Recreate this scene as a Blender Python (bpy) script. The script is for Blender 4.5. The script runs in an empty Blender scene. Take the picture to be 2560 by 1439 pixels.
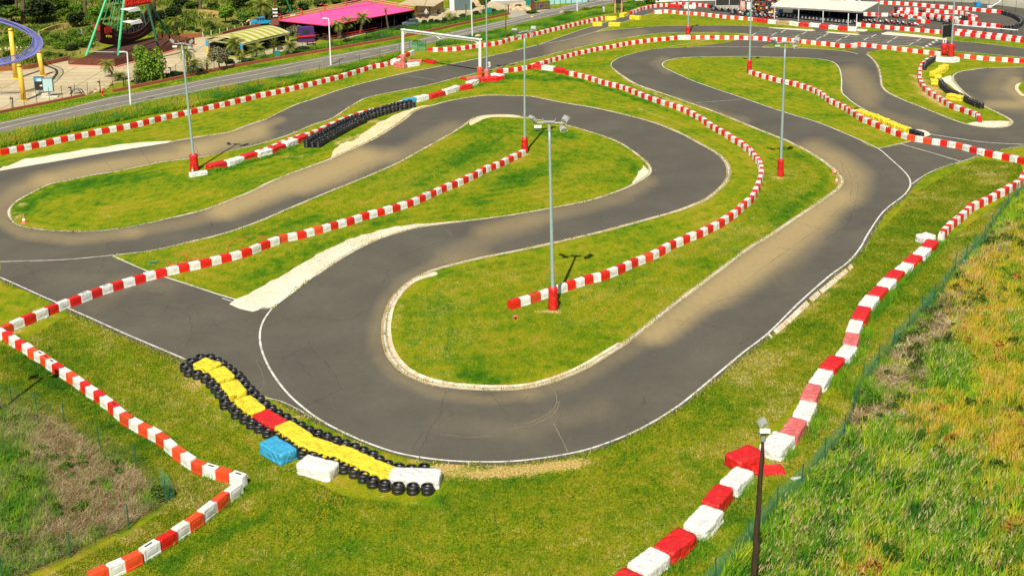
import bpy, bmesh, math, random
import numpy as np
from mathutils import Vector, Matrix
from mathutils.geometry import delaunay_2d_cdt

# ------------------------------------------------------------------ camera, sky, sun, exposure
SC = bpy.context.scene
COL = SC.collection
F, CX, CY = 3000.0, 1280.0, 719.5          # focal length and centre, in pixels of a 2560 px wide frame
CAMH = 30.0
PITCH, ROLL = math.radians(13.6), math.radians(1.30)
PPY = 302.0                                # the row the optical axis meets (rising-front shift)
c_, s_ = math.cos(PITCH), math.sin(PITCH)
FW = np.array([0, c_, -s_])
R0, U0 = np.array([1.0, 0, 0]), np.array([0, s_, c_])
RV = math.cos(ROLL) * R0 - math.sin(ROLL) * U0
UV = math.sin(ROLL) * R0 + math.cos(ROLL) * U0
cam_d = bpy.data.cameras.new("camera")
cam_d.sensor_width = 36.0
cam_d.sensor_fit = 'HORIZONTAL'
cam_d.lens = 36.0 * F / 2560.0
cam_d.shift_y = -(CY - PPY) / 2560.0
cam_d.clip_start, cam_d.clip_end = 0.5, 3000.0
cam = bpy.data.objects.new("camera", cam_d)
COL.objects.link(cam)
mw = Matrix.Identity(4)
for i in range(3):
    mw[i][0], mw[i][1], mw[i][2] = RV[i], UV[i], -FW[i]
mw[2][3] = CAMH
cam.matrix_world = mw
SC.camera = cam

SUN_EL, SUN_AZ = math.radians(51.3), math.radians(12.2)   # AZ: the way the shadows fall, from +Y towards +X
world = bpy.data.worlds.new("World")
SC.world = world
world.use_nodes = True
wn = world.node_tree
bg = wn.nodes["Background"]
sky = wn.nodes.new("ShaderNodeTexSky")
sky.sky_type = 'NISHITA'
sky.sun_disc = False
sky.sun_elevation = SUN_EL
sky.sun_rotation = SUN_AZ + math.pi
sky.altitude = 50
wn.links.new(sky.outputs[0], bg.inputs[0])
bg.inputs[1].default_value = 0.058
sun_d = bpy.data.lights.new("sun", 'SUN')
sun_d.energy = 4.9
sun_d.angle = math.radians(0.5)
sun_d.color = (1.0, 0.945, 0.83)
sun = bpy.data.objects.new("sun", sun_d)
COL.objects.link(sun)
ldir = Vector((math.sin(SUN_AZ) * math.cos(SUN_EL), math.cos(SUN_AZ) * math.cos(SUN_EL), -math.sin(SUN_EL)))
sun.rotation_euler = ldir.to_track_quat('-Z', 'Y').to_euler()
sun.location = (0, -40, 80)
SC.view_settings.view_transform = 'Standard'
SC.view_settings.look = 'None'
SC.view_settings.exposure = 0.30
SC.view_settings.gamma = 1.0
SC.cycles.max_bounces = 5
SC.cycles.diffuse_bounces = 2
SC.cycles.glossy_bounces = 2
SC.cycles.transparent_max_bounces = 12
SC.cycles.use_denoising = True

# ------------------------------------------------------------------ helpers
rnd = random.Random(7)
rng = np.random.default_rng(11)

def G(px, py, z=0.0):
    """the point of the place at height z seen at pixel (px, py)"""
    r = (px - CX) / F * RV - (py - PPY) / F * UV + FW
    t = (z - CAMH) / r[2]
    return Vector((r[0] * t, r[1] * t, z))

def GA(p, z=0.0):
    p = np.asarray(p, float)
    r = ((p[:, 0] - CX) / F)[:, None] * RV - ((p[:, 1] - PPY) / F)[:, None] * UV + FW
    t = (z - CAMH) / r[:, 2]
    return r[:, :2] * t[:, None]

def PX(x, y, z=0.0):
    """pixel of a point (arrays allowed)"""
    x, y = np.asarray(x, float), np.asarray(y, float)
    dz = np.asarray(z, float) - CAMH
    w = y * FW[1] + dz * FW[2]
    u = (x * RV[0] + y * RV[1] + dz * RV[2]) / w
    v = (x * UV[0] + y * UV[1] + dz * UV[2]) / w
    return CX + u * F, PPY - v * F

def TOP(base, px, py):
    """point over the base's own distance seen at (px, py)"""
    r = (px - CX) / F * RV - (py - PPY) / F * UV + FW
    t = base[1] / r[1]
    return Vector((r[0] * t, base[1], CAMH + r[2] * t))

def HZ(bx, by, ty):
    b = G(bx, by)
    return TOP(b, bx, ty)[2]

def sm(pts, n=4, closed=False):
    P = np.asarray(pts, float)
    m = len(P)
    if m < 3:
        return P
    out = []
    rngk = range(m) if closed else range(m - 1)
    for i in rngk:
        if closed:
            a, b, c, d = P[i - 1], P[i], P[(i + 1) % m], P[(i + 2) % m]
        else:
            a, b, c, d = P[max(i - 1, 0)], P[i], P[i + 1], P[min(i + 2, m - 1)]
        for k in range(n):
            t = k / n
            out.append(.5 * ((2 * b) + (c - a) * t + (2 * a - 5 * b + 4 * c - d) * t * t + (3 * b - a - 3 * c + d) * t ** 3))
    if not closed:
        out.append(P[-1])
    return np.array(out)

def inside(P, poly):
    x, y = P[:, 0], P[:, 1]
    r = np.zeros(len(P), bool)
    a = np.asarray(poly)
    b = np.roll(a, -1, 0)
    for (x0, y0), (x1, y1) in zip(a, b):
        if y0 == y1:
            continue
        c = ((y0 > y) != (y1 > y)) & (x < (x1 - x0) * (y - y0) / (y1 - y0) + x0)
        r ^= c
    return r

def tag(o, label=None, cat=None, group=None, kind=None):
    if label: o["label"] = label
    if cat: o["category"] = cat
    if group: o["group"] = group
    if kind: o["kind"] = kind
    return o

def thing(name, label, cat, loc=(0, 0, 0), rz=0.0, group=None):
    o = bpy.data.objects.new(name, None)
    COL.objects.link(o)
    o.location = loc
    o.rotation_euler = (0, 0, rz)
    o.empty_display_size = .2
    return tag(o, label, cat, group)

class MB:
    def __init__(s):
        s.v, s.f, s.m = [], [], []
        s.mi = 0
    def add(s, vs, fs, mi=None):
        b = len(s.v)
        s.v += [tuple(p) for p in vs]
        s.f += [tuple(b + i for i in f) for f in fs]
        s.m += [s.mi if mi is None else mi] * len(fs)
        return s
    def box(s, c, d, rz=0.0, mi=None, taper=1.0):
        cx, cy, cz = c
        x, y, z = d[0] / 2, d[1] / 2, d[2] / 2
        co, si = math.cos(rz), math.sin(rz)
        vs = []
        for k, t in ((-1, 1), (1, taper)):
            for i, j in ((-1, -1), (1, -1), (1, 1), (-1, 1)):
                a, b = i * x * t, j * y * t
                vs.append((cx + a * co - b * si, cy + a * si + b * co, cz + k * z))
        return s.add(vs, [(3, 2, 1, 0), (4, 5, 6, 7), (0, 1, 5, 4), (1, 2, 6, 5), (2, 3, 7, 6), (3, 0, 4, 7)], mi)
    def bar(s, p0, p1, r0, r1=None, n=8, mi=None, cap=True):
        r1 = r0 if r1 is None else r1
        p0, p1 = Vector(p0), Vector(p1)
        d = (p1 - p0).normalized()
        a = d.orthogonal().normalized()
        b = d.cross(a)
        vs = []
        for p, r in ((p0, r0), (p1, r1)):
            for k in range(n):
                t = 2 * math.pi * k / n + .3
                vs.append(p + a * math.cos(t) * r + b * math.sin(t) * r)
        fs = [(k, (k + 1) % n, n + (k + 1) % n, n + k) for k in range(n)]
        if cap:
            fs += [tuple(range(n))[::-1], tuple(range(n, 2 * n))]
        return s.add(vs, fs, mi)
    def tube(s, path, r, n=6, mi=None):
        path = [Vector(p) for p in path]
        vs, fs = [], []
        for i, p in enumerate(path):
            d = (path[min(i + 1, len(path) - 1)] - path[max(i - 1, 0)]).normalized()
            a = Vector((0, 0, 1)).cross(d)
            a = a.normalized() if a.length > 1e-3 else Vector((1, 0, 0))
            b = d.cross(a)
            rr = r[i] if isinstance(r, (list, tuple)) else r
            for k in range(n):
                t = 2 * math.pi * k / n
                vs.append(p + a * math.cos(t) * rr + b * math.sin(t) * rr)
        for i in range(len(path) - 1):
            for k in range(n):
                fs.append((i * n + k, i * n + (k + 1) % n, (i + 1) * n + (k + 1) % n, (i + 1) * n + k))
        fs += [tuple(range(n))[::-1], tuple(range((len(path) - 1) * n, len(path) * n))]
        return s.add(vs, fs, mi)
    def lathe(s, prof, c=(0, 0, 0), n=12, mi=None, closed=False):
        vs, fs = [], []
        m = len(prof)
        for r, z in prof:
            for k in range(n):
                t = 2 * math.pi * k / n
                vs.append((c[0] + r * math.cos(t), c[1] + r * math.sin(t), c[2] + z))
        for i in range(m if closed else m - 1):
            j = (i + 1) % m
            for k in range(n):
                fs.append((i * n + k, i * n + (k + 1) % n, j * n + (k + 1) % n, j * n + k))
        if not closed:
            fs += [tuple(range(n))[::-1], tuple(range((m - 1) * n, m * n))]
        return s.add(vs, fs, mi)
    def prism(s, poly, z0, z1, mi=None):
        n = len(poly)
        vs = [(p[0], p[1], z0) for p in poly] + [(p[0], p[1], z1) for p in poly]
        a = sum(poly[i - 1][0] * poly[i][1] - poly[i][0] * poly[i - 1][1] for i in range(n))
        fs = [(k, (k + 1) % n, n + (k + 1) % n, n + k) for k in range(n)] + [tuple(range(n))[::-1], tuple(range(n, 2 * n))]
        if a < 0:
            fs = [f[::-1] for f in fs]
        return s.add(vs, fs, mi)
    def sheet(s, quad, th=.05, mi=None):
        q = [Vector(p) for p in quad]
        vs = q + [p - Vector((0, 0, th)) for p in q]
        n = len(q)
        return s.add(vs, [tuple(range(n)), tuple(range(n, 2 * n))[::-1]] + [(k, n + k, n + (k + 1) % n, (k + 1) % n) for k in range(n)], mi)
    def build(s, name, mats, parent=None, smooth=False, loc=None):
        me = bpy.data.meshes.new(name)
        me.from_pydata(s.v, [], s.f)
        for mt in (mats if isinstance(mats, (list, tuple)) else [mats]):
            me.materials.append(mt)
        me.polygons.foreach_set('material_index', s.m)
        if smooth:
            me.polygons.foreach_set('use_smooth', [True] * len(s.f))
        bm = bmesh.new(); bm.from_mesh(me)
        bmesh.ops.recalc_face_normals(bm, faces=bm.faces)
        bm.to_mesh(me); bm.free()
        o = bpy.data.objects.new(name, me)
        COL.objects.link(o)
        if parent: o.parent = parent
        if loc is not None: o.location = loc
        return o

def copy_tree(o, parent=None):
    c = o.copy(); COL.objects.link(c); c.parent = parent
    for ch in list(o.children):
        copy_tree(ch, c)
    return c

# ------------------------------------------------------------------ materials
def nt(name):
    m = bpy.data.materials.new(name)
    m.use_nodes = True
    t = m.node_tree
    return m, t, t.nodes["Principled BSDF"]

def N(t, kind, **kw):
    n = t.nodes.new(kind)
    for k, v in kw.items():
        if k.startswith('i_'):
            n.inputs[k[2:].replace('_', ' ')].default_value = v
        else:
            setattr(n, k, v)
    return n

def noise(t, scale, detail=3.0, rough=.6, vec=None, dist=0.0):
    n = N(t, "ShaderNodeTexNoise")
    n.inputs['Scale'].default_value = scale
    n.inputs['Detail'].default_value = detail
    n.inputs['Roughness'].default_value = rough
    n.inputs['Distortion'].default_value = dist
    if vec is not None: t.links.new(vec, n.inputs['Vector'])
    return n.outputs['Fac']

def ramp(t, fac, stops, interp='LINEAR'):
    r = N(t, "ShaderNodeValToRGB")
    r.color_ramp.interpolation = interp
    e = r.color_ramp.elements
    while len(e) > 1: e.remove(e[0])
    for i, (p, c) in enumerate(stops):
        k = e[0] if i == 0 else e.new(p)
        k.position = p
        k.color = (*c, 1) if len(c) == 3 else c
    t.links.new(fac, r.inputs[0])
    return r.outputs[0]

def mix(t, fac, a, b, mode='MIX'):
    n = N(t, "ShaderNodeMix", data_type='RGBA', blend_type=mode)
    for i, v in ((0, fac), (6, a), (7, b)):
        if hasattr(v, 'is_linked') or hasattr(v, 'links'):
            t.links.new(v, n.inputs[i])
        else:
            n.inputs[i].default_value = v if i == 0 else (*v, 1)
    return n.outputs[2]

def math_(t, op, a, b=None, clamp=False):
    n = N(t, "ShaderNodeMath", operation=op, use_clamp=clamp)
    for i, v in ((0, a), (1, b)):
        if v is None: continue
        if hasattr(v, 'links'): t.links.new(v, n.inputs[i])
        else: n.inputs[i].default_value = v
    return n.outputs[0]

def bump(t, bsdf, h, strength=.3, dist=.05):
    b = N(t, "ShaderNodeBump")
    b.inputs['Strength'].default_value = strength
    b.inputs['Distance'].default_value = dist
    t.links.new(h, b.inputs['Height'])
    t.links.new(b.outputs[0], bsdf.inputs['Normal'])

def objc(t):
    return N(t, "ShaderNodeTexCoord").outputs['Object']

def plain(name, col, rough=.6, metal=0.0, var=.12, scale=6.0, rand=.08, dirt=None, dirt_amt=.35, bmp=0.0, bscale=20, spec=.5):
    """surface paint: base colour broken by two noises, a slight change from object to object, optional dirt"""
    m, t, b = nt(name)
    v = objc(t)
    n1 = noise(t, scale, 4, .65, v)
    dark = tuple(c * (1 - var) for c in col)
    lite = tuple(min(1, c * (1 + var)) for c in col)
    c = ramp(t, n1, [(.3, dark), (.7, lite)])
    if rand:
        oi = N(t, "ShaderNodeObjectInfo")
        hs = N(t, "ShaderNodeHueSaturation")
        mr = N(t, "ShaderNodeMapRange")
        mr.inputs[3].default_value, mr.inputs[4].default_value = 1 - rand, 1 + rand
        t.links.new(oi.outputs['Random'], mr.inputs[0])
        t.links.new(mr.outputs[0], hs.inputs['Value'])
        t.links.new(c, hs.inputs['Color'])
        c = hs.outputs[0]
    if dirt:
        oi = N(t, "ShaderNodeObjectInfo")
        ad = N(t, "ShaderNodeVectorMath", operation='ADD')
        t.links.new(v, ad.inputs[0]); t.links.new(oi.outputs['Location'], ad.inputs[1])
        n2 = noise(t, scale * .7, 6, .7, ad.outputs[0])
        f = ramp(t, n2, [(.46, (0, 0, 0)), (.68, (dirt_amt,) * 3)])
        c = mix(t, f, c, dirt)
    t.links.new(c, b.inputs['Base Color'])
    b.inputs['Roughness'].default_value = rough
    b.inputs['Metallic'].default_value = metal
    b.inputs['Specular IOR Level'].default_value = spec
    if bmp:
        bump(t, b, noise(t, bscale, 4, .6, v), bmp, .03)
    return m

def tarp(name, col, dirt=(.45, .33, .17), amt=.3, rough=.42, crease=.22):
    m, t, b = nt(name)
    v = objc(t)
    oi = N(t, "ShaderNodeObjectInfo")
    ad = N(t, "ShaderNodeVectorMath", operation='ADD')
    t.links.new(v, ad.inputs[0]); t.links.new(oi.outputs['Location'], ad.inputs[1])
    w = ad.outputs[0]
    c = ramp(t, noise(t, 1.7, 5, .6, w), [(.3, tuple(x * .86 for x in col)), (.7, tuple(min(1, x * 1.1) for x in col))])
    f = ramp(t, noise(t, 3.1, 8, .72, w), [(.5, (0, 0, 0)), (.72, (amt,) * 3)])
    c = mix(t, f, c, dirt)
    t.links.new(c, b.inputs['Base Color'])
    b.inputs['Roughness'].default_value = rough
    mp = N(t, "ShaderNodeMapping"); mp.inputs['Scale'].default_value = (2.0, 5.0, 2.0)
    t.links.new(w, mp.inputs['Vector'])
    h1 = noise(t, 1.3, 5, .55, mp.outputs[0], .8)
    wv = N(t, "ShaderNodeTexWave", wave_type='BANDS', bands_direction='DIAGONAL')
    wv.inputs['Scale'].default_value = 1.1; wv.inputs['Distortion'].default_value = 7; wv.inputs['Detail'].default_value = 3
    t.links.new(w, wv.inputs['Vector'])
    msk = ramp(t, noise(t, .9, 2, .5, w), [(.45, (0, 0, 0)), (.62, (.3, .3, .3))])
    vd = N(t, "ShaderNodeTexNoise"); vd.inputs['Scale'].default_value = 1.1; vd.inputs['Detail'].default_value = 3; t.links.new(w, vd.inputs['Vector'])
    vm = N(t, "ShaderNodeVectorMath", operation='MULTIPLY_ADD'); t.links.new(vd.outputs['Color'], vm.inputs[0]); vm.inputs[1].default_value = (1.5, 1.5, 1.5); t.links.new(w, vm.inputs[2])
    vo = N(t, "ShaderNodeTexVoronoi", feature='DISTANCE_TO_EDGE'); vo.inputs['Scale'].default_value = 1.15; t.links.new(vm.outputs[0], vo.inputs['Vector'])
    fold = ramp(t, vo.outputs['Distance'], [(0, (0, 0, 0)), (.10, (.55, .55, .55)), (.3, (.8, .8, .8))])
    bump(t, b, math_(t, 'ADD', math_(t, 'ADD', h1, math_(t, 'MULTIPLY', wv.outputs['Fac'], msk)), math_(t, 'MULTIPLY', fold, crease)), .8, .12)
    return m

def wood(name, a, b_, scale=9):
    m, t, b = nt(name)
    v = objc(t)
    mp = N(t, "ShaderNodeMapping"); mp.inputs['Scale'].default_value = (1, 1, .12)
    t.links.new(v, mp.inputs['Vector'])
    t.links.new(ramp(t, noise(t, scale, 5, .7, mp.outputs[0]), [(.3, a), (.7, b_)]), b.inputs['Base Color'])
    b.inputs['Roughness'].default_value = .8
    return m

def leafmat(name, dark, lite, trans=.0, rough=.55):
    """leaves: tone from the per-leaf colour attribute"""
    m, t, b = nt(name)
    at = N(t, "ShaderNodeAttribute", attribute_name="tone")
    oi = N(t, "ShaderNodeObjectInfo")
    f = math_(t, 'ADD', at.outputs['Fac'], math_(t, 'MULTIPLY', math_(t, 'SUBTRACT', oi.outputs['Random'], .5), .25), True)
    t.links.new(ramp(t, f, [(0, dark), (1, lite)]), b.inputs['Base Color'])
    b.inputs['Roughness'].default_value = rough
    b.inputs['Specular IOR Level'].default_value = .25
    if trans:
        tr = N(t, "ShaderNodeBsdfTranslucent")
        t.links.new(ramp(t, f, [(0, dark), (1, lite)]), tr.inputs[0])
        mx = N(t, "ShaderNodeMixShader"); mx.inputs[0].default_value = trans
        t.links.new(b.outputs[0], mx.inputs[1]); t.links.new(tr.outputs[0], mx.inputs[2])
        t.links.new(mx.outputs[0], t.nodes['Material Output'].inputs[0])
    return m

def colmat(name, rough=.7, trans=0.0):
    """blades and petals that carry their own colour"""
    m, t, b = nt(name)
    at = N(t, "ShaderNodeAttribute", attribute_name="col")
    t.links.new(at.outputs['Color'], b.inputs['Base Color'])
    b.inputs['Roughness'].default_value = rough
    b.inputs['Specular IOR Level'].default_value = .2
    if trans:
        tr = N(t, "ShaderNodeBsdfTranslucent")
        t.links.new(at.outputs['Color'], tr.inputs[0])
        mx = N(t, "ShaderNodeMixShader"); mx.inputs[0].default_value = trans
        t.links.new(b.outputs[0], mx.inputs[1]); t.links.new(tr.outputs[0], mx.inputs[2])
        t.links.new(mx.outputs[0], t.nodes['Material Output'].inputs[0])
    return m

def grassmat():
    m, t, b = nt("lawn")
    v = objc(t)
    at = N(t, "ShaderNodeAttribute", attribute_name="paint")
    sp = N(t, "ShaderNodeSeparateColor")
    t.links.new(at.outputs['Color'], sp.inputs[0])
    bare, lush, wild = sp.outputs[0], sp.outputs[1], sp.outputs[2]
    big = noise(t, .16, 4, .6, v)
    mid = noise(t, .9, 6, .7, v, .4)
    fine = noise(t, 9.0, 5, .75, v)
    vfine = noise(t, 30.0, 3, .7, v)
    mp = N(t, "ShaderNodeMapping"); mp.inputs['Scale'].default_value = (1.0, .35, 1); mp.inputs['Rotation'].default_value = (0, 0, .5)
    t.links.new(v, mp.inputs['Vector'])
    streak = noise(t, 2.2, 5, .65, mp.outputs[0], .5)
    k = math_(t, 'ADD', math_(t, 'MULTIPLY', big, .4), math_(t, 'MULTIPLY', mid, .35))
    k = math_(t, 'ADD', k, math_(t, 'MULTIPLY', streak, .25))
    k = math_(t, 'ADD', math_(t, 'MULTIPLY', math_(t, 'SUBTRACT', k, .5), 1.35), .5)
    k = math_(t, 'SUBTRACT', k, math_(t, 'MULTIPLY', lush, .20))
    ed = N(t, "ShaderNodeAttribute", attribute_name="edge").outputs['Fac']
    mow = math_(t, 'SINE', math_(t, 'ADD', math_(t, 'MULTIPLY', ed, 4.6), math_(t, 'MULTIPLY', mid, 9.0)))
    mowm = math_(t, 'MULTIPLY', mow, ramp(t, big, [(.42, (.008, .008, .008)), (.62, (.048, .048, .048))]))
    k = math_(t, 'ADD', k, mowm)
    c = ramp(t, k, [(.26, (.020, .105, .003)), (.38, (.075, .175, .003)), (.47, (.165, .225, .004)),
                    (.55, (.245, .255, .006)), (.63, (.30, .255, .018)), (.72, (.36, .27, .05))])
    # straw and bare soil
    sp_n = noise(t, 1.6, 8, .78, v, .6)
    eb = ramp(t, ed, [(0.0, (1, 1, 1)), (.05, (.75, .75, .75)), (.45, (0, 0, 0))])
    bare = math_(t, 'MAXIMUM', bare, math_(t, 'MULTIPLY', eb, ramp(t, noise(t, .3, 3, .5, v), [(.35, (.12, .12, .12)), (.6, (.62, .62, .62))])))
    bf = math_(t, 'ADD', math_(t, 'MULTIPLY', bare, .62), math_(t, 'MULTIPLY', sp_n, .64))
    bf = math_(t, 'ADD', bf, math_(t, 'MULTIPLY', math_(t, 'SUBTRACT', fine, .5), .5))
    bf = ramp(t, bf, [(.50, (0, 0, 0)), (.66, (1, 1, 1))])
    soil = ramp(t, fine, [(.3, (.30, .20, .055)), (.55, (.52, .37, .12)), (.75, (.66, .52, .24))])
    c = mix(t, bf, c, soil)
    # wild ground under the meadow
    wc = ramp(t, math_(t, 'ADD', math_(t, 'MULTIPLY', mid, .5), math_(t, 'MULTIPLY', fine, .5)),
              [(.32, (.025, .045, .006)), (.46, (.07, .085, .012)), (.56, (.17, .12, .03)), (.68, (.36, .24, .09))])
    c = mix(t, wild, c, wc)
    # leaf scale speckle: random tone, with shade between blades put into the colour
    s1 = ramp(t, fine, [(.3, (.40, .42, .40)), (.5, (1, 1, 1)), (.7, (1.5, 1.42, 1.35))])
    c = mix(t, .85, c, s1, 'MULTIPLY')
    s2 = ramp(t, vfine, [(.3, (.62, .64, .6)), (.68, (1.32, 1.3, 1.3))])
    c = mix(t, .8, c, s2, 'MULTIPLY')
    t.links.new(c, b.inputs['Base Color'])
    b.inputs['Roughness'].default_value = .9
    b.inputs['Specular IOR Level'].default_value = .08
    bump(t, b, math_(t, 'ADD', fine, math_(t, 'MULTIPLY', vfine, .6)), .55, .07)
    return m

def asphaltmat(name, base=(.104, .093, .070), dust=(.44, .325, .14)):
    m, t, b = nt(name)
    v = objc(t)
    at = N(t, "ShaderNodeAttribute", attribute_name="paint")
    sp = N(t, "ShaderNodeSeparateColor")
    t.links.new(at.outputs['Color'], sp.inputs[0])
    d, wear = sp.outputs[0], sp.outputs[1]
    n1 = noise(t, .22, 4, .6, v)
    n2 = noise(t, 2.5, 5, .7, v)
    n3 = noise(t, 26, 3, .7, v)
    c = ramp(t, n1, [(.3, tuple(x * .86 for x in base)), (.7, tuple(x * 1.15 for x in base))])
    c = mix(t, .5, c, ramp(t, n2, [(.3, (.85, .85, .86)), (.7, (1.13, 1.12, 1.1))]), 'MULTIPLY')
    c = mix(t, .7, c, ramp(t, n3, [(.3, (.82, .82, .82)), (.72, (1.22, 1.22, 1.2))]), 'MULTIPLY')
    # cracks sealed and open
    nd = N(t, "ShaderNodeTexNoise"); nd.inputs['Scale'].default_value = .8; nd.inputs['Detail'].default_value = 5
    t.links.new(v, nd.inputs['Vector'])
    vm = N(t, "ShaderNodeVectorMath", operation='MULTIPLY_ADD')
    t.links.new(nd.outputs['Color'], vm.inputs[0]); vm.inputs[1].default_value = (1.6, 1.6, 0); t.links.new(v, vm.inputs[2])
    vo = N(t, "ShaderNodeTexVoronoi", feature='DISTANCE_TO_EDGE'); vo.inputs['Scale'].default_value = .13
    t.links.new(vm.outputs[0], vo.inputs['Vector'])
    cr = ramp(t, vo.outputs['Distance'], [(.0, (1, 1, 1)), (.0045, (0, 0, 0))])
    crm = math_(t, 'MULTIPLY', cr, ramp(t, noise(t, .35, 3, .5, v), [(.47, (0, 0, 0)), (.6, (.75, .75, .75))]))
    c = mix(t, crm, c, (.045, .040, .032))
    # pale specks and small stones
    vs = N(t, "ShaderNodeTexVoronoi"); vs.inputs['Scale'].default_value = 1.1
    t.links.new(v, vs.inputs['Vector'])
    st = ramp(t, vs.outputs['Distance'], [(0, (1, 1, 1)), (.055, (0, 0, 0))])
    c = mix(t, math_(t, 'MULTIPLY', st, .45), c, (.42, .38, .30))
    # sand brought onto the racing surface
    mp = N(t, "ShaderNodeMapping"); mp.inputs['Scale'].default_value = (1.9, .4, 1); mp.inputs['Rotation'].default_value = (0, 0, .52)
    t.links.new(v, mp.inputs['Vector'])
    sn = noise(t, .8, 6, .7, mp.outputs[0], .3)
    df = math_(t, 'MULTIPLY', ramp(t, math_(t, 'ADD', d, math_(t, 'MULTIPLY', math_(t, 'SUBTRACT', sn, .5), .12)), [(.06, (0, 0, 0)), (.88, (.74, .74, .74))]), math_(t, 'ADD', math_(t, 'MULTIPLY', n2, .5), .72), True)
    c = mix(t, df, c, dust)
    c = mix(t, math_(t, 'MULTIPLY', wear, .5), c, (.075, .070, .062))
    t.links.new(c, b.inputs['Base Color'])
    b.inputs['Roughness'].default_value = .88
    b.inputs['Specular IOR Level'].default_value = .25
    bump(t, b, n3, .25, .02)
    return m

def groundmat(name, stops, scale=3.0, rough=.9, detail=7, bs=.4, joints=None):
    m, t, b = nt(name)
    v = objc(t)
    n = noise(t, scale, detail, .7, v, .3)
    nb = noise(t, scale * .12, 3, .5, v)
    k = math_(t, 'ADD', math_(t, 'MULTIPLY', n, .6), math_(t, 'MULTIPLY', nb, .4))
    c = ramp(t, k, stops)
    if joints:
        br = N(t, "ShaderNodeTexBrick"); br.inputs['Scale'].default_value = joints
        br.inputs['Mortar Size'].default_value = .012; br.offset = 0.0
        br.inputs[1].default_value = (1, 1, 1, 1); br.inputs[2].default_value = (.93, .92, .9, 1); br.inputs[3].default_value = (.62, .58, .5, 1)
        t.links.new(v, br.inputs['Vector'])
        c = mix(t, .9, c, br.outputs[0], 'MULTIPLY')
    t.links.new(c, b.inputs['Base Color'])
    b.inputs['Roughness'].default_value = rough
    b.inputs['Specular IOR Level'].default_value = .15
    bump(t, b, n, bs, .03)
    return m

def netmat(name, col, alpha):
    m, t, b = nt(name)
    v = objc(t)
    b.inputs['Base Color'].default_value = (*col, 1)
    b.inputs['Roughness'].default_value = .7
    tr = N(t, "ShaderNodeBsdfTransparent")
    mx = N(t, "ShaderNodeMixShader")
    f = ramp(t, noise(t, .55, 5, .6, v), [(.35, (alpha * .35,) * 3), (.65, (alpha * 1.35,) * 3)])
    t.links.new(f, mx.inputs[0])
    t.links.new(tr.outputs[0], mx.inputs[1]); t.links.new(b.outputs[0], mx.inputs[2])
    t.links.new(mx.outputs[0], t.nodes['Material Output'].inputs[0])
    return m

def stripemat(name, cols, scale, axis=0, rough=.6):
    m, t, b = nt(name)
    v = objc(t)
    sx = N(t, "ShaderNodeSeparateXYZ"); t.links.new(v, sx.inputs[0])
    f = math_(t, 'FRACT', math_(t, 'MULTIPLY', sx.outputs[axis], scale))
    c = ramp(t, f, [(0, cols[0]), (.5, cols[1])], 'CONSTANT')
    c = mix(t, .5, c, ramp(t, noise(t, 3, 4, .6, v), [(.3, (.8, .8, .8)), (.7, (1.15, 1.15, 1.15))]), 'MULTIPLY')
    t.links.new(c, b.inputs['Base Color'])
    b.inputs['Roughness'].default_value = rough
    return m

M = {}
M['grass'] = grassmat()
M['asphalt'] = asphaltmat("asphalt")
M['road'] = asphaltmat("road_asphalt", (.19, .17, .13), (.40, .30, .15))
M['conc'] = groundmat("pale_concrete", [(.3, (.52, .43, .28)), (.5, (.72, .63, .46)), (.7, (.84, .77, .62))], 4, bs=.5)
M['sand'] = groundmat("sand_kerb", [(.3, (.52, .40, .20)), (.5, (.70, .57, .33)), (.7, (.80, .68, .45))], 5, bs=.5)
M['dirt'] = groundmat("dry_soil", [(.3, (.24, .15, .04)), (.5, (.46, .32, .11)), (.7, (.62, .46, .2))], 5)
M['plaza'] = groundmat("plaza_concrete", [(.3, (.40, .31, .17)), (.5, (.54, .44, .27)), (.7, (.64, .55, .37))], 1.5, bs=.15, joints=.11)
M['yard'] = groundmat("yard_concrete", [(.3, (.29, .27, .20)), (.5, (.37, .34, .26)), (.7, (.45, .42, .33))], 1.2, bs=.15)
M['park'] = groundmat("park_ground", [(.3, (.035, .07, .008)), (.42, (.10, .13, .015)), (.52, (.22, .20, .035)), (.62, (.36, .27, .08)), (.75, (.55, .38, .15))], 1.4)
M['line'] = plain("line_paint", (.70, .68, .60), .7, var=.1, scale=3, rand=0, dirt=(.24, .21, .15), dirt_amt=.85)
M['brick'] = groundmat("kerb_brick", [(.3, (.42, .16, .08)), (.45, (.68, .46, .30)), (.6, (.80, .66, .48)), (.75, (.85, .76, .6))], 9, bs=.6)
M['wallbrick'] = plain("garden_wall_brick", (.30, .085, .035), .85, var=.3, scale=8, rand=.05)
M['red'] = plain("red_plastic", (.72, .012, .008), .38, var=.10, scale=5, rand=.16, dirt=(.50, .07, .03), dirt_amt=.4)
M['orange'] = plain("faded_red_plastic", (.74, .065, .014), .45, var=.12, scale=5, rand=.18, dirt=(.62, .13, .05), dirt_amt=.5)
M['white'] = plain("white_plastic", (.80, .79, .72), .42, var=.05, scale=4, rand=.07, dirt=(.40, .33, .20), dirt_amt=.6)
M['tred'] = tarp("red_tarp", (.66, .014, .012), (.62, .10, .06), .45)
M['tpink'] = tarp("faded_red_tarp", (.66, .14, .12), (.75, .42, .34), .6)
M['twhite'] = tarp("white_tarp", (.80, .78, .70), (.50, .40, .24), .33, .5)
M['tyellow'] = tarp("yellow_tarp", (.84, .66, .03), (.40, .22, .015), .55, .5, .42)
M['tblue'] = tarp("blue_tarp", (.045, .37, .60), (.22, .45, .55), .5)
M['rubber'] = plain("rubber", (.010, .010, .010), .42, var=.35, scale=7, rand=.35, dirt=(.07, .062, .05), dirt_amt=.35, spec=.7)
M['mast'] = plain("galvanised_mast", (.36, .47, .46), .45, .25, var=.08, scale=3, rand=.05)
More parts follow.
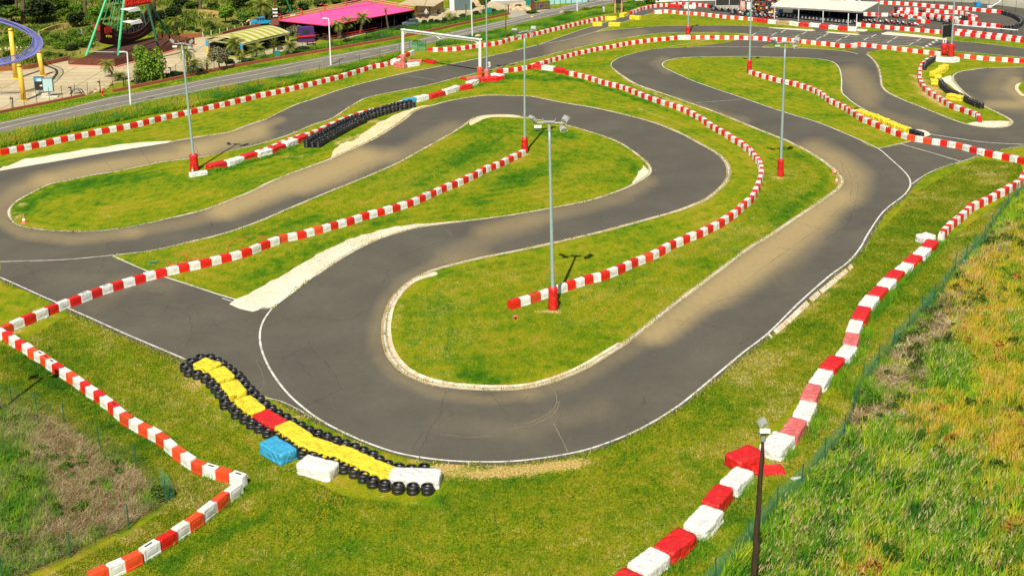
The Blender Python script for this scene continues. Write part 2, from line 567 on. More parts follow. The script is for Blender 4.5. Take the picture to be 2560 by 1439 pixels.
M['lampgrey'] = plain("lamp_housing", (.42, .42, .38), .5, .2, var=.15, scale=9, rand=.1)
M['lens'] = plain("lamp_lens", (.45, .62, .62), .15, var=.05, rand=0)
M['wpaint'] = plain("white_paint", (.80, .80, .78), .5, var=.05, rand=.04)
M['steel'] = plain("steel", (.45, .46, .45), .4, .5, var=.1)
M['black'] = plain("black_paint", (.012, .013, .014), .45, var=.2)
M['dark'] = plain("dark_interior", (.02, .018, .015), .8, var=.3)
M['gpost'] = plain("green_fence_post", (.012, .11, .065), .6, var=.2)
M['net'] = netmat("green_fence_net", (.08, .36, .19), .46)
M['netl'] = netmat("pale_fence_net", (.10, .16, .07), .13)
M['green'] = plain("green_steel", (.06, .46, .19), .4, .0, var=.12, rand=.05)
M['dgreen'] = plain("dark_green_steel", (.015, .14, .055), .45, var=.15)
M['purple'] = plain("violet_steel", (.20, .20, .56), .35, var=.12)
M['yellow'] = plain("yellow_steel", (.80, .50, .045), .45, var=.08, scale=1.2, dirt=(.5, .28, .05), dirt_amt=.3)
M['bwood'] = wood("dark_stained_boards", (.035, .010, .005), (.12, .035, .015))
M['rwood'] = wood("red_brown_boards", (.09, .022, .009), (.20, .06, .028))
M['pole'] = wood("creosoted_pole", (.012, .007, .004), (.07, .035, .018), 14)
M['bark'] = wood("bark", (.06, .035, .018), (.19, .13, .075), 8)
M['pink'] = plain("pink_canvas", (.86, .09, .30), .55, var=.05, scale=.6, rand=0)
M['salmon'] = plain("salmon_trim", (.80, .32, .22), .6, var=.1)
M['redsteel'] = plain("red_steel", (.55, .02, .015), .45, var=.1)
M['stripe'] = stripemat("striped_canvas", ((.62, .50, .24), (.32, .36, .03)), .62)
M['net_brown'] = plain("brown_camouflage_cloth", (.36, .25, .11), .85, var=.3, scale=5)
M['slate'] = plain("slate_cladding", (.10, .15, .15), .7, var=.12)
M['sheet'] = plain("corrugated_sheet", (.66, .63, .52), .5, .1, var=.12, scale=2, dirt=(.4, .36, .27), dirt_amt=.5)
M['rock'] = plain("rock", (.50, .36, .20), .9, var=.45, scale=3, rand=.2, bmp=.6, bscale=8)
M['darkrock'] = plain("dark_rock", (.07, .05, .035), .9, var=.4, scale=4, rand=.2)
M['glass'] = plain("window_glass", (.03, .04, .045), .12, var=.2)
M['teal'] = plain("teal_paint", (.01, .22, .18), .5, var=.1)
M['aqua'] = plain("aqua_panel", (.35, .62, .60), .3, var=.1)
M['skin'] = plain("skin", (.50, .27, .17), .6, var=.05, rand=0)
M['cloth_green'] = plain("green_shirt", (.02, .48, .20), .8, var=.1, rand=0)
M['cloth_red'] = plain("red_overall", (.55, .01, .012), .8, var=.1, rand=0)
M['cloth_black'] = plain("black_cloth", (.012, .012, .015), .85, var=.2, rand=0)
M['cyan'] = plain("blue_plastic", (.02, .32, .60), .4, var=.1)
M['kartred'] = plain("kart_red", (.45, .02, .02), .35, var=.2, rand=.2)
M['kartwhite'] = plain("kart_white", (.72, .68, .62), .35, var=.1, rand=.1)
M['conecol'] = plain("cone_orange", (.62, .20, .10), .5, var=.08, rand=0)
M['hose'] = plain("orange_hose", (.58, .13, .03), .5, var=.1, rand=0)
M['leafA'] = leafmat("bush_leaves", (.012, .040, .004), (.15, .24, .015), .15)
M['leafB'] = leafmat("bright_leaves", (.025, .095, .006), (.26, .42, .03), .2)
M['leafC'] = leafmat("dark_leaves", (.006, .018, .004), (.055, .085, .015), .1)
M['leafD'] = leafmat("grey_green_leaves", (.035, .04, .018), (.30, .27, .13), .1)
M['palm'] = leafmat("palm_fronds", (.02, .05, .006), (.36, .38, .05), .15)
M['agave'] = leafmat("agave_leaves", (.05, .10, .08), (.42, .52, .40), 0)
M['blade'] = colmat("grass_blades", .75, .25)
M['coat'] = colmat("painted_parts", .5)

# ------------------------------------------------------------------ the ground: outlines traced on the photograph's ground plane
NE = [(1280,129),(1202,146),(1102,166),(1002,186),(915,207),(847,226),(790,246),(740,262),(702,280),(665,299),(640,307),(613,316),(569,332),(496,343),(438,353),
      (426,357),(330,372),(233,388),(117,408),(0,427),(-90,460),(-150,510),(-160,560),(-120,610),(-60,645),(0,655)]
PITN = [(1280,129),(1342,114),(1405,92),(1467,71),(1530,52),(1562,41),(1580,33),(1605,25),(1640,17),(1680,14)]
SE = [(1890,90),(1855,84),(1800,82),(1755,82),(1680,83),(1630,86),(1555,97),(1480,112),(1420,126),(1355,142),(1280,160),(1240,172),(1189,184),(1131,198),(1078,212),(1019,224),(976,232),
      (932,241),(903,251),(873,269),(844,288),(822,300),(780,313),(745,329),(698,346),(640,363),(570,379),(511,392),(481,397),(409,405),(350,417),(292,429),(222,440),(175,451),
      (125,461),(88,478),(44,502),(26,520),(22,534),(28,549),(44,563),(88,573),(160,579),(248,578),(350,563),(438,543),(511,525),(578,500),(640,474),(666,460),(728,434),
      (786,413),(824,399),(844,389),(888,370),(932,349),(961,332),(1005,303),(1030,283),(1049,273),(1078,265),(1122,253),(1180,243),(1224,239),(1280,240),(1330,242),(1405,257),
      (1485,270),(1577,291),(1640,309),(1702,334),(1749,359),(1793,384),(1815,406),(1822,428),(1818,450),(1799,472),(1768,497),(1730,514),(1686,530),(1593,556),(1499,581),(1374,610),
      (1280,630),(1190,648),(1110,668),(1060,685),(1018,712),(985,746),(966,790),(961,835),(973,885),(1005,925),(1050,950),(1110,965),(1200,973),(1290,972),(1370,957),(1450,926),
      (1520,885),(1580,845),(1680,765),(1780,690),(1870,622),(1920,592),(1984,549),(2032,517),(2064,495),(2093,474),(2104,458),(2103,446),(2093,432),(2073,415),(2048,396),(2016,377),(1968,353),
      (1920,334),(1858,309),(1805,287),(1730,260),(1655,234),(1592,212),(1555,190),(1532,172),(1528,161),(1536,152),(1560,141),(1615,127),(1655,122),(1717,119)]
OUT = [(0,655),(158,650),(280,639)]                       # outer line of the left bend
I2N = [(280,639),(379,627),(467,607),(554,586),(640,557),(727,520),(815,483),(903,448),(990,410),(1049,378),(1107,346),(1151,320),(1174,303),(1194,293),(1224,288),(1280,288),
       (1327,297),(1389,308),(1436,319),(1499,338),(1546,356),(1577,375),(1602,394),(1621,413),(1626,427),(1621,438),(1599,453),(1561,472),(1514,489),(1468,503),(1383,520),(1280,538),
       (1200,549),(1165,553),(1049,568),(1002,580),(949,597),(900,620),(850,648),(790,688),(740,726),(705,752),(680,772)]
RING = [(680,772),(660,800),(650,832),(653,870),(668,910),(692,950),(725,990),(765,1025),(800,1050),(850,1077),(920,1108),(1000,1134),(1100,1150),(1200,1155),(1300,1152),(1420,1135),
        (1500,1114),(1600,1073),(1700,1012),(1800,930),(1860,880),(1920,834),(1996,759),(2073,691),(2119,657),(2150,621),(2170,585),(2208,530),(2256,492),(2272,473),(2276,460),(2272,444),(2256,425),(2224,396),
        (2195,372),(2144,348),(2095,327),(2045,307),(1995,292),(1920,268),(1855,245),(1780,220),(1730,202),(1692,185),(1665,172),(1656,164),(1660,156),(1680,149),(1717,144),(1805,142),(1920,143),
        (2020,146),(2070,152),(2090,161),(2100,176),(2104,200),(2104,225),(2110,238),(2140,262),(2190,289),(2240,309),(2288,325),(2336,338),(2395,347),(2432,353),(2480,358),(2560,362),(2700,366)]
R5 = [(2167,136),(2185,152),(2197,172),(2202,195),(2205,215),(2220,232),(2257,250),(2295,265),(2345,285),(2382,300),(2420,312),(2470,320),(2507,319),(2525,313),(2530,305),(2520,296),(2495,283),(2470,271),
      (2445,257),(2420,240),(2400,222),(2388,208),(2382,197),(2385,188),(2400,180),(2432,175),(2470,171),(2560,169),(2700,168)]
SR = [(2245,115),(2290,116),(2345,122),(2385,128),(2470,136),(2560,144),(2700,158)]
R3U = [(1717,119),(1805,118),(1920,119),(1970,120),(2020,122),(2070,125),(2105,128),(2130,132),(2145,136)]
NR = [(1530,76),(1580,72),(1655,66),(1730,65),(1830,65),(1920,69),(2030,78)]
KB = [(2205,86),(2232,86),(2270,91),(2295,93),(2342,99),(2395,104),(2470,111),(2560,122),(2700,135)]
CR = [(2278,462),(2320,434),(2368,415),(2403,405),(2444,391),(2500,376),(2560,366),(2700,345)]
C1A = [(283,640),(325,660),(370,679),(405,691),(465,710),(550,738),(595,751)]
C1B = [(0,694),(37,710),(105,741),(140,756),(175,773),(225,795),(325,840),(450,893),(462,900)]
ROADF = [(-160,345),(0,306),(125,280),(265,245),(375,225),(500,200),(640,173),(765,150),(890,127),(1002,107),(1140,77),(1280,46),(1405,17),(1480,-2),(1640,-45)]
ROADC = [(-160,362),(0,322),(87,301),(225,271),(350,247),(500,213),(640,187),(765,160),(890,138),(1002,119),(1140,89),(1280,54),(1355,35),(1505,2),(1680,-42)]
ROADN = [(-160,380),(0,338),(88,318),(187,297),(335,262),(500,229),(640,202),(815,170),(990,130),(1115,100),(1280,64),(1430,30),(1530,10),(1580,-2),(1760,-45)]
WALL1 = [(-120,312),(0,283),(125,258),(212,240)]
WALL2 = [(282,231),(375,212),(500,186),(640,158),(815,128),(1002,95),(1140,65),(1271,37)]

def dist_poly(px, py, pts, ys=1.8):
    d = np.full(len(px), 1e9)
    P = np.asarray(pts, float)
    for (x0, y0), (x1, y1) in zip(P[:-1], P[1:]):
        dx, dy = x1 - x0, (y1 - y0) * ys
        ax, ay = px - x0, (py - y0) * ys
        t = np.clip((ax * dx + ay * dy) / (dx * dx + dy * dy + 1e-9), 0, 1)
        d = np.minimum(d, np.hypot(ax - t * dx, ay - t * dy))
    return d

# sand carried on to the asphalt: (line, half width px, amount)
DUST = [([(640,332),(570,352),(490,372),(400,392),(292,412),(200,433),(120,452)], 44, .75), ([(510,375),(420,390)], 34, .5),
        ([(120,452),(50,480),(8,515),(5,550),(60,585),(180,600),(330,582)], 30, .42), ([(-60,520),(0,480),(80,450)], 40, .25),
        ([(900,390),(820,425),(735,455),(650,490),(560,525)], 48, .85), ([(960,385),(850,440),(760,470)], 38, .55), ([(1130,322),(1050,360),(985,395)], 36, .35), ([(560,530),(450,560),(330,580)], 30, .35),
        ([(1615,455),(1560,490),(1460,520),(1340,545),(1210,575)], 34, .34), ([(1330,560),(1230,590),(1120,640)], 44, .26),
        ([(1210,640),(1090,665),(1020,700),(970,750),(942,820),(950,890),(1000,945),(1090,985),(1220,1000),(1320,985)], 30, .28),
        ([(1330,985),(1450,945),(1560,880),(1640,825)], 40, .26), ([(1640,835),(1780,728),(1900,640),(2010,560),(2090,500)], 52, .82), ([(1800,740),(1930,650),(2040,560)], 60, .5),
        ([(2130,490),(2140,450),(2100,410),(2040,370)], 46, .58), ([(2150,430),(2090,395)], 40, .3), ([(2150,205),(2165,240),(2130,185)], 44, .45), ([(2330,322),(2250,300),(2170,265)], 24, .22),
        ([(2520,180),(2490,220),(2530,260),(2620,270)], 45, .30), ([(2470,262),(2540,262),(2620,255)], 20, .55), ([(2540,200),(2525,222),(2560,250)], 16, .6),
        ([(1500,92),(1440,112),(1400,125)], 40, .36), ([(1600,84),(1500,105)], 26, .3), ([(700,300),(640,322)], 18, .45), ([(1660,150),(1640,160),(1670,180)], 18, .3), ([(1700,250),(1780,280),(1860,300)], 20, .22),
        ([(240,770),(330,700),(420,720)], 40, .14), ([(1100,1060),(1300,1080),(1500,1020)], 60, .15), ([(300,700),(120,690)], 40, .10), ([(1960,620),(1860,700)], 40, .3), ([(2050,600),(1990,680),(1960,720)], 30, .12)]
RUBB = [([(1420,1010),(1700,870),(1960,700),(2150,540),(2200,470),(2150,390),(2000,320),(1800,240),(1640,180)], 40, .5), ([(700,860),(760,970),(900,1060),(1150,1100)], 60, .35),
        ([(1640,340),(1740,420),(1700,500),(1500,550)], 70, .4), ([(180,400),(330,385),(430,375)], 20, .7), ([(60,430),(-20,470)], 30, .6), ([(1120,275),(1260,262),(1450,300)], 30, .5), ([(700,320),(850,265),(1000,215),(1200,170)], 30, .3),
        ([(1020,330),(960,370)], 26, .55)]
BARE = [([(1095,1172),(1200,1180),(1330,1172),(1440,1160)], 24, .95), ([(1480,1150),(1530,1140)], 20, .4), ([(1450,1190),(1500,1165)], 14, .3), ([(470,950),(545,1040),(640,1095),(730,1150)], 30, .42), ([(860,1215),(1090,1265)], 26, .3),
        ([(660,990),(760,1045),(860,1095),(1000,1140),(1100,1160)], 11, .6), ([(1110,1180),(1130,1220)], 26, .4), ([(480,930),(470,960)], 26, .5), ([(850,1100),(960,1130)], 10, .5),
        ([(830,330),(920,300),(960,310)], 14, .45), ([(840,360),(900,340)], 12, .55), ([(700,395),(800,385)], 10, .35), ([(1590,270),(1660,295)], 7, .45), ([(1540,280),(1660,320)], 6, .25),
        ([(2290,190),(2310,230),(2360,262)], 16, .65), ([(2340,210),(2350,240)], 16, .6), ([(2200,225),(2240,245)], 7, .5), ([(1560,195),(1660,245),(1720,268)], 9, .5),
        ([(100,790),(200,800),(420,880)], 10, .4), ([(60,840),(30,830),(110,770)], 12, .5), ([(150,960),(330,1080),(480,1170)], 7, .35), ([(350,1030),(470,1110),(560,1170),(620,1210)], 10, .30), ([(1000,760),(990,800),(1000,850),(1040,890),(1100,930)], 14, .34),
        ([(1360,780),(1400,775)], 20, .6), ([(2100,460),(2098,430)], 8, .5), ([(30,530),(40,560),(60,500)], 7, .6), ([(1960,445),(1945,446)], 12, .6), ([(1318,385),(1322,382)], 9, .5), ([(1140,560),(800,620),(600,700)], 7, .16),
        ([(2120,680),(2050,745),(1930,840)], 12, .5), ([(1900,860),(2120,690)], 12, .3), ([(2440,455),(2480,450)], 9, .5), ([(2370,478),(2400,470)], 8, .45), ([(2310,520),(2330,530)], 10, .35), ([(2380,600),(2440,570)], 8, .4), ([(2440,570),(2400,590),(2340,640)], 7, .3),
        ([(1890,1210),(1830,1260),(1750,1380)], 16, .42), ([(1650,1320),(1580,1400),(1500,1439)], 26, .34), ([(2050,1000),(1960,1130),(1900,1180)], 16, .34), ([(1930,1190),(1960,1150)], 14, .7), ([(1840,1320),(1790,1400)], 14, .4), ([(2110,820),(2130,880)], 12, .45), ([(2090,1020),(2130,1010)], 20, .6),
        ([(300,360),(450,330),(640,300)], 7, .2), ([(700,260),(860,215),(1000,180),(1150,150)], 12, .24), ([(1050,135),(1180,125),(1300,110)], 10, .22), ([(1160,140),(1190,137)], 10, .4), ([(700,1390),(1000,1360),(1400,1300)], 60, .22), ([(640,1330),(900,1310)], 30, .2), ([(560,1420),(620,1390)], 30, .22), ([(900,1290),(1080,1300)], 22, .2), ([(1440,1250),(1560,1200),(1700,1110)], 30, .16), ([(200,840),(330,900),(430,960)], 20, .25),
        ([(2180,120),(2130,76)], 10, .7), ([(1700,60),(1860,60)], 6, .2), ([(1880,86),(1850,84)], 7, .6), ([(1300,715),(1560,600)], 6, .3), ([(40,1240),(300,1300)], 40, .2), ([(280,550),(240,520)], 10, .4), ([(1490,420),(1450,460)], 30, .16)]
LUSH = [([(60,520),(120,480),(250,450),(400,430)], 26, .7), ([(100,560),(300,570)], 10, .4), ([(1380,420),(1290,450),(1200,500)], 34, .7), ([(1330,330),(1440,340)], 20, .5), ([(1150,640),(1010,740),(1040,850)], 30, .25), ([(1200,900),(1160,940),(1260,950)], 22, .8), ([(1280,330),(1180,380),(1050,460)], 20, .5),
        ([(1590,430),(1560,400)], 18, .5), ([(2070,430),(2060,460),(1980,520),(1940,560)], 18, .6), ([(1960,370),(2040,410)], 16, .4), ([(1700,200),(1900,230)], 14, .2), ([(1330,175),(1500,215),(1700,285)], 9, .8), ([(1560,235),(1650,265)], 6, .5), ([(1180,215),(1290,190),(1400,200)], 14, .6),
        ([(500,440),(620,405),(740,370)], 7, 1.0), ([(560,430),(700,400),(800,380)], 10, .6), ([(620,700),(730,640),(860,600),(1000,540)], 11, .55), ([(2290,660),(2200,770),(2130,850)], 16, .5), ([(0,880),(80,900),(250,1040),(420,1130)], 30, .7), ([(1920,1330),(1830,1439)], 30, .5), ([(500,1290),(620,1220)], 22, .7),
        ([(1180,1260),(1300,1300),(1500,1260)], 30, .3), ([(400,1420),(560,1330),(650,1290)], 26, .7), ([(2200,150),(2230,220)], 22, .2), ([(1350,760),(1400,740)], 30, .2), ([(1720,880),(1900,770),(2060,640)], 10, .7), ([(1960,800),(2060,730)], 10, .6), ([(1560,210),(1590,230)], 10, .3), ([(1230,330),(1160,370)], 10, .5), ([(620,600),(800,540)], 8, .4)]
MEADOW = [(2750,400),(2600,430),(2543,492),(2500,543),(2460,604),(2414,655),(2363,725),(2304,786),(2234,869),(2157,964),(2110,1095),(2060,1152),(2004,1219),(1943,1273),(1873,1363),(1790,1456),(1690,1570),(1690,1640),(2750,1640)]
WILDL = [(-80,985),(30,1012),(93,1031),(161,1063),(250,1119),(340,1171),(415,1255),(322,1321),(177,1391),(20,1462),(-80,1500)]

def edge_attr(me, P, default=9.0):
    n = len(me.vertices); co = np.empty(n * 3); me.vertices.foreach_get('co', co); co = co.reshape(-1, 3)
    out = np.full(n, default)
    if P is not None:
        m = (co[:, 1] > 34) & (co[:, 1] < 240) & (abs(co[:, 0]) < 110)
        out[m] = dist_poly(co[m, 0], co[m, 1], list(P) + [P[0]], 1.0)
    a = me.attributes.new("edge", 'FLOAT', 'POINT'); a.data.foreach_set('value', out)

def paint_attr(me, mode):
    n = len(me.vertices)
    co = np.empty(n * 3); me.vertices.foreach_get('co', co)
    co = co.reshape(-1, 3)
    px, py = PX(co[:, 0], co[:, 1], 0)
    out = np.zeros((n, 4)); out[:, 3] = 1
    vis = (co[:, 1] > 30) & (py > -200) & (py < 1900)
    def st(strokes, ch):
        for pts, r, a in strokes:
            d = dist_poly(px, py, pts)
            out[:, ch] = np.where(vis, 1 - (1 - out[:, ch]) * (1 - a * np.clip(1.35 - d / r, 0, 1)), out[:, ch])
    if mode == 'asphalt':
        st(DUST, 0); st(RUBB, 1)
    else:
        st(BARE, 0); st(LUSH, 1)
        P = np.stack([px, py], 1)
        w = np.zeros(n)
        for poly in (MEADOW, WILDL):
            q = inside(P, poly)
            d = dist_poly(px, py, poly + poly[:1])
            w = np.maximum(w, np.where(q, np.clip(d / 14, 0, 1), 0))
        out[:, 2] = np.where(vis, w, 0)
    a = me.color_attributes.new("paint", 'FLOAT_COLOR', 'POINT')
    a.data.foreach_set('color', out.ravel())

def sheet(name, outline, z, mat, step=1.4, mode=None, kind='structure', n=4, raw=False):
    px = np.asarray(outline, float) if raw else sm(outline, n, True)
    P = GA(px)
    keep = [0]
    for i in range(1, len(P)):
        if np.hypot(*(P[i] - P[keep[-1]])) > .06: keep.append(i)
    P = P[keep]
    lo, hi = P.min(0), P.max(0)
    xs, ys = np.arange(lo[0], hi[0], step), np.arange(lo[1], hi[1], step)
    g = np.stack(np.meshgrid(xs, ys), -1).reshape(-1, 2)
    g = g[inside(g, P)] if len(g) else g
    vs = [Vector(p) for p in P] + [Vector(p) for p in g]
    m = len(P)
    v, e, f, *_ = delaunay_2d_cdt(vs, [(i, (i + 1) % m) for i in range(m)], [list(range(m))], 1, 1e-5)
    me = bpy.data.meshes.new(name)
    me.from_pydata([(p[0], p[1], z) for p in v], [], f)
    me.materials.append(mat)
    bm = bmesh.new(); bm.from_mesh(me)
    for fc in bm.faces:
        if fc.normal.z < 0: fc.normal_flip()
    bm.to_mesh(me); bm.free()
    if mode: paint_attr(me, mode)
    if mode == 'grass': edge_attr(me, P)
    o = bpy.data.objects.new(name, me)
    COL.objects.link(o)
    return tag(o, kind=kind)

# base ground, one sheet to the horizon
xs = np.concatenate([[-1500, -600, -260, -160], np.arange(-115, 116, 1.1), [160, 260, 600, 1500]])
ys = np.concatenate([[-400, 0, 25], np.arange(36, 120, .8), np.arange(120, 262, 1.8), [300, 400, 700, 1200, 2500]])
gx, gy = np.meshgrid(xs, ys)
nx, ny = len(xs), len(ys)
me = bpy.data.meshes.new("ground")
idx = np.arange(nx * ny).reshape(ny, nx)
fq = np.stack([idx[:-1, :-1], idx[:-1, 1:], idx[1:, 1:], idx[1:, :-1]], -1).reshape(-1, 4)
me.from_pydata(np.stack([gx, gy, np.zeros_like(gx)], -1).reshape(-1, 3).tolist(), [], fq.tolist())
me.materials.append(M['grass'])
paint_attr(me, 'grass')
ground_me = me
ground = bpy.data.objects.new("ground", me); COL.objects.link(ground); tag(ground, kind='structure')

Z_AS, Z_IS, Z_KB, Z_LN = .020, .028, .034, .040
# everything paved, then the lawns that lie inside it
paved = PITN[::-1] + NE + [(0,700),(62,726),(140,762),(170,780),(212,797),(300,838),(400,882),(462,912),(560,950),(640,980),(684,1000),(740,1030),(790,1056),(850,1083),(920,1114),(1000,1140),(1100,1157),(1200,1163),(1300,1160),(1420,1143),
         (1500,1122),(1600,1080),(1705,1018),(1806,935),(1926,840),(2002,765),(2080,697),(2127,662),(2158,624),(2214,534),(2262,496),(2282,468)] + CR[1:] + [(2800,300),(2800,100),(2700,-60),(2300,-75),(1900,-75),(1650,-45),(1650,-10)]
edge_attr(ground_me, GA(sm(paved, 2, True)))
sheet("race_track", sm(paved[:], 3, True), Z_AS, M['asphalt'], .62, 'asphalt', raw=True)
sheet("lawn", SE + [(1717,119),(1805,109),(1850,100),(1885,92)], Z_IS, M['grass'], .9, 'grass')
sheet("lawn", I2N + [(640,762),(597,750)] + C1A[::-1][1:-1], Z_IS, M['grass'], .8, 'grass')
i4 = RING[RING.index((2195,372)):RING.index((2288,325)) + 1]
sheet("lawn", i4 + [(2300,333),(2290,350)], Z_IS, M['grass'], 1.2, 'grass')
sheet("lawn", R5 + SR[::-1] + [(2205,124),(2175,130)], Z_IS, M['grass'], 1.2, 'grass')
sheet("lawn", [(1905,119),(1940,109),(1990,104),(2060,110),(2138,117),(2134,124),(2105,128),(2070,125),(2020,122),(1960,120)], Z_IS, M['grass'], 1.5, 'grass')
sheet("lawn", [(2560,205),(2548,210),(2543,220),(2550,232),(2580,240),(2700,238),(2700,200)], Z_IS, M['grass'], 1.5, 'grass')
sheet("lawn", [(1487,81),(1535,64),(1592,45),(1635,32),(1680,34),(1760,43),(1850,50),(1930,59),(1990,66),(2032,72),(2028,78),(1920,69),(1830,65),(1730,65),(1655,66),(1580,72),(1530,76)], Z_IS, M['grass'], 1.5, 'grass')
sheet("lawn", [(2072,73),(2110,76),(2144,80),(2144,87),(2100,84),(2070,80)], Z_IS, M['grass'], 1.5, 'grass', n=2)
sheet("lawn", [(2144,68),(2205,74),(2195,79),(2144,77)], Z_IS, M['grass'], 1.5, 'grass', n=2)
sheet("lawn", [(2214,80),(2257,79),(2345,86),(2400,92),(2470,100),(2560,108),(2700,122),(2700,135),(2560,122),(2470,111),(2395,104),(2357,98),(2295,88),(2232,82)], Z_IS, M['grass'], 1.5, 'grass')

# run-off strips of pale concrete and sand beside the track
def strip(name, outline, mat, z=Z_KB, n=3):
    return sheet(name, outline, z, M[mat], 2.5, n=n)
def rough(pts, a=3, k=3, seed=1):
    r = random.Random(seed); P = sm(pts, k); return [(x + r.uniform(-a, a), y + r.uniform(-a, a) * .5) for x, y in P]
strip("concrete_kerb", [(429,353),(426,357),(330,372),(233,388),(117,408),(0,428),(-60,440),(-60,434)] + rough([(0,420),(30,411),(67,397),(117,391),(170,381),(233,372),(321,359),(379,354)], 2.2, 3, 2), 'conc')
strip("concrete_kerb", [(680,769),(705,750),(740,724),(790,686),(850,646),(900,618),(949,595),(1002,578),(1049,566),(1165,552),(1157,552)] + rough([(1078,559),(990,567),(932,581),(873,599),(820,622),(780,645),(720,680),(660,712),(610,742)], 3, 4, 3) + [(573,761),(632,780),(655,769)], 'conc', n=2)
strip("sand_kerb", [(826,402),(844,389),(888,370),(932,349),(961,332),(1005,303),(1030,283),(1049,273),(1078,265)] + rough([(1060,266),(1020,275),(985,290),(950,305),(930,318),(900,340),(885,350),(860,358),(840,372),(828,386)], 3, 3, 4), 'sand')
strip("concrete_kerb", [(1174,303),(1194,293),(1224,288),(1280,288),(1327,297),(1300,295),(1250,293),(1216,296),(1190,308),(1176,314)], 'sand')
strip("concrete_kerb", [(1625,432),(1621,440),(1599,455),(1578,463)] + rough([(1586,448),(1597,430),(1609,415)], 2, 3, 5), 'conc', n=2)
strip("concrete_kerb", [(2415,311),(2450,304),(2500,303),(2524,305),(2527,308),(2520,314),(2500,318),(2470,319),(2440,315)], 'conc')
strip("concrete_kerb", [(2382,198),(2386,208),(2400,224),(2420,241),(2440,256),(2428,250),(2395,230),(2372,212),(2350,200),(2355,196),(2376,190)], 'conc')
strip("concrete_kerb", [(1920,69),(2032,75),(2028,79),(1990,76),(1945,73)], 'conc', n=2)
strip("concrete_kerb", [(2072,80),(2142,86),(2142,89),(2070,83)], 'conc', n=2)
strip("concrete_kerb", [(2213,82),(2232,82),(2295,88),(2357,96),(2368,100),(2342,99),(2270,92),(2204,87)], 'conc', n=2)
strip("concrete_kerb", [(2142,73),(2170,75),(2160,80),(2142,78)], 'conc', n=2)
strip("sand_kerb", [(2554,208),(2543,210),(2537,219),(2544,232),(2570,243),(2700,242),(2700,236),(2575,238),(2553,231),(2546,220),(2550,212)], 'sand')
strip("sand_kerb", [(2280,325),(2310,326),(2327,338),(2300,344),(2285,338)], 'conc', n=2)

M['worn'] = groundmat("worn_dusty_edge", [(.3, (.20, .15, .07)), (.5, (.42, .32, .16)), (.7, (.58, .47, .27))], 2.5)
# brick kerb round the near hairpin
inner = [(1092,688),(1050,700),(1018,722),(993,755),(981,790),(978,833),(990,880),(1020,917),(1062,940),(1118,955),(1200,963),(1290,963),(1366,948),(1442,918),(1508,880),(1545,858)]
outer = [(1084,680),(1045,692),(1012,716),(982,750),(966,790),(962,835),(974,885),(1006,924),(1051,949),(1111,964),(1200,972),(1290,971),(1370,956),(1450,925),(1520,884),(1552,862)]
mb = MB()
a, b = GA(sm(inner, 16)), GA(sm(outer, 16))
r = random.Random(3)
L = min(len(a), len(b))
acc, i0 = 0, 0
for i in range(1, L):
    acc += np.hypot(*((a[i] + b[i]) / 2 - (a[i - 1] + b[i - 1]) / 2))
    if acc > .24 or i == L - 1:
        if i - 1 > i0 and r.random() > .03:
            h = Z_LN + r.uniform(.012, .035)
            j = i - 1 if i - 1 > i0 else i
            def lp(k, t): return a[k] * (1 - t) + b[k] * t
            t1 = .62 + r.uniform(-.05, .05)
            f = .93
            q = [lp(i0, 0), lp(i0, t1), lp(i0, 0) * (1 - f) + lp(i, 0) * f, lp(i0, t1) * (1 - f) + lp(i, t1) * f]
            vs = [(q[0][0], q[0][1]), (q[1][0], q[1][1]), (q[3][0], q[3][1]), (q[2][0], q[2][1])]
            mb.prism(vs, 0.0, h, 0 if r.random() > .5 else 1)
        acc, i0 = 0, i
mb.build("brick_kerb", [M['conc'], M['brick']])
bpy.data.objects["brick_kerb"]["kind"] = 'structure'
strip("kerb_bed", inner + outer[::-1], 'brick', Z_KB, n=3)
a, b = GA(sm([(2134,669),(2080,715),(2031,756),(1977,806),(1926,849)], 16)), GA(sm([(2128,661),(2072,706),(2022,747),(1968,797),(1918,840)], 16))
mb = MB()
for i in range(0, len(a) - 2, 1):
    if r.random() > .12:
        h = .03 + r.uniform(0, .03)
        q = [a[i], b[i], b[i] * .1 + b[i + 1] * .9, a[i] * .1 + a[i + 1] * .9]
        mb.prism([tuple(p) for p in q], 0, h, 0 if r.random() > .4 else 1)
mb.build("brick_kerb", [M['conc'], M['brick']])["kind"] = 'structure'

# painted lines
lines = MB()
def line(pts, w=.105, z=Z_LN, n=4, gap=None, mb=None, wob=.012):
    mb = mb or lines
    P = GA(sm(pts, n))
    d = np.gradient(P, axis=0)
    d /= np.hypot(d[:, 0], d[:, 1])[:, None] + 1e-9
    nrm = np.stack([-d[:, 1], d[:, 0]], 1)
    wv = w / 2 * (1 + rng.uniform(-.10, .10, len(P)))
    A, B = P + nrm * wv[:, None], P - nrm * wv[:, None]
    s = np.concatenate([[0], np.cumsum(np.hypot(*(P[1:] - P[:-1]).T))])
    vs = [(x, y, z) for x, y in A] + [(x, y, z) for x, y in B]
    k = len(P)
    fs = [(k + i, k + i + 1, i + 1, i) for i in range(k - 1) if not gap or (s[i] % (gap[0] + gap[1])) < gap[0]]
    mb.add(vs, fs)
line(NE[:9], .11); line(NE[8:16], .09); line(NE[15:], .10)
line(SE[2:]); line(OUT); line(I2N); line(RING, .125); line(R5, .10); line(SR, .09); line(R3U, .10); line(NR, .09); line(KB[4:], .1); line(CR[:5], .10); line(CR[5:], .10)
line(C1A, .11); line(C1B, .11); line(PITN[:7], .1)
line([(1487,81),(1535,64),(1592,45),(1635,32)], .1); line([(1280,129),(1345,113),(1420,100),(1477,84),(1500,78),(1530,76)], .1)
line([(2250,360),(2330,383),(2403,405)], .11); line([(2195,372),(2252,359),(2290,350)], .1); line([(1670,118),(1760,102),(1800,97)], .09)
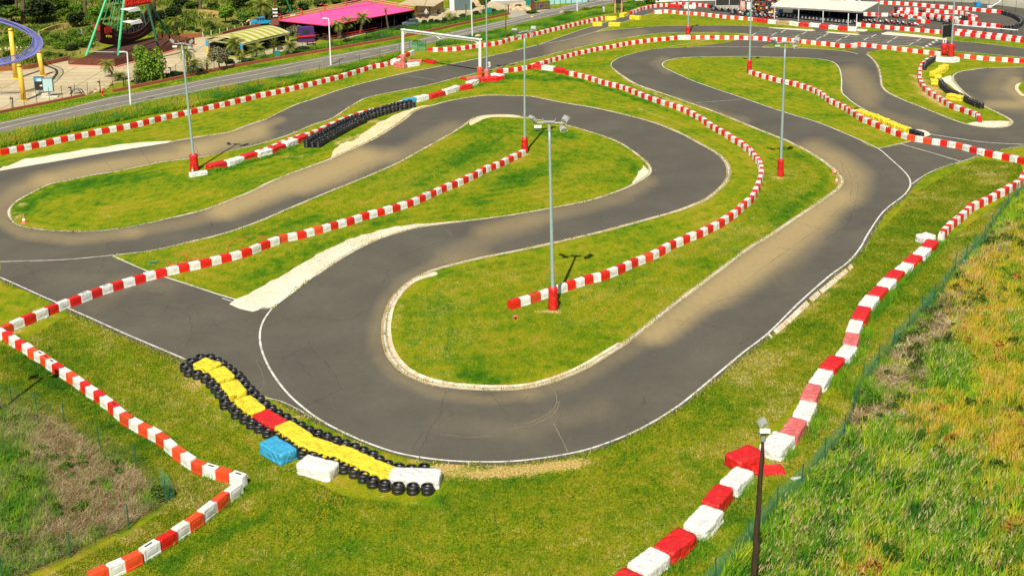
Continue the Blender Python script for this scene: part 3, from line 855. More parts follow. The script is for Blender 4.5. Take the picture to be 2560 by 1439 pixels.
line([(1740,258),(1855,249)], .06); line([(555,746),(600,760),(655,772),(684,769)], .08); line([(1830,100),(1890,101),(1960,104)], .06); line([(1010,187),(1090,202)], .04)
line([(640,990),(700,1003),(745,1024),(779,1043)], .06)
wb = MB()
for e_, w_ in ((SE[45:-6], .42), (I2N[2:-3], .30), (NE[:9], .34), (R5, .30), (SE[2:40], .26), (R3U, .2), (NE[9:16], .5)):
    line(e_, w_, Z_KB + .003, mb=wb)
tag(wb.build("worn_edge", M['worn']), kind='structure')
# starting grid
for k in range(7):
    x0, y0 = 1900 - k * 4, 75 + k * 4.6
    x1, y1 = 2330 - k * 7, 98 + k * 3.6
    line([(x0, y0), ((x0 + x1) / 2 + 4, (y0 + y1) / 2 + .6), (x1, y1)], .09, n=3)
for k, (gx_, gy_) in enumerate([(1960,78),(2012,83),(2065,88),(2118,92),(2185,90),(2240,95),(2297,101),(1936,86),(1993,91),(2048,96),(2098,101),(2166,98),(2225,104),(2280,110),(1886,86)]):
    line([(gx_ - 7, gy_ + 4), (gx_ + 5, gy_ - 3)], .16, n=2)
    line([(gx_ - 13, gy_ - 1.5), (gx_ + 5, gy_ - 1)], .07, n=2)
for k in range(9):
    f = k / 8
    ax, ay = 2345 - 32 * f, 99 + 19 * f
    for j in range(2):
        if (k + j) % 2 == 0:
            qa = [G(ax - 6 + j * 6, ay, Z_LN), G(ax + j * 6, ay + .4, Z_LN), G(ax - 4 + j * 6, ay + 2.4, Z_LN), G(ax - 10 + j * 6, ay + 2.2, Z_LN)]
            lines.add(qa, [(0, 1, 2, 3)])
lo = lines.build("track_markings", M['line'])
tag(lo, kind='structure')

# public road with verge, footpaths, plaza and park beyond
sheet("road", ROADF + ROADN[::-1], .012, M['road'], 3, 'asphalt', n=3)
rl = MB()
line(ROADC[:8], .13, .018, 3, mb=rl); line(ROADC[10:12], .13, .018, 3, mb=rl); line(ROADC[12:], .13, .018, 3, mb=rl); line(ROADC[7:11], .13, .018, 10, (2.6, 1.2), mb=rl); line([(1280,54),(1355,35)], .13, .018, 14, (2.6, 2.0), mb=rl)
line([(x, y + 3.5) for x, y in ROADF], .16, .018, 3, mb=rl); line([(x, y - 3.5) for x, y in ROADN[2:]], .12, .018, 3, mb=rl)
line([(1490,1),(1560,5)], .3, .018, 3, mb=rl)
tag(rl.build("road_markings", M['line']), kind='structure')
sheet("plaza", [(-150,340),(0,281),(125,257),(212,239),(240,232),(260,212),(310,205),(420,188),(520,172),(600,165),(700,140),(760,120),(790,108),(760,98),(600,98),(520,92),(470,100),(400,112),(290,160),(172,152),(87,172),(0,180),(-150,205)], .006, M['plaza'], 4, n=2)
sheet("park_path", [(860,98),(960,70),(1010,58),(1115,50),(1265,27),(1300,20),(1330,-8),(1200,-10),(1130,20),(1000,40),(900,60)], .006, M['plaza'], 4, n=2)
sheet("driveway", [(1271,39),(1282,46),(1345,32),(1400,20),(1330,26),(1275,18),(1200,-8),(1100,-30),(1250,-40),(1320,0),(1275,10)], .010, M['yard'], 4, n=2)
sheet("park_ground", [(-200,215),(0,176),(87,168),(172,148),(240,125),(300,95),(440,92),(505,94),(600,85),(700,60),(800,35),(960,5),(1000,-20),(1000,-150),(-500,-150),(-500,200)], .003, M['park'], 4, n=2)
sheet("park_path", [(95,83),(130,71),(190,62),(182,66),(135,77),(102,88)], .009, M['dirt'], 3, n=3)
sheet("park_path", [(495,34),(520,33),(556,39),(552,44),(500,46)], .009, M['dirt'], 3, n=3)
sheet("park_path", [(0,120),(60,116),(66,119),(0,126)], .009, M['sand'], 3, n=3)
sheet("paddock_yard", [(1900,-5),(2050,-8),(2300,3),(2440,8),(2560,22),(2800,50),(2800,-60),(2300,-70),(1900,-60)], .030, M['yard'], 4, n=2)
sheet("paddock_yard", [(1795,22),(1850,26),(1875,24),(1870,12),(1795,8)], .030, M['yard'], 4, n=2)

# cracks, tyre marks
M['crackfill'] = plain('dark_crack', (.035, .030, .022), .9, rand=0)  # even tone for the crack lines, darker than the asphalt
M['scuff'] = plain('scuffed_asphalt', (.26, .21, .12), .9, rand=0)
cr = MB(); r = random.Random(9)
def crack(pts, w=.035, wob=.10, mb=None):
    P = GA(sm(pts, 10)); P = P + np.array([[r.uniform(-wob, wob), r.uniform(-wob, wob)] for _ in P])
    d = np.gradient(P, axis=0); d /= np.hypot(d[:, 0], d[:, 1])[:, None] + 1e-9
    nn = np.stack([-d[:, 1], d[:, 0]], 1); ww = w * np.array([r.uniform(.12, .45) for _ in P])[:, None]
    vs = [(x, y, Z_AS + .004) for x, y in P + nn * ww] + [(x, y, Z_AS + .004) for x, y in P - nn * ww]; k = len(P)
    (mb or cr).add(vs, [(k + i, k + i + 1, i + 1, i) for i in range(k - 1)])
for c in ([(1060,1112),(1078,1072),(1100,1040),(1106,1005),(1116,978)],[(1030,1118),(1062,1080)],[(760,1018),(800,1000),(850,975),(910,962),(960,960)],[(850,975),(835,930),(790,885),(770,850)],[(420,905),(460,872),(480,830),(470,790),(420,765),(350,760)],[(480,830),(560,805),(620,800)],
          [(330,720),(380,735),(470,735),(500,725)],[(420,765),(400,790),(340,790),(290,770)],[(90,700),(60,660),(20,672)],[(340,360),(365,395),(390,418)],[(262,404),(285,430)],[(470,350),(490,368),(500,392)],[(1770,560),(1790,520)],[(2140,500),(2120,560),(2060,600)],[(2010,560),(2070,575),(2150,570)],[(1940,620),(2010,625),(2100,620)],
          [(1780,760),(1850,740),(1960,745)],[(1690,800),(1760,810),(1830,830)],[(760,790),(860,800),(930,770)],[(1000,640),(1060,620),(1120,600)],[(1120,670),(1100,640)],[(1180,880),(1250,1010),(1330,985)],[(700,900),(760,870)],[(2000,395),(2090,400),(2110,430)]):
    crack(c)
o = cr.build("track_cracks", M['crackfill']); o["kind"] = 'structure'
mk = MB()
for c, w in (([(1285,1064),(1335,1052),(1376,1030),(1392,1004),(1386,978),(1368,960)], .05),([(1275,1072),(1330,1062),(1382,1036),(1399,1004)], .05),([(1230,1090),(1160,1092),(1100,1085)], .04),([(1385,1060),(1398,1085),(1410,1110),(1420,1132)], .06),([(620,1000),(660,960),(640,900)], .03),([(900,430),(970,380),(1060,350)], .05),([(1100,560),(1130,590)], .03)):
    crack(c, w, .03, mk)
o = mk.build("track_scuffs", M['scuff']); o["kind"] = 'structure'
sk = MB()
for c, w in (([(820,462),(880,425),(960,398),(1050,372)], .10),([(835,470),(900,436),(985,402)], .09),([(850,440),(905,450),(960,445)], .07),([(900,395),(915,445),(920,455)], .05),([(620,520),(700,480),(790,440)], .08),([(2125,500),(2128,450),(2105,405),(2040,360)], .09),([(2140,505),(2144,452),(2118,402)], .08),([(1880,690),(1960,632),(2060,560),(2120,500)], .08),([(1860,705),(1950,640),(2040,575)], .07),
             ([(1640,860),(1720,800),(1820,725)], .07),([(700,880),(740,960),(820,1020),(940,1070)], .06),([(2150,180),(2160,220),(2190,255),(2240,280)], .07),([(1480,275),(1600,320),(1720,390)], .06)):
    crack(c, w, .02, sk)
m_, t_, b_ = nt("rubber_marks"); b_.inputs['Base Color'].default_value = (.05, .042, .03, 1); b_.inputs['Roughness'].default_value = .9
tr_ = N(t_, "ShaderNodeBsdfTransparent"); mx_ = N(t_, "ShaderNodeMixShader"); t_.links.new(ramp(t_, noise(t_, 1.3, 4, .6, objc(t_)), [(.35, (.0,) * 3), (.7, (.30,) * 3)]), mx_.inputs[0]); t_.links.new(tr_.outputs[0], mx_.inputs[1]); t_.links.new(b_.outputs[0], mx_.inputs[2]); t_.links.new(mx_.outputs[0], t_.nodes['Material Output'].inputs[0])
o = sk.build("track_tyre_marks", m_); o["kind"] = 'structure'

# ------------------------------------------------------------------ repeated things: every one its own object, the 300 largest in view of a kind
ORD = ["", "first", "second", "third", "fourth", "fifth", "sixth", "seventh", "eighth", "ninth", "tenth"]
def ordn(n):
    return ORD[n] if n <= 10 else "%d%s" % (n, "th" if 10 < n % 100 < 14 else {1: "st", 2: "nd", 3: "rd"}.get(n % 10, "th"))

class Rep:
    def __init__(s, name, cat, limit, restname):
        s.name, s.cat, s.limit, s.rest, s.items = name, cat, limit, restname, []
    def add(s, mesh, loc, rz, sc, label, group):
        x, y = PX(loc[0], loc[1], loc[2])
        d = math.sqrt(loc[0] ** 2 + loc[1] ** 2 + (CAMH - loc[2]) ** 2)
        on = -20 < x < 2580 and -10 < y < 1460
        s.items.append((max(sc) / d if on else 0, mesh, loc, rz, sc, label, group))
    def emit(s):
        s.items = [i for i in s.items if i[0] > 0]
        s.items.sort(key=lambda i: -i[0])
        for a, mesh, loc, rz, sc, label, group in s.items[:s.limit]:
            o = bpy.data.objects.new(s.name, mesh)
            COL.objects.link(o)
            o.location, o.rotation_euler, o.scale = loc, (0, 0, rz), sc
            tag(o, label, s.cat, group)
        rest = s.items[s.limit:]
        if rest:
            mats, vs, fs, mi, off = [], [], [], [], 0
            for a, mesh, loc, rz, sc, label, group in rest:
                mm = Matrix.Translation(loc) @ Matrix.Rotation(rz, 4, 'Z') @ Matrix.Diagonal((*sc, 1))
                lut = []
                for mt in mesh.materials:
                    if mt not in mats: mats.append(mt)
                    lut.append(mats.index(mt))
                vs += [tuple(mm @ v.co) for v in mesh.vertices]
                fs += [tuple(off + i for i in p.vertices) for p in mesh.polygons]
                mi += [lut[p.material_index] for p in mesh.polygons]
                off += len(mesh.vertices)
            me = bpy.data.meshes.new(s.rest)
            me.from_pydata(vs, [], fs)
            for mt in mats: me.materials.append(mt)
            me.polygons.foreach_set('material_index', mi)
            o = bpy.data.objects.new(s.rest, me); COL.objects.link(o)
            tag(o, "the many small far %ss of the paddock rows" % s.name.replace('_', ' '), s.cat, None, 'stuff')

def block_mesh(name, mat, slot=False):
    mb = MB()
    W, H = .23, .58
    def ring(z, k, lx):
        out = []
        for i in range(7):                                   # hollow end
            t = math.pi * (i / 6 - .5)
            out.append((-.5 * lx + .05 * math.cos(t) - .02, W * k * math.sin(t) * -1))
        for i in range(7):                                   # round nose that sits in the next block
            t = math.pi * (i / 6 - .5)
            out.append((.45 * lx + .06 * math.cos(t) - .0, W * k * math.sin(t)))
        return [(x, y, z) for x, y in out]
    lv = [ring(0, 1.0, 1), ring(.10, 1.0, 1), ring(.13, .93, 1), ring(.50, .88, 1), ring(.56, .82, .995), ring(H, .70, .98)]
    vs = sum(lv, [])
    n = 14
    fs = []
    for i in range(len(lv) - 1):
        for k in range(n):
            fs.append((i * n + k, i * n + (k + 1) % n, (i + 1) * n + (k + 1) % n, (i + 1) * n + k))
    fs.append(tuple(range((len(lv) - 1) * n, len(lv) * n)))
    fs.append(tuple(range(n))[::-1])
    mb.add(vs, fs)
    for sgn in (-1, 1):                                      # pressed panel on each face
        mb.box((0, sgn * .205, .31), (.60, .03, .24))
        mb.box((0, sgn * .214, .31), (.46, .018, .14))
    if slot:
        mb.box((0, 0, .5785), (.46, .10, .006), mi=1)  # thin dark box on top; the slot's inner shade is put into its colour
    o = mb.build(name, [mat, M['dark']])
    me = o.data
    bpy.data.objects.remove(o)
    return me

BM = {}
for k, mt in (('red', 'red'), ('orange', 'orange'), ('white', 'white')):
    BM[k] = block_mesh("barrier_block_" + k, M[mt])
    BM[k + 's'] = block_mesh("barrier_block_slotted_" + k, M[mt], True)
blocks = Rep("barrier_block", "barrier block", 300, "far_barrier_rows")

def run(reds, where, frm, group, red='red', lead=False, tail=True, skip=(), slots=.12, wide=1.0, hs=1.0, off_white=None):
    """reds: pixel centres of the red blocks; white ones stand between them"""
    P = [G(x, y, .3) for x, y in reds]
    seq = []
    if lead: seq.append(('white', P[0] + (P[0] - P[1]) / 2))
    for i, p in enumerate(P):
        seq.append((red, p))
        if i < len(P) - 1: seq.append(('white', (p + P[i + 1]) / 2))
        elif tail: seq.append(('white', p + (p - P[i - 1]) / 2))
    cnt = {'r': 0, 'w': 0}
    for i, (c, p) in enumerate(seq):
        a, b = seq[max(i - 1, 0)][1], seq[min(i + 1, len(seq) - 1)][1]
        d = b - a
        ln = d.length / (2 if 0 < i < len(seq) - 1 else 1)
        key = 'w' if c == 'white' else 'r'
        cnt[key] += 1
        if i in skip: continue
        cc = c
        if red == 'orange' and c != 'white' and rnd.random() < .3: cc = 'red'
        if red == 'red' and c != 'white' and rnd.random() < .07: cc = 'orange'
        sl = 's' if rnd.random() < slots else ''
        rz = math.atan2(d[1], d[0]) + rnd.uniform(-.05, .05)
        word = 'white' if key == 'w' else ('faded red' if cc == 'orange' else 'red')
        lab = "%s plastic barrier block, %s %s from %s" % (word, ordn(cnt[key]), 'white' if key == 'w' else 'red', frm)
        lab += " " + where
        blocks.add(BM[cc + sl], (p[0] + rnd.uniform(-.03, .03), p[1] + rnd.uniform(-.03, .03), .0), rz, (ln * rnd.uniform(.955, .99), wide, hs * rnd.uniform(.95, 1.04)), lab, group)

B2 = [(1294,387.6),(1273.3,397.4),(1251.4,409),(1229.5,416.4),(1206,426.6),(1184.3,438.3),(1159.5,450),(1133.2,461.6),(1105.5,471.8),(1079.8,483.5),(1052,496.6),(1022.3,508.3),(986.4,520),(948.8,530.2),(910.5,540.4),
      (872,553.5),(832.6,563.8),(793.8,575.4),(750.9,587),(706.5,595.9),(660,613),(612.8,631.7),(562.4,645),(512.9,657.5),(457.4,668.8),(400.3,682.5),(347,697),(292.7,713),(239,731.3),(184.6,752),(128,772.6),(70,797.6),(12.5,821.4)]
run(B2, "in the long diagonal row", "the mast", "plastic barrier blocks", lead=True, tail=False)
B3 = [(21,843),(53.8,862.7),(86,883),(116,901.5),(147.6,922.7),(184,945),(215,969),(250,993),(287,1020),(319,1048.6),(367,1074),(410,1101),(450,1134.8),(499,1166.7),(563,1185.8)]
run(B3, "towards the near corner", "the left bend", "plastic barrier blocks", red='orange', lead=True)
B3b = [(552,1252.8),(485,1303.9),(414.8,1348.5),(328.7,1399.6),(245.7,1436),(150,1482)]
run(B3b, "on the nearest leg", "the corner", "plastic barrier blocks", red='orange', lead=True, slots=.3)
B4 = [(1286.5,758),(1335.5,743),(1383,727),(1426,712),(1469,698),(1511,687.8),(1550.5,672),(1582,656.5),(1619.8,643.5),(1651,628),(1679,612.4),(1712,598),(1745.7,585),(1772,572.3),(1800.7,558),(1822.6,542.4),(1843,528.3),(1858.6,512.6),
      (1875.7,498.8),(1886,483.9),(1893.8,470),(1898.9,453.8),(1902,440),(1903.9,427.6),(1902.6,416.3),(1898.9,405),(1891,396.5),(1883,386),(1872.6,374),(1859.4,363.8),(1845,353.6),(1828,344.2),(1811.6,332.9),(1796,324.4),(1782,317),(1766.9,307),
      (1754,296.5),(1739.6,288.8),(1724,281),(1709,273.6),(1690,266.5),(1670.5,260),(1649.6,253.8),(1628.8,246),(1610.5,239.5),(1593.8,232.5),(1578,226),(1563.8,220.5),(1547,215.5),(1528,211),(1510.5,207),(1493.8,202),(1477.5,196),(1461,191),(1441.8,187),(1420,182.5)]
run(B4, "round the big curve", "its near end", "plastic barrier blocks", tail=False, skip=(4,))
B5 = [(1887.5,183.8),(1903.8,188.8),(1921,194),(1938.8,199),(1960,204),(1980,208),(1998.8,213),(2016,218),(2031.8,223.8),(2044,229.5),(2055,236),(2064.5,243.8),(2073,250.8),(2088.8,258),(2104.5,265),(2116,271),(2126.5,278.8),(2140,287),(2156.8,297.5),(2177.5,306),
      (2198.8,315),(2225,326),(2248.8,335),(2280,344.7),(2320.6,351.4),(2362,357.8),(2401,365),(2437,375),(2474,383.8),(2517.8,393),(2556,401)]
run(B5, "in the winding right-hand row", "its mast", "plastic barrier blocks", lead=True)
B6 = [(2575,426),(2557.8,440.7),(2549.8,455.7),(2530.6,466),(2512.4,476.8),(2490.6,487),(2470.5,498),(2449,508.4),(2426.7,519),(2413.9,530.8),(2399.5,544.6),(2382.6,556.5),(2367.6,571),(2359,584)]
run(B6[::-1], "beside the netted fence", "the white bale", "plastic barrier blocks", lead=True)
def Z(l, s, ox, oy): return [(ox + x / s, oy + y / s) for x, y in l]
B1 = Z([(40,338),(170,310),(295,285),(423,258),(545,232),(665,207),(780,182),(900,158),(1022,135),(1142,113),(1245,88),(1345,62),(1442,38),(1542,16)], 3.4266, 0, 280) + \
     Z([(1940,1110),(2050,1083),(2158,1058),(2263,1035),(2370,1010),(2475,985)], 4, 0, 0) + Z([(15,957),(118,938),(217,917),(302,897),(400,875),(488,852),(580,832),(665,810),(752,790),(838,768),(927,740),(1012,713),(1092,690),(1175,664),(1253,652),(1330,632),(1420,590),(1510,548)], 4, 640, 0)
run(B1, "along the road-side grass", "the left edge", "plastic barrier blocks")
B8 = Z([(-120,712),(-10,700),(70,690),(165,672),(250,645),(330,625),(380,605),(437,590),(495,575),(550,560),(605,545),(665,530),(727,517),(790,503),(845,493),(915,480),(982,470),(1047,455),(1107,443),(1170,432),(1245,422),(1322,412),(1392,402),(1470,395),(1552,388),(1635,380)], 4, 1280, 0)
run(B8, "in the row south of the straight", "the gantry", "plastic barrier blocks", tail=False)
B8b = Z([(1815,378),(1905,375),(2005,376),(2100,378),(2197,377),(2293,379),(2390,381),(2490,386)], 4, 1280, 0) + Z([(20,392),(120,395),(215,402),(318,412),(413,423),(510,434),(610,443),(700,455),(800,464),(910,443),(1018,456),(1118,468),(1218,479),(1320,491),(1428,505),(1533,517),(1645,530)], 4, 1920, 0)
run(B8b, "in the row below the starting grid", "the red-footed mast", "plastic barrier blocks", red='orange')
run(Z([(1935,560),(2060,573),(2187,587),(2308,595),(2432,603),(2545,610)], 4, 1920, 0), "right of the screen board", "the board", "plastic barrier blocks", red='orange')
B7 = Z([(1655,578),(1610,597),(1570,620),(1535,648),(1525,685),(1520,728),(1516,770),(1520,812),(1543,848),(1580,893),(1630,935),(1685,968),(1737,1000),(1790,1030),(1850,1065),(1960,1100),(2040,1130),(2095,1152),(2115,1190)], 4, 1920, 0)
run(B7, "round the yellow bales", "the masts", "plastic barrier blocks", tail=False)
B9 = Z([(1430,118),(1505,113),(1587,118),(1660,126),(1732,131),(1805,136),(1880,142),(1950,149),(2022,158),(2095,167),(2170,174),(2250,180),(2342,187),(2435,196)], 4, 1280, 0)
run(B9, "in the row before the karts", "its left end", "plastic barrier blocks", red='orange', tail=False)
B10 = Z([(1745,497),(1850,495),(1940,492),(2025,487),(2105,475),(2170,464),(2250,452),(2330,445),(2400,433),(2468,418),(2520,397)], 4, 640, 0) + Z([(30,382),(105,367),(155,355),(215,342),(268,330),(322,316),(375,303),(430,291),(482,278),(532,267),(578,255),(625,244),(672,233),(717,222),(765,212),(815,201),(867,191),(915,182)], 4, 1280, 0)
run(B10, "along the verge right of the gantry", "its left end", "plastic barrier blocks", tail=False)
B11 = [(1577,31.5),(1583,29.5),(1592,26.5),(1601,23),(1608,21),(1619.5,18.5),(1630,16),(1644,14.5),(1659.5,13),(1673,13),(1692,10),(1709,10.5),(1727.5,10.5),(1745,12),(1759,14),(1772,15)]
run(B11, "below the pale grandstand", "the pit lane end", "plastic barrier blocks", tail=False)
r12 = [(960,252),(1057,260),(1150,271),(1250,281),(1347,289),(1447,297),(1550,305),(1645,315),(1745,322),(1850,332),(1950,341),(2055,351),(2155,362),(2258,374),(2362,385),(2462,398),(2550,410)]
run(Z(r12, 4, 1920, 0), "in the row behind the grid", "the kart shelter", "plastic barrier blocks", lead=True)
run(Z([(1870,318),(1970,328),(2070,338),(2170,350),(2270,362),(2370,374),(2470,387),(2560,398)], 4, 1920, -2.5), "in its rear twin row", "the screen board", "plastic barrier blocks")
run(Z([(1100,25),(1180,30),(1263,33),(1347,38),(1432,43),(1520,50),(1610,58),(1697,65),(1787,72),(1875,80),(1960,84),(2030,92),(2110,100),(2210,110),(2315,115)], 4, 1920, 0), "in the topmost paddock row", "the shelter roof", "plastic barrier blocks", tail=False)
run(Z([(1860,212),(1940,225),(2030,232),(2118,243),(2208,250),(2310,262)], 4, 1920, 0), "joining the black tyre arc", "the tall mast", "plastic barrier blocks", tail=False)
run(Z([(1265,112),(1300,97),(1355,96),(1440,97)], 4, 1920, 0), "at the hairpin of blocks", "its tip", "plastic barrier blocks")
run(Z([(1345,127),(1440,134),(1528,143),(1605,152),(1688,163),(1755,172),(1840,182)], 4, 1920, 0), "in the middle paddock row", "its left tip", "plastic barrier blocks", lead=True)
run(Z([(1565,104),(1650,111),(1740,121),(1830,123),(1920,126),(1975,135),(2025,158),(2078,172),(2085,188),(2010,190)], 4, 1920, 0), "in the hooked paddock row", "its left end", "plastic barrier blocks", tail=False)
run(Z([(930,140),(1015,143),(1100,148),(1240,148),(1310,158),(1390,168),(1478,180)], 4, 1920, 0), "right of the kart shelter", "the shelter", "plastic barrier blocks", lead=True)
run(Z([(1520,212),(1600,220)], 4, 1920, 0)[:2], "standing alone by the karts", "its left end", "plastic barrier blocks", tail=False)
run([(x, y) for x, y in Z([(-20,690),(50,668),(120,645),(200,612),(265,585),(330,562),(400,540),(470,518),(540,493),(610,455),(690,425),(770,390),(850,362),(940,335),(1030,313),(1120,292),(1200,268),(1270,245),(1330,225)], 3.4266, 640, 180)][:], "behind the long tyre wall", "the left bales", "plastic barrier blocks", tail=False, hs=.72)
blocks.emit()

# tyres -------------------------------------------------------------------------------------------------
def tyre_mesh(name, n=18, R=.305, r=.20, H=.21):
    mb = MB()
    mb.lathe([(r, .035), (r + .02, .0), (R - .035, .0), (R, .04), (R, .085), (R - .006, .09), (R - .006, .12), (R, .125), (R, H - .04), (R - .035, H), (r + .02, H), (r, H - .035), (r + .03, H - .05), (r + .07, H * .6), (r + .07, H * .4), (r + .03, .05)], n=n, closed=True)
    o = mb.build(name, M['rubber'], smooth=True); me = o.data; bpy.data.objects.remove(o)
    return me
TM = tyre_mesh("tyre_round")
TM2 = tyre_mesh("tyre_small", 10)
tyres = Rep("tyre", "tyre", 300, "far_tyres")
def tyre_at(p, z, label, group, mesh=None, s=1.0, sq=None):
    sq = sq if sq is not None else rnd.uniform(.9, 1.04)
    tyres.add(mesh or TM, (p[0], p[1], z), rnd.uniform(0, 6.28), (s, s * sq, rnd.uniform(.95, 1.05)), label, group)
UP = [(500.6,888),(524.6,888),(542,895.6),(555,904.5),(568.5,913.4),(580.7,922.8),(594.5,932),(604,944),(613,955.7),(624.7,967.5),(635.5,979.8),(648,992),(662.7,1004),(677.5,1015.5),(694,1026.8),(713.3,1038),(730,1048.4),(750,1057.6),(770.5,1068),(794,1076.8),(817.6,1084.3),(839,1094.5),
      (862,1103),(885,1111.6),(907.5,1120.4),(930,1129.9),(946.5,1143.2),(969,1154.2),(996.5,1162),(1027,1165),(1059.4,1162.5)]
HEAD = [(477.8,897.8),(462.6,909.8),(471.8,921.5)]
LOW = [(492.9,928),(513,936.6),(527,948.8),(538,961),(548.3,973.4),(560,986),(561.8,1001),(582,1008),(590,1024.5),(611.8,1037),(627.5,1049.5),(647,1059.5),(668,1071.5),(691,1082),(713.3,1097.7),(732.8,1110),(754.5,1122.9),(779,1132.5),(807,1140),(835.6,1147.4),
       (860,1159.5),(885,1170.5),(908,1182.5),(931.5,1195),(961,1203),(995,1209.3),(1031.6,1211),(1068,1212.4)]
for lst, nm in ((UP, "track side of the long tyre barrier"), (LOW, "grass side of the long tyre barrier"), (HEAD, "at the tip of the long tyre barrier")):
    for i, (x, y) in enumerate(lst):
        p = G(x, y, .42)
        frm = "from the round head"
        tyre_at(p + Vector((rnd.uniform(-.02, .02), rnd.uniform(-.02, .02), 0)), 0.0, "lower tyre, %s stack %s, %s" % (ordn(i + 1), frm, nm), "tyre barrier tyres")
        tyre_at(p, .212, "upper tyre, %s stack %s, %s" % (ordn(i + 1), frm, nm), "tyre barrier tyres")
# tyre wall in the middle of the field: rows of stacks
wallp = sm([(781,362),(800,350),(821,339),(845,326),(870,313),(903,298),(943,284),(984,272),(1028,262)], 12)
W = GA(wallp, .3)
seg = np.hypot(*(W[1:] - W[:-1]).T); cum = np.concatenate([[0], np.cumsum(seg)])
nst = int(cum[-1] / .60)
for k in range(nst + 1):
    s = cum[-1] * k / nst
    x, y = np.interp(s, cum, W[:, 0]), np.interp(s, cum, W[:, 1])
    x2, y2 = np.interp(s + .3, cum, W[:, 0]), np.interp(s + .3, cum, W[:, 1])
    x1, y1 = np.interp(s - .3, cum, W[:, 0]), np.interp(s - .3, cum, W[:, 1])
    t = Vector((x2 - x1, y2 - y1, 0)).normalized(); nrm = Vector((-t[1], t[0], 0))
    rows = 3 if k < nst * .55 else 2
    for j in range(rows):
        p = Vector((x, y, 0)) + nrm * (.6 * (j - (rows - 1) / 2)) + t * rnd.uniform(-.06, .06)
        hi = 4 if j == rows - 1 else 3
        for q in range(hi):
            tyre_at(p, .205 * q, "%s tyre, %s stack from the left, %s of the black tyre wall" % (["lowest", "second", "third", "top"][q], ordn(k + 1), ["front row", "middle row" if rows == 3 else "back row", "back row"][j]), "tyre wall tyres", TM2)
def row(pts, n, hi, nm, z=.4):
    P = GA(sm(pts, 8), z)
    sg = np.hypot(*(P[1:] - P[:-1]).T); cu = np.concatenate([[0], np.cumsum(sg)])
    for k in range(n):
        s = cu[-1] * k / max(n - 1, 1)
        p = Vector((np.interp(s, cu, P[:, 0]) + rnd.uniform(-.04, .04), np.interp(s, cu, P[:, 1]) + rnd.uniform(-.04, .04), 0))
        for q in range(hi):
            tyre_at(p, .21 * q, "%s tyre, %s stack %s" % (["lowest", "second", "third", "top"][q], ordn(k + 1), nm), "far tyre stacks", TM2)
row([(2349,201),(2357,213),(2366,222),(2378,229)], 13, 3, "in the curved stack row below the yellow bales")
row([(2378,229),(2395,236),(2412,244),(2430,254),(2454,263)], 15, 3, "in the stack row ending by the far right bend")
row([(2311,167),(2315,160),(2324,153),(2334,147)], 9, 3, "at the foot of the screen board")
row([(2142,271),(2170,283),(2200,294),(2232,306),(2262,318),(2279,324)], 30, 2, "behind the yellow bales of the right row")
row([(2279,329),(2290,332),(2303,337)], 5, 3, "at the end of the yellow bale row")
row([(2508,29),(2530,36),(2545,43),(2554,52),(2548,60),(2530,66),(2506,68)], 24, 3, "in the black arc closing the paddock lane", .5)
row([(2240,24),(2240,29)], 2, 4, "at the tip of the paddock hairpin"); row([(2408,46),(2414,47)], 2, 4, "in the paddock row gap")
row([(2300,26),(2306,26)], 2, 2, "at the start of the hooked row"); row([(1778,15),(1780,16)], 1, 3, "at the end of the grandstand row")
tyres.emit()

# bales under tarpaulin ---------------------------------------------------------------------------------
from mathutils import noise as mnoise
def bale_mesh(L, W, H, seed, soft=1.0):
    bm = bmesh.new()
    bmesh.ops.create_cube(bm, size=1.0)
    bmesh.ops.subdivide_edges(bm, edges=bm.edges[:], cuts=11, use_grid_fill=True)
    for v in bm.verts:
        x, y, z = v.co * 2
        k = 1 - .06 * abs(x) ** 8 * abs(y) ** 8
        top = max(0, z)
        fx = 1 - .05 * top ** 4; fy = 1 - .07 * top ** 4
        px, py, pz = x * L / 2 * fx * k, y * W / 2 * fy * k, (z + 1) / 2 * H
        if z > .9: pz -= .05 * H * (1 - abs(x)) * soft + .03 * H * (1 - abs(y))
        q = Vector((px * 2.2 + seed * 7.3, py * 2.2, pz * 2.2))
        n1 = mnoise.noise(q); n2 = mnoise.noise(q * 2.7 + Vector((3, 1, 0))); n3 = mnoise.ridged_multi_fractal(q * 1.3, 1.0, 2.0, 3, 1.0, 2.0) - 1
        a = .038 * soft
        px += a * n1 + a * .7 * n2; py += a * n2 * .9 - a * .5 * n3 * (1 if y > 0 else -1) * (1 - top)
        pz += (a * .9 * n1 + a * .5 * n3 * (.4 + .6 * top)) * (0 if z < -.9 else 1)
        if z < -.5: px *= 1 + .03 * n2; py *= 1 + .05 * (1 + n1)
        v.co = (px, py, max(pz, .0))
    me = bpy.data.meshes.new("tarp_bale")
    bm.to_mesh(me); bm.free()
    me.polygons.foreach_set('use_smooth', [True] * len(me.polygons))
    return me
bale_n = [0]
def bale(px, py, L, W, H, d, col, label, group="tarp-covered bales", z=None, soft=1.0, name="tarp_bale"):
    """d: pixel direction the bale runs in"""
    bale_n[0] += 1
    p = G(px, py, H * .6 if z is None else z)
    q = G(px + d[0], py + d[1], H * .6 if z is None else z)
    rz = math.atan2(q[1] - p[1], q[0] - p[0])
    me = bale_mesh(L, W, H, bale_n[0], soft)
    me.materials.append(M['t' + col])
    o = bpy.data.objects.new(name, me); COL.objects.link(o)
    o.location = (p[0], p[1], 0); o.rotation_euler = (0, 0, rz)
    return tag(o, label, "bale", group)
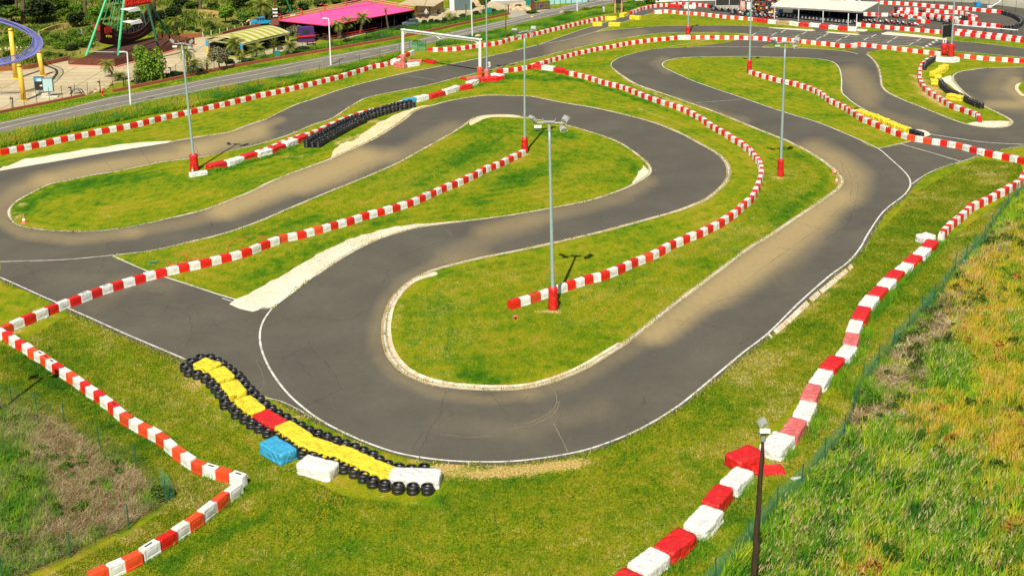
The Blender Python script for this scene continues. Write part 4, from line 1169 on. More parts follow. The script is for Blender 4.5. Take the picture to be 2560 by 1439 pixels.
def chain(pts, W, H, desc, soft=1.0, k=1.0):
    P = [G(x, y, H * .6) for x, y, c, l in pts]
    for i, (x, y, c, l) in enumerate(pts):
        a, b = P[max(i - 1, 0)], P[min(i + 1, len(P) - 1)]
        L = (b - a).length / (2 if 0 < i < len(P) - 1 else 1) * k
        a2, b2 = pts[max(i - 1, 0)], pts[min(i + 1, len(P) - 1)]
        w = W[i] if isinstance(W, (list, tuple)) else W
        bale(x, y, L, w, H * rnd.uniform(.93, 1.06), (b2[0] - a2[0], b2[1] - a2[1]), c, l, soft=soft)
chain([(2323.6,614,'red',"red tarp bale at the top of the right chain, beside the white hexagonal bale"),(2305,633,'white',"white tarp bale below the topmost red bale of the right chain"),
       (2282,652,'red',"second red tarp bale from the top of the right chain"),(2260,671.6,'white',"second white tarp bale from the top of the right chain"),
       (2236.5,690,'red',"third red tarp bale from the top of the right chain"),(2216,711,'white',"third white tarp bale from the top, with a raised left corner"),
       (2195,733,'red',"fourth red tarp bale from the top of the right chain"),(2172,757,'white',"greenish white tarp bale, fourth white from the top of the right chain"),
       (2153,787,'red',"fifth red tarp bale, where the right chain turns steeper"),(2136,821,'white',"fifth white tarp bale, beside the brown weeds of the right chain"),
       (2128,852,'pink',"faded red tarp bale in the middle of the right chain"),(2116,883,'white',"white tarp bale between the faded red and dark red bales"),
       (2080,912,'red',"dark red tarp bale jutting left in the right chain"),(2053,947,'white',"white tarp bale above the pale pink bale"),
       (2027,986,'pink',"pale pink weathered tarp bale of the right chain"),(2012,1029,'white',"creased white tarp bale under the pale pink bale"),
       (1982,1074,'pink',"dusty red tarp bale above the wooden pole's lamps")], [.9, .88, .9, .85, .92, .95, .9, .95, .9, .82, .85, .88, .95, .92, .85, .95, .95], .50, "", k=.95)
bale(1943,1111, 1.9, 1.2, .56, (-38, 37), 'white', "wide white tarp bale behind the wooden pole's lamps")
bale(1862,1143, 1.7, 1.15, .58, (-30, 12), 'red', "big bright red bale just left of the wooden pole")
bale(1921,1173, 1.5, .8, .13, (-52, 3), 'red', "collapsed red tarp lying on the grass behind the wooden pole", soft=1.6, name="loose_tarp")
chain([(1842,1200,'white',"white tarp bale below the big bright red bale"),(1793,1246,'red',"long red tarp bale lying upright in the photo near the wooden pole"),(1759,1302,'white',"crumpled white tarp bale with a loose flap on its left"),
       (1688,1360,'red',"red tarp bale next to the lowest white bale"),(1622,1408,'white',"lowest white tarp bale at the picture's bottom edge"),(1555,1462,'red',"red tarp bale cut by the bottom edge")], [1.0, .92, 1.15, 1.05, 1.1, 1.1], .56, "", k=.93)
bale(2314,594, 1.15, 1.0, .55, (40, -10), 'white', "white six-sided bale at the top of the right chain")
# median chain left of the tyre wall
chain([(541,412,'red',"red bale with a round end by the left mast"),(585,402,'white',"white bale second from the left mast"),(623,388,'red',"red bale with a torn end, third from the left mast"),(659,380,'white',"white tarp bale in tall grass before the road-side block row"),
       (692,369.5,'red',"flat-topped red bale before the tyre wall"),(724,357,'white',"white tarp bale draped next to the tyre wall"),(750,346,'red',"red bale touching the left end of the tyre wall")], .85, .55, "")
bale(496,433, 1.7, .6, .38, (40, -7), 'white', "low white bale on the grass at the left mast's foot")
chain([(1024,251,'blue',"light blue tarp bale at the right end of the tyre wall"),(1052,244.5,'white',"white tarp bale beside the light blue one"),(1090,236,'red',"long sagging red tarp bale between the tyre wall and the gantry"),(1128,224,'white',"crumpled white tarp bale left of the gantry's near foot")], .8, .6, "")
bale(1163,217, 1.9, .7, .62, (40, -8), 'red', "bright red bale leaning out before the gantry's near foot")
bale(1181,206, 2.0, .8, .6, (40, -14), 'white', "white tarp sheet bale sloping to the gantry's near foot")
bale(1185,194, 1.9, .9, .35, (40, -8), 'pink', "flat faded red bale behind the gantry's near foot")
bale(1160,196, 1.1, .5, .25, (40, 10), 'red', "small torn red bale on the track edge behind the gantry foot")
bale(1223,197, 2.3, .9, .6, (40, -3), 'red', "glossy red bale wrapped round the mast beside the gantry")
bale(1246,194, 1.4, .7, .45, (40, -6), 'red', "smaller red bale right of the mast beside the gantry")
bale(1243,189, 1.8, .9, .55, (40, 6), 'white', "round white bale behind the red ones beside the gantry")
bale(992,154, 2.4, .8, .55, (40, -12), 'white', "long white bale left of the gantry's far foot")
bale(1000,162.5, 1.9, .7, .55, (40, 5), 'pink', "faded red bale in front of the gantry's far foot")
bale(1032,160.5, 1.8, .8, .5, (40, -6), 'white', "white creased bale right of the gantry's far foot")
bale(1037,152, 2.0, .7, .45, (40, 0), 'pink', "long faded red bale behind the white one at the gantry's far foot")
bale(1075,153, 2.1, .7, .4, (40, 8), 'red', "slumped red bale alone on the grass beside the gantry shadow")
bale(1345,165, 1.4, .8, .6, (40, 2), 'red', "red bale where the two long block rows meet")
bale(1371,169, 1.9, .8, .6, (40, 6), 'white', "white crumpled bale where the two long block rows meet")
bale(1400,175, 1.6, .9, .6, (40, 10), 'red', "red bale at the head of the big curve's block row")
# yellow and other bales by the track
for x, y, l, d, c, t in ((1493,59.5,1.5,(40,-2),'yellow',"short yellow bale left of the pit lane"),(1537,60,1.9,(40,2),'yellow',"yellow bale at the near side of the pit lane mouth"),(1527,45,1.9,(40,0),'yellow',"yellow bale against the block row by the pit lane"),
                         (1559,36.5,1.8,(40,-14),'yellow',"yellow bale at the far side of the pit lane mouth"),(1588,43,1.9,(40,4),'yellow',"yellow bale on the inner edge of the pit lane"),
                         (1645,29.5,1.2,(40,-2),'white',"white bale at the left end of the row before the karts"),(1687,15,2.4,(40,3),'red',"sagging red bale below the grandstand"),
                         (1725,16.5,2.0,(40,0),'white',"white rounded bale at the far mast's foot below the grandstand"),(1710,93,1.9,(40,-1),'white',"flat white bale at the foot of the upper middle mast"),
                         (1907,51,1.7,(40,3),'red',"large red bale at the left corner of the kart shelter"),(1933,54,1.6,(40,3),'white',"white lumpy bale at the left post of the kart shelter"),(1985,58.5,1.9,(40,6),'white',"white bale in front of the shelter's second bay"),
                         (2011,61,1.6,(40,3),'red',"red bale in front of the shelter's second post"),(2037,62.5,1.7,(40,3),'white',"white bale between two red ones before the shelter"),(2061,66,1.4,(40,3),'red',"red bale below the shelter's third post"),
                         (2085,68,1.5,(40,4),'white',"wrinkled white bale before the shelter's third bay"),(2108,70.5,1.5,(40,2),'red',"red bale near the shelter's fourth post"),(2130,71.5,1.4,(40,2),'white',"cream bale at the right corner of the shelter"),
                         (2359,167.5,1.3,(30,-8),'yellow',"topmost yellow bale of the cluster under the screen board"),(2352,175,1.4,(30,-12),'yellow',"second yellow bale of the cluster under the screen board"),(2338,182,1.5,(30,-8),'yellow',"leftmost yellow bale of the cluster under the screen board"),
                         (2344,193,1.2,(6,20),'yellow',"fourth yellow bale of the cluster under the screen board"),(2340,203,1.3,(30,0),'yellow',"lowest yellow bale of the cluster, beside the tyre stacks"),(2388,242,1.9,(30,5),'yellow',"smooth boxy yellow bale among the curved tyre stacks"),
                         (2358,148,1.9,(40,3),'white',"white foam bale under the screen board post"),(2383,148.5,1.6,(40,-5),'white',"white foam bale under the tall mast by the screen board"),
                         (2154,281.5,1.5,(30,9),'yellow',"first yellow bale from the left behind the winding block row"),(2180,290,1.6,(30,9),'yellow',"second yellow bale behind the winding block row"),(2206,300,1.7,(30,10),'yellow',"third yellow bale behind the winding block row"),
                         (2233,312,1.7,(30,12),'yellow',"fourth yellow bale behind the winding block row"),(2259,322,1.5,(30,10),'yellow',"last yellow bale before the black tyres in the winding row")):
    bale(x, y, l, .85 if c != 'white' else .8, .62 if y > 90 else .6, d, c, t)
o = bale(1961,56.5, 2.6, 1.0, .6, (40, 1), 'yellow', "dark straw-coloured bale before the kart shelter's first bay"); o.data.materials.clear(); o.data.materials.append(M['net_brown'])
# middle of the long tyre barrier
yb = Z([(262,168),(400,205),(505,325),(630,450),(735,560)], 3.597, 420, 860)
YT = ["first yellow bale under the head of the long tyre barrier", "second yellow bale from the head of the long tyre barrier", "third yellow bale, heavily creased, before the red one in the long tyre barrier"]
mids = [((355,172),(95,28),1.25,'yellow',YT[0]),((480,262),(120,110),1.45,'yellow',YT[1]),((590,385),(110,130),1.5,'yellow',YT[2]),((735,540),(150,125),1.75,'yellow',"broad yellow bale touching the red one in the long tyre barrier"),
        ((918,664),(160,95),1.75,'red',"smooth red bale in the middle of the long tyre barrier"),((1128,780),(180,120),1.95,'yellow',"yellow bale directly after the red one in the long tyre barrier"),((1360,905),(230,80),2.1,'yellow',"flat yellow bale in the middle of the barrier's lower half"),
        ((1655,1003),(220,100),2.0,'yellow',"wide yellow bale near the two loose bales"),((1915,1115),(230,80),1.95,'yellow',"last yellow bale before the white end bale"),((2222,1166),(300,10),2.15,'white',"stained white bale ending the long tyre barrier")]
for (x, y), d, L, c, t in mids:
    q = Z([(x, y)], 3.597, 420, 860)[0]
    bale(q[0], q[1] + 2, L * 1.16, 1.06, .50 + .02 * (bale_n[0] % 2), d, c, t, z=.42, soft=1.3 if c == 'yellow' else .6)
bale(695,1123, 1.95, 1.05, .60, (62, 36), 'blue', "light blue loose bale lying beside the long tyre barrier", z=.35)
bale(795,1167, 1.95, 1.0, .60, (82, 22), 'white', "dirty white loose bale lying beside the long tyre barrier", z=.35)

# masts with floodlights --------------------------------------------------------------------------------
def floodlight(parent, c, yaw, pitch, s=1.0, name='floodlight'):
    mb = MB()
    mb.box((0, 0, 0), (.46 * s, .16 * s, .34 * s)); mb.box((0, -.10 * s, 0), (.34 * s, .08 * s, .24 * s))
    mb.box((0, .0, .20 * s), (.50 * s, .22 * s, .03 * s))
    mb.bar((-.25 * s, 0, 0), (-.25 * s, .02, -.27 * s), .018 * s, n=5); mb.bar((.25 * s, 0, 0), (.25 * s, .02, -.27 * s), .018 * s, n=5); mb.bar((-.25 * s, .02, -.27 * s), (.25 * s, .02, -.27 * s), .018 * s, n=5)
    o = mb.build(name, M['lampgrey'], parent)
    o.location = c; o.rotation_euler = (pitch, 0, yaw)
    g = MB(); g.box((0, .083 * s, 0), (.40 * s, .012, .28 * s))
    g.build('lens', M['lens'], o)
    return o
def mast(bx, by, tx, ty, label, yaw=0.0, pad='tred', padh=1.5, hgt=None, padr=.30):
    b = G(bx, by)
    if hgt: top = b + Vector((TOP(b, tx, max(ty, 5))[0] - b[0] if tx else 0, 0, hgt))
    else: top = TOP(b, tx, ty)
    t = thing("floodlight_mast", label, "floodlight mast", b, 0, "floodlight masts round the track")
    v = top - b
    mb = MB()
    mb.tube([v * (k / 8) for k in range(9)], [.135 - .0075 * k for k in range(9)], 14)
    mb.build('pole', M['mast'], t, smooth=True)
    mb = MB()
    ux = Vector((math.cos(yaw), math.sin(yaw), 0))
    mb.bar(v - ux * 1.0 + Vector((0, 0, .05)), v + ux * 1.0 + Vector((0, 0, .05)), .05, n=8)
    mb.box(v + Vector((0, 0, .12)), (.7, .35, .05), yaw)
    mb.bar(v + Vector((0, 0, -.5)), v + Vector((0, 0, .12)), .10, .10, 8)
    for s in (-1, 1):
        mb.bar(v + ux * s * .33 + Vector((0, 0, .12)), v + ux * s * .42 + Vector((0, 0, .34)), .02, n=5)
    mb.build('crossarm', M['lampgrey'], t)
    floodlight(t, v + ux * -1.02 + Vector((0, 0, .28)), yaw + 2.2, -.7)
    floodlight(t, v + ux * 1.02 + Vector((0, 0, .30)), yaw - .9, -.7)
    floodlight(t, v + ux * -.72 + Vector((0, 0, -.28)), yaw + 3.3, -.9, .9)
    floodlight(t, v + ux * .85 + Vector((0, 0, -.30)), yaw + .6, -.9, .9)
    if pad:
        mb = MB()
        prof = [(padr * 1.05, 0), (padr * 1.1, .12), (padr, .5), (padr * .95, padh * .8), (padr * 1.03, padh * .93), (padr * .8, padh)]
        mb.lathe(prof, n=20)
        vs = []
        for i, (x, y, z) in enumerate(mb.v):
            a = math.atan2(y, x)
            k = 1 + .10 * math.sin(5 * a + z * 1.5 + bx) + .06 * math.sin(11 * a + 3 * z)
            vs.append((x * k, y * k, z + .04 * math.sin(3 * a) * (z > padh * .7)))
        mb.v = vs
        mb.build('foot_padding', M[pad], t, smooth=True)
    return t
mast(1383,772,1373,309, "tall grey floodlight mast with red padded foot at the near end of the big curve", -.12)
mast(487,426,455,112, "floodlight mast with red padded foot by the left bales, leaning slightly", -.35, padr=.36, padh=1.55)
mast(1312,382,1311,82, "floodlight mast at the right end of the long diagonal block row", .55)
mast(1951,441,1963,109, "floodlight mast standing alone on the right lawn, red foot with white collar", .05, padh=1.6, padr=.27)
mast(1873,182,1880,-60, "floodlight mast at the start of the winding right-hand block row", .2, padr=.27, padh=1.6)
mast(1720,92,1722,0, "floodlight mast at the far middle of the barrier row, below the kart line", .6, hgt=12, padh=1.55, padr=.32)
mast(2377,142,2386,0, "floodlight mast standing just right of the black screen board", .3, hgt=12, padh=1.7, padr=.40)
mast(1217,201,1217,0, "floodlight mast right beside the white gantry", .1, hgt=12, pad='tpink', padh=1.4, padr=.33)
b = G(-84, 1090)
t = thing("floodlight_mast", "lamp mast just outside the left edge whose shadow crosses the near block row", "floodlight mast", b, 0, "floodlight masts round the track")
mb = MB(); mb.bar((0, 0, 0), (0, 0, 8.6), .13, .09, 10); mb.bar((-.6, 0, 8.6), (.7, .1, 8.6), .04); mb.build('pole', M['mast'], t)
floodlight(t, Vector((-.6, 0, 8.8)), .6, -.6); floodlight(t, Vector((.7, .1, 8.8)), -.6, -.6)
# wooden pole with two lamps at the lower right
top = None
b = G(1871, 1640)
tp = TOP(b, 1908, 1092)
t = thing("wooden_lamp_pole", "tall dark wooden pole with two small floodlights in the lower right", "lamp pole", b)
mb = MB(); v = tp - b
n_ = 14
mb.tube([v * (k / n_) + Vector((.012 * math.sin(k * 2.1), .01 * math.cos(k * 1.7), 0)) for k in range(n_ + 1)], [.155 - .006 * k for k in range(n_ + 1)], 12)
mb.build('pole', M['pole'], t, smooth=True)
mb = MB(); mb.bar(v * .985, v * 1.0 + Vector((0, 0, .12)), .10, .10, 10); mb.bar(v + Vector((-.05, 0, .1)), v + Vector((.18, 0, .1)), .03); mb.build('bracket', M['steel'], t)
for c, yw, pt, sz in ((v + Vector((.02, -.05, .24)), math.pi, -.95, .75), (v + Vector((-.02, .12, .50)), .75, -.7, .75)):
    floodlight(t, c, yw, pt, sz)

# white gantry over the track ---------------------------------------------------------------------------
bl, br = G(1008, 160), G(1200, 193)
tl, tr = TOP(bl, 1007, 74), TOP(br, 1200, 99)
t = thing("track_gantry", "white steel gantry spanning the track, posts wrapped in faded red padding", "gantry", bl)
for i, (bb, tt, tf) in enumerate(((bl, tl, .8), (br, tr, .7))):
    mb = MB(); mb.bar(bb - bl, tt - bl, .20, .20, 14); mb.box(tt - bl + Vector((0, 0, .02)), (.52, .52, .10)); mb.build('post', M['wpaint'], t, smooth=False)
    mb = MB(); mb.lathe([(.33, 0), (.36, .2), (.34, .8), (.37, 1.25), (.28, 1.35)], bb - bl, 16); mb.build('foot_padding', M['tpink'] if i == 0 else M['orange'], t, smooth=True)
d = tr - tl; dn = d.normalized(); pr = Vector((-dn[1], dn[0], 0)).normalized()
mb = MB()
for s in (-.13, .13):
    mb.bar(tl - bl + pr * s, tr - bl + pr * s, .085, .085, 6)
mb.bar(tl - bl - Vector((0, 0, .28)) + dn * .2, tr - bl - Vector((0, 0, .28)) - dn * .2, .07, .07, 6)
mb.bar(tl - bl, tr - bl, .11, .11, 4)
for k in range(14):
    f = (k + .5) / 14
    mb.bar(tl - bl + d * (f - .035) - Vector((0, 0, .28)), tl - bl + d * (f + .035), .03, n=4)
for a_, b_ in (((tl - bl) * 1, 1), ((tr - bl) * 1, -1)):
    mb.bar(a_ - Vector((0, 0, .75)), a_ + dn * .9 * b_ - Vector((0, 0, .25)), .06, n=5)
mid = tl - bl + d * .5
mb.bar(mid + dn * -.9 - Vector((0, 0, .26)), mid - Vector((0, 0, .62)), .05, n=5); mb.bar(mid + dn * .9 - Vector((0, 0, .26)), mid - Vector((0, 0, .62)), .05, n=5)
mb.build('crossbeam', M['wpaint'], t)
b = G(1223, 181)
t = thing("equipment_box", "small white cabinet on a post beside the gantry mast", "cabinet", b)
mb = MB(); mb.box((0, 0, 1.0), (.34, .25, .62)); mb.build('cabinet', M['wpaint'], t); mb = MB(); mb.bar((0, 0, 0), (0, 0, .7), .04); mb.build('post', M['steel'], t)
mb = MB(); mb.box((0, -.128, 1.0), (.26, .01, .5)); mb.build('door', M['sheet'], t)

# ------------------------------------------------------------------ grass that stands up, meadow, fences
def in_px(poly, n, pad=0.0):
    """n points spread evenly over the ground inside a traced outline"""
    W = GA(sm(poly, 1)); lo, hi = W.min(0), W.max(0)
    out = []
    got = 0
    while got < n:
        p = rng.uniform(lo, hi, (n * 2, 2)); p = p[inside(p, W)]
        out.append(p); got += len(p)
    return np.concatenate(out)[:n]

def vnoise(P, s, seed):
    """soft value noise for tones of plants"""
    r = np.random.default_rng(seed); T = r.random((64, 64))
    q = P * s; i = np.floor(q).astype(int); f = q - i; f = f * f * (3 - 2 * f)
    a, b = i[:, 0] % 64, i[:, 1] % 64; a1, b1 = (a + 1) % 64, (b + 1) % 64
    return (T[a, b] * (1 - f[:, 0]) + T[a1, b] * f[:, 0]) * (1 - f[:, 1]) + (T[a, b1] * (1 - f[:, 0]) + T[a1, b1] * f[:, 0]) * f[:, 1]

def blades(name, P, h, w, lean, spread, cols, label, z0=0.0, cat="grass", tipk=.15, mat='blade', kink=.45):
    n = len(P)
    h = np.broadcast_to(h, (n,)); w = np.broadcast_to(w, (n,)); z0 = np.broadcast_to(z0, (n,))
    az = rng.uniform(0, 2 * np.pi, n)
    sx, sy = np.cos(az) * w / 2, np.sin(az) * w / 2
    lx = (lean[0] + rng.normal(0, spread, n)) * h; ly = (lean[1] + rng.normal(0, spread, n)) * h
    V = np.zeros((n, 5, 3))
    def put(k, fx, fz, s):
        V[:, k, 0] = P[:, 0] + lx * fx + sx * s; V[:, k, 1] = P[:, 1] + ly * fx + sy * s; V[:, k, 2] = z0 + h * fz
    put(0, 0, 0, 1); put(1, 0, 0, -1); put(2, kink * .7, .55, .8); put(3, kink * .7, .55, -.8); put(4, 1.0, 1.0, tipk)
    base = (np.arange(n) * 5)[:, None, None]
    T = np.array([[0, 1, 3], [0, 3, 2], [2, 3, 4]])[None] + base
    T = T.reshape(-1, 3)
    me = bpy.data.meshes.new(name)
    me.vertices.add(n * 5); me.vertices.foreach_set('co', V.ravel())
    me.loops.add(len(T) * 3); me.loops.foreach_set('vertex_index', T.ravel().astype(np.int32))
    me.polygons.add(len(T)); me.polygons.foreach_set('loop_start', np.arange(0, len(T) * 3, 3, dtype=np.int32))
    me.update(calc_edges=True)
    c4 = np.ones((n, 5, 4)); c4[:, :, :3] = np.clip(cols, 0, 1)[:, None, :]
    a = me.color_attributes.new("col", 'FLOAT_COLOR', 'POINT'); a.data.foreach_set('color', c4.ravel())
    me.materials.append(M[mat])
    o = bpy.data.objects.new(name, me); COL.objects.link(o)
    return tag(o, label, cat, None, 'stuff')

def pal(k, stops):
    k = np.clip(k, 0, 1); xs = [s[0] for s in stops]
    return np.stack([np.interp(k, xs, [s[1][i] for s in stops]) for i in range(3)], 1)
GREENS = [(0, (.018, .085, .006)), (.35, (.07, .25, .010)), (.65, (.23, .40, .012)), (1, (.52, .50, .03))]
GOLDS = [(0, (.06, .17, .008)), (.3, (.27, .36, .012)), (.55, (.56, .46, .02)), (.8, (.58, .33, .03)), (1, (.64, .44, .12))]
BROWNS = [(0, (.10, .065, .025)), (.35, (.30, .20, .09)), (.7, (.50, .38, .21)), (1, (.64, .53, .35))]

# right-hand meadow
P = in_px([(2590,440),(2548,500),(2505,550),(2464,610),(2418,662),(2367,732),(2308,793),(2238,876),(2161,971),(2114,1102),(2066,1158),(2012,1225),(1951,1280),(1881,1372),(1800,1470),(1770,1560),(2650,1560),(2650,440)], 210000)
px, py = PX(P[:, 0], P[:, 1])
def near(strokes):
    out = np.zeros(len(px))
    for pts, r, a in strokes:
        out = np.maximum(out, a * np.clip(1.4 - dist_poly(px, py, pts, 1.3) / r, 0, 1))
    return out
ncl = 5200; cl = rng.integers(0, ncl, len(P)); far_ = rng.random(len(P)) < .80
P = np.where(far_[:, None], P[cl] + rng.normal(0, .17, P.shape), P)
cl = np.where(far_, cl, ncl); ct = np.append(rng.normal(0, .26, ncl), 0.0)[cl]; chh = np.append(rng.uniform(.45, 1.45, ncl), .55)[cl]; ck = np.append(rng.random(ncl), -1)[cl]; ck = np.where(ck < 0, rng.random(len(P)), ck)
okm = inside(P, GA(MEADOW)); P, ct, chh, ck = P[okm], ct[okm], chh[okm], ck[okm]
px, py = PX(P[:, 0], P[:, 1])
reed = near([([(1960,1380),(2150,1230),(2330,1250),(2430,1300)], 170, 1), ([(2200,1120),(2400,1150)], 60, .8), ([(2560,1390),(2500,1439)], 60, .5), ([(2340,880),(2380,950)], 36, .9), ([(2540,820),(2560,860)], 40, .5)])
gold = near([([(2450,740),(2500,830),(2560,960)], 90, 1), ([(2330,1070),(2420,1100),(2560,1090)], 90, .9), ([(2540,1150),(2480,1240),(2540,1400)], 70, .9), ([(2560,620),(2480,680)], 60, .6), ([(2200,1400),(2100,1439)], 50, .5)])
brown = near([([(2520,600),(2440,650),(2380,760)], 45, .8), ([(2400,740),(2330,810),(2250,900),(2190,1000),(2150,1060),(2110,1130)], 74, 1), ([(2070,1190),(2130,1130)], 36, .8), ([(2010,1240),(2060,1200)], 26, .8), ([(2520,1040),(2450,1120)], 26, .7), ([(2560,1330),(2500,1400)], 60, .7), ([(2300,1060),(2240,1030)], 40, .6), ([(1990,1400),(2050,1439)], 40, .5)])
n1 = vnoise(P, .45, 1); n2 = vnoise(P, 1.5, 2); u = rng.random(len(P))
wr, wg, wb = reed * (.7 + .6 * n1), gold * (.6 + .8 * n2), brown * (.55 + .9 * (1 - n1))
oth = .28
s = wr + wg + wb + oth
pick = (ck * .8 + .2 * rng.random(len(P))) * s
kind = np.where(pick < wr, 0, np.where(pick < wr + wg, 1, np.where(pick < wr + wg + wb, 2, 3)))
k = np.clip(1.1 * (.45 * n2 + .4 * u + .3 * n1) - .10 + ct, 0, 1)
cols = np.where((kind == 0)[:, None], pal(k * .9, GREENS), np.where((kind == 1)[:, None], pal(k, GOLDS), np.where((kind == 2)[:, None], pal(k, BROWNS), pal(k * .8 + .25, GREENS))))
hh = np.where(kind == 0, .58, np.where(kind == 1, .50, np.where(kind == 2, .26, .34))) * (.4 + .5 * n1 + .5 * rng.random(len(P))) * chh
ww = np.where(kind == 0, .048, .032) * (1 + .5 * rng.random(len(P)))
m = kind != 2
blades("meadow_grass", P[m], hh[m], ww[m], (.32, .22), .28, cols[m], "wind-bent green and golden meadow grass right of the netted fence")
m = kind == 2
blades("dry_grass", P[m], hh[m], ww[m] * 1.2, (.15, .1), 1.1, cols[m], "brown dry thicket of dead grass along the netted fence")
rd = rng.choice(np.nonzero((kind == 0) & (px > 1880))[0], 2300, replace=False)
rp = P[rd]; rh = .75 * (1 + rng.normal(0, .14, len(rd)))
blades("reed_stems", rp, rh, .016, (.34, .24), .10, pal(rng.random(len(rd)), [(0, (.18, .22, .05)), (1, (.40, .34, .12))]), "thin stalks of the reeds in the lower right", cat="reed")
hp = rp + np.stack([.26 * rh, .18 * rh], 1)
blades("reed_heads", hp, .19, .038, (.65, .40), .35, pal(rng.random(len(rd)), [(0, (.36, .29, .09)), (1, (.60, .48, .24))]), "pale feathery seed heads of the reeds in the lower right", z0=rh * .80, cat="reed", tipk=.2)

# broad-leaved weeds in the meadow and the hollow: one mass
def weeds(name, pts, label, mt, leaf=.13, per=90, rr=(.18, .42)):
    lb = [(x, y, rnd.uniform(.12, .32), rnd.uniform(*rr)) for x, y in pts]
    me = foliage(name, per * len(lb), lb, leaf, mt, 77, .8)
    o = bpy.data.objects.new(name, me); COL.objects.link(o); return tag(o, label, "weeds", None, 'stuff')
WP = P[(kind == 0) | (kind == 3)]; WP = WP[rng.choice(len(WP), 110, replace=False)]
WB = P[kind == 2]; WB = WB[rng.choice(len(WB), 70, replace=False)]
WG = P[kind == 1]; WG = WG[rng.choice(len(WG), 60, replace=False)]
DEFER = [("meadow_weeds", WP, "broad-leaved green weeds standing in the meadow", 'leafB'), ("dark_weeds", np.concatenate([WB, WG[:25]]), "dark bushy weeds along the netted fence", 'leafA'), ("rust_weeds", WG[25:], "rusty orange weeds on the golden part of the meadow", 'leafR')]

# left hollow with dead grass
P = in_px([(-60,1000),(30,1020),(93,1038),(161,1070),(250,1126),(340,1178),(408,1252),(320,1312),(177,1384),(20,1455),(-60,1480)], 52000)
px, py = PX(P[:, 0], P[:, 1])
gr = near([([(0,1130),(60,1200),(40,1300)], 60, .9), ([(270,1130),(330,1150)], 26, .9), ([(400,1210),(385,1250)], 34, 1), ([(100,1439),(20,1439)], 90, 1), ([(260,1215),(265,1225)], 14, .9), ([(110,1250),(130,1280)], 22, .7), ([(10,1050),(60,1060)], 40, .5), ([(170,1390),(240,1350)], 30, .6)])
n1 = vnoise(P, .9, 5); n2 = vnoise(P, 2.6, 6)
g = rng.random(len(P)) < gr * (.30 + .8 * n1) + .05
k = np.clip(.6 * n2 + .45 * rng.random(len(P)), 0, 1)
cols = np.where(g[:, None], pal(k * .85, GREENS), pal(k, BROWNS))
blades("meadow_grass", P[g], .30 * (.5 + rng.random(g.sum())), .03, (.25, .15), .35, cols[g], "green tufts in the fenced hollow at the lower left")
g = ~g
blades("dry_grass", P[g], .22 * (.4 + rng.random(g.sum())), .026, (.2, -.1), 1.3, cols[g], "tangled dead grass in the fenced hollow at the lower left")

# tall verge between the road and the track fence, and right of the gantry
P = in_px([(-80,352),(0,342),(187,302),(335,268),(500,236),(640,208),(815,178),(900,160),(980,142),(1020,133),(990,146),(930,164),(840,186),(740,210),(640,232),(500,266),(340,295),(160,336),(0,372),(-80,388)], 60000)
n1 = vnoise(P, .35, 8); n2 = vnoise(P, 1.5, 9)
k = np.clip(.2 + .8 * n1 + .3 * (rng.random(len(P)) - .5), 0, 1)
cols = np.where((n2 + .3 * rng.random(len(P)) > .92)[:, None], pal(k, GOLDS), pal(k, GREENS))
blades("verge_grass", P, .55 * (.45 + .9 * n1 * rng.random(len(P)) + .2), .05, (.25, .05), .35, cols, "tall seeding grass on the verge between road and barrier blocks")
P = in_px([(1090,108),(1140,98),(1280,70),(1430,36),(1530,16),(1600,0),(1610,14),(1560,30),(1470,42),(1340,80),(1200,104),(1090,118)], 30000)
n1 = vnoise(P, .35, 10); k = np.clip(n1 + .3 * (rng.random(len(P)) - .5), 0, 1)
blades("verge_grass", P, .45 * (.4 + .9 * n1), .06, (.2, .05), .35, pal(k * .8, GREENS), "lush green weeds on the verge right of the gantry")
# verge across the road and along the garden wall
P = in_px([(-80,335),(0,305),(260,245),(500,199),(760,149),(1000,107),(1270,48),(1265,42),(1000,101),(760,141),(500,190),(300,233),(205,246),(0,288),(-80,315)], 26000)
n1 = vnoise(P, .5, 11); k = np.clip(n1 + .3 * (rng.random(len(P)) - .5), 0, 1)
blades("verge_grass", P, .12 * (.4 + n1), .06, (.1, .0), .5, pal(.15 + k * .8, GREENS), "short ragged grass between the road and the brick garden wall")
P = in_px([(560,172),(600,162),(700,142),(815,122),(1000,90),(1140,60),(1265,33),(1260,26),(1120,50),(1010,66),(930,86),(850,105),(760,122),(690,136),(620,150)], 30000)
n1 = vnoise(P, .35, 12); k = np.clip(n1 + .3 * (rng.random(len(P)) - .5), 0, 1)
blades("border_grass", P, .3 * (.4 + n1), .07, (.1, .0), .5, pal(k * .75, GREENS), "green planted border behind the brick garden wall")

# planting and rough ground of the park
P = in_px([(-60,190),(0,174),(87,165),(172,146),(240,122),(300,92),(440,90),(505,92),(600,74),(680,52),(760,30),(900,4),(1000,-15),(1000,-60),(-60,-60)], 60000)
n1 = vnoise(P, .22, 30); n2 = vnoise(P, .9, 31); kp = rng.random(len(P)) < (n1 * 1.7 - .35)
P, n1, n2 = P[kp], n1[kp], n2[kp]
blades("park_undergrowth", P, .75 * (.3 + n2), .16, (.1, .0), .7, pal(.75 * n2 + .35 * (rng.random(len(P)) - .3), [(0, (.012, .045, .004)), (.4, (.05, .13, .008)), (.75, (.18, .24, .012)), (1, (.40, .30, .07))]), "low mixed undergrowth and flower beds of the theme park", cat="undergrowth")

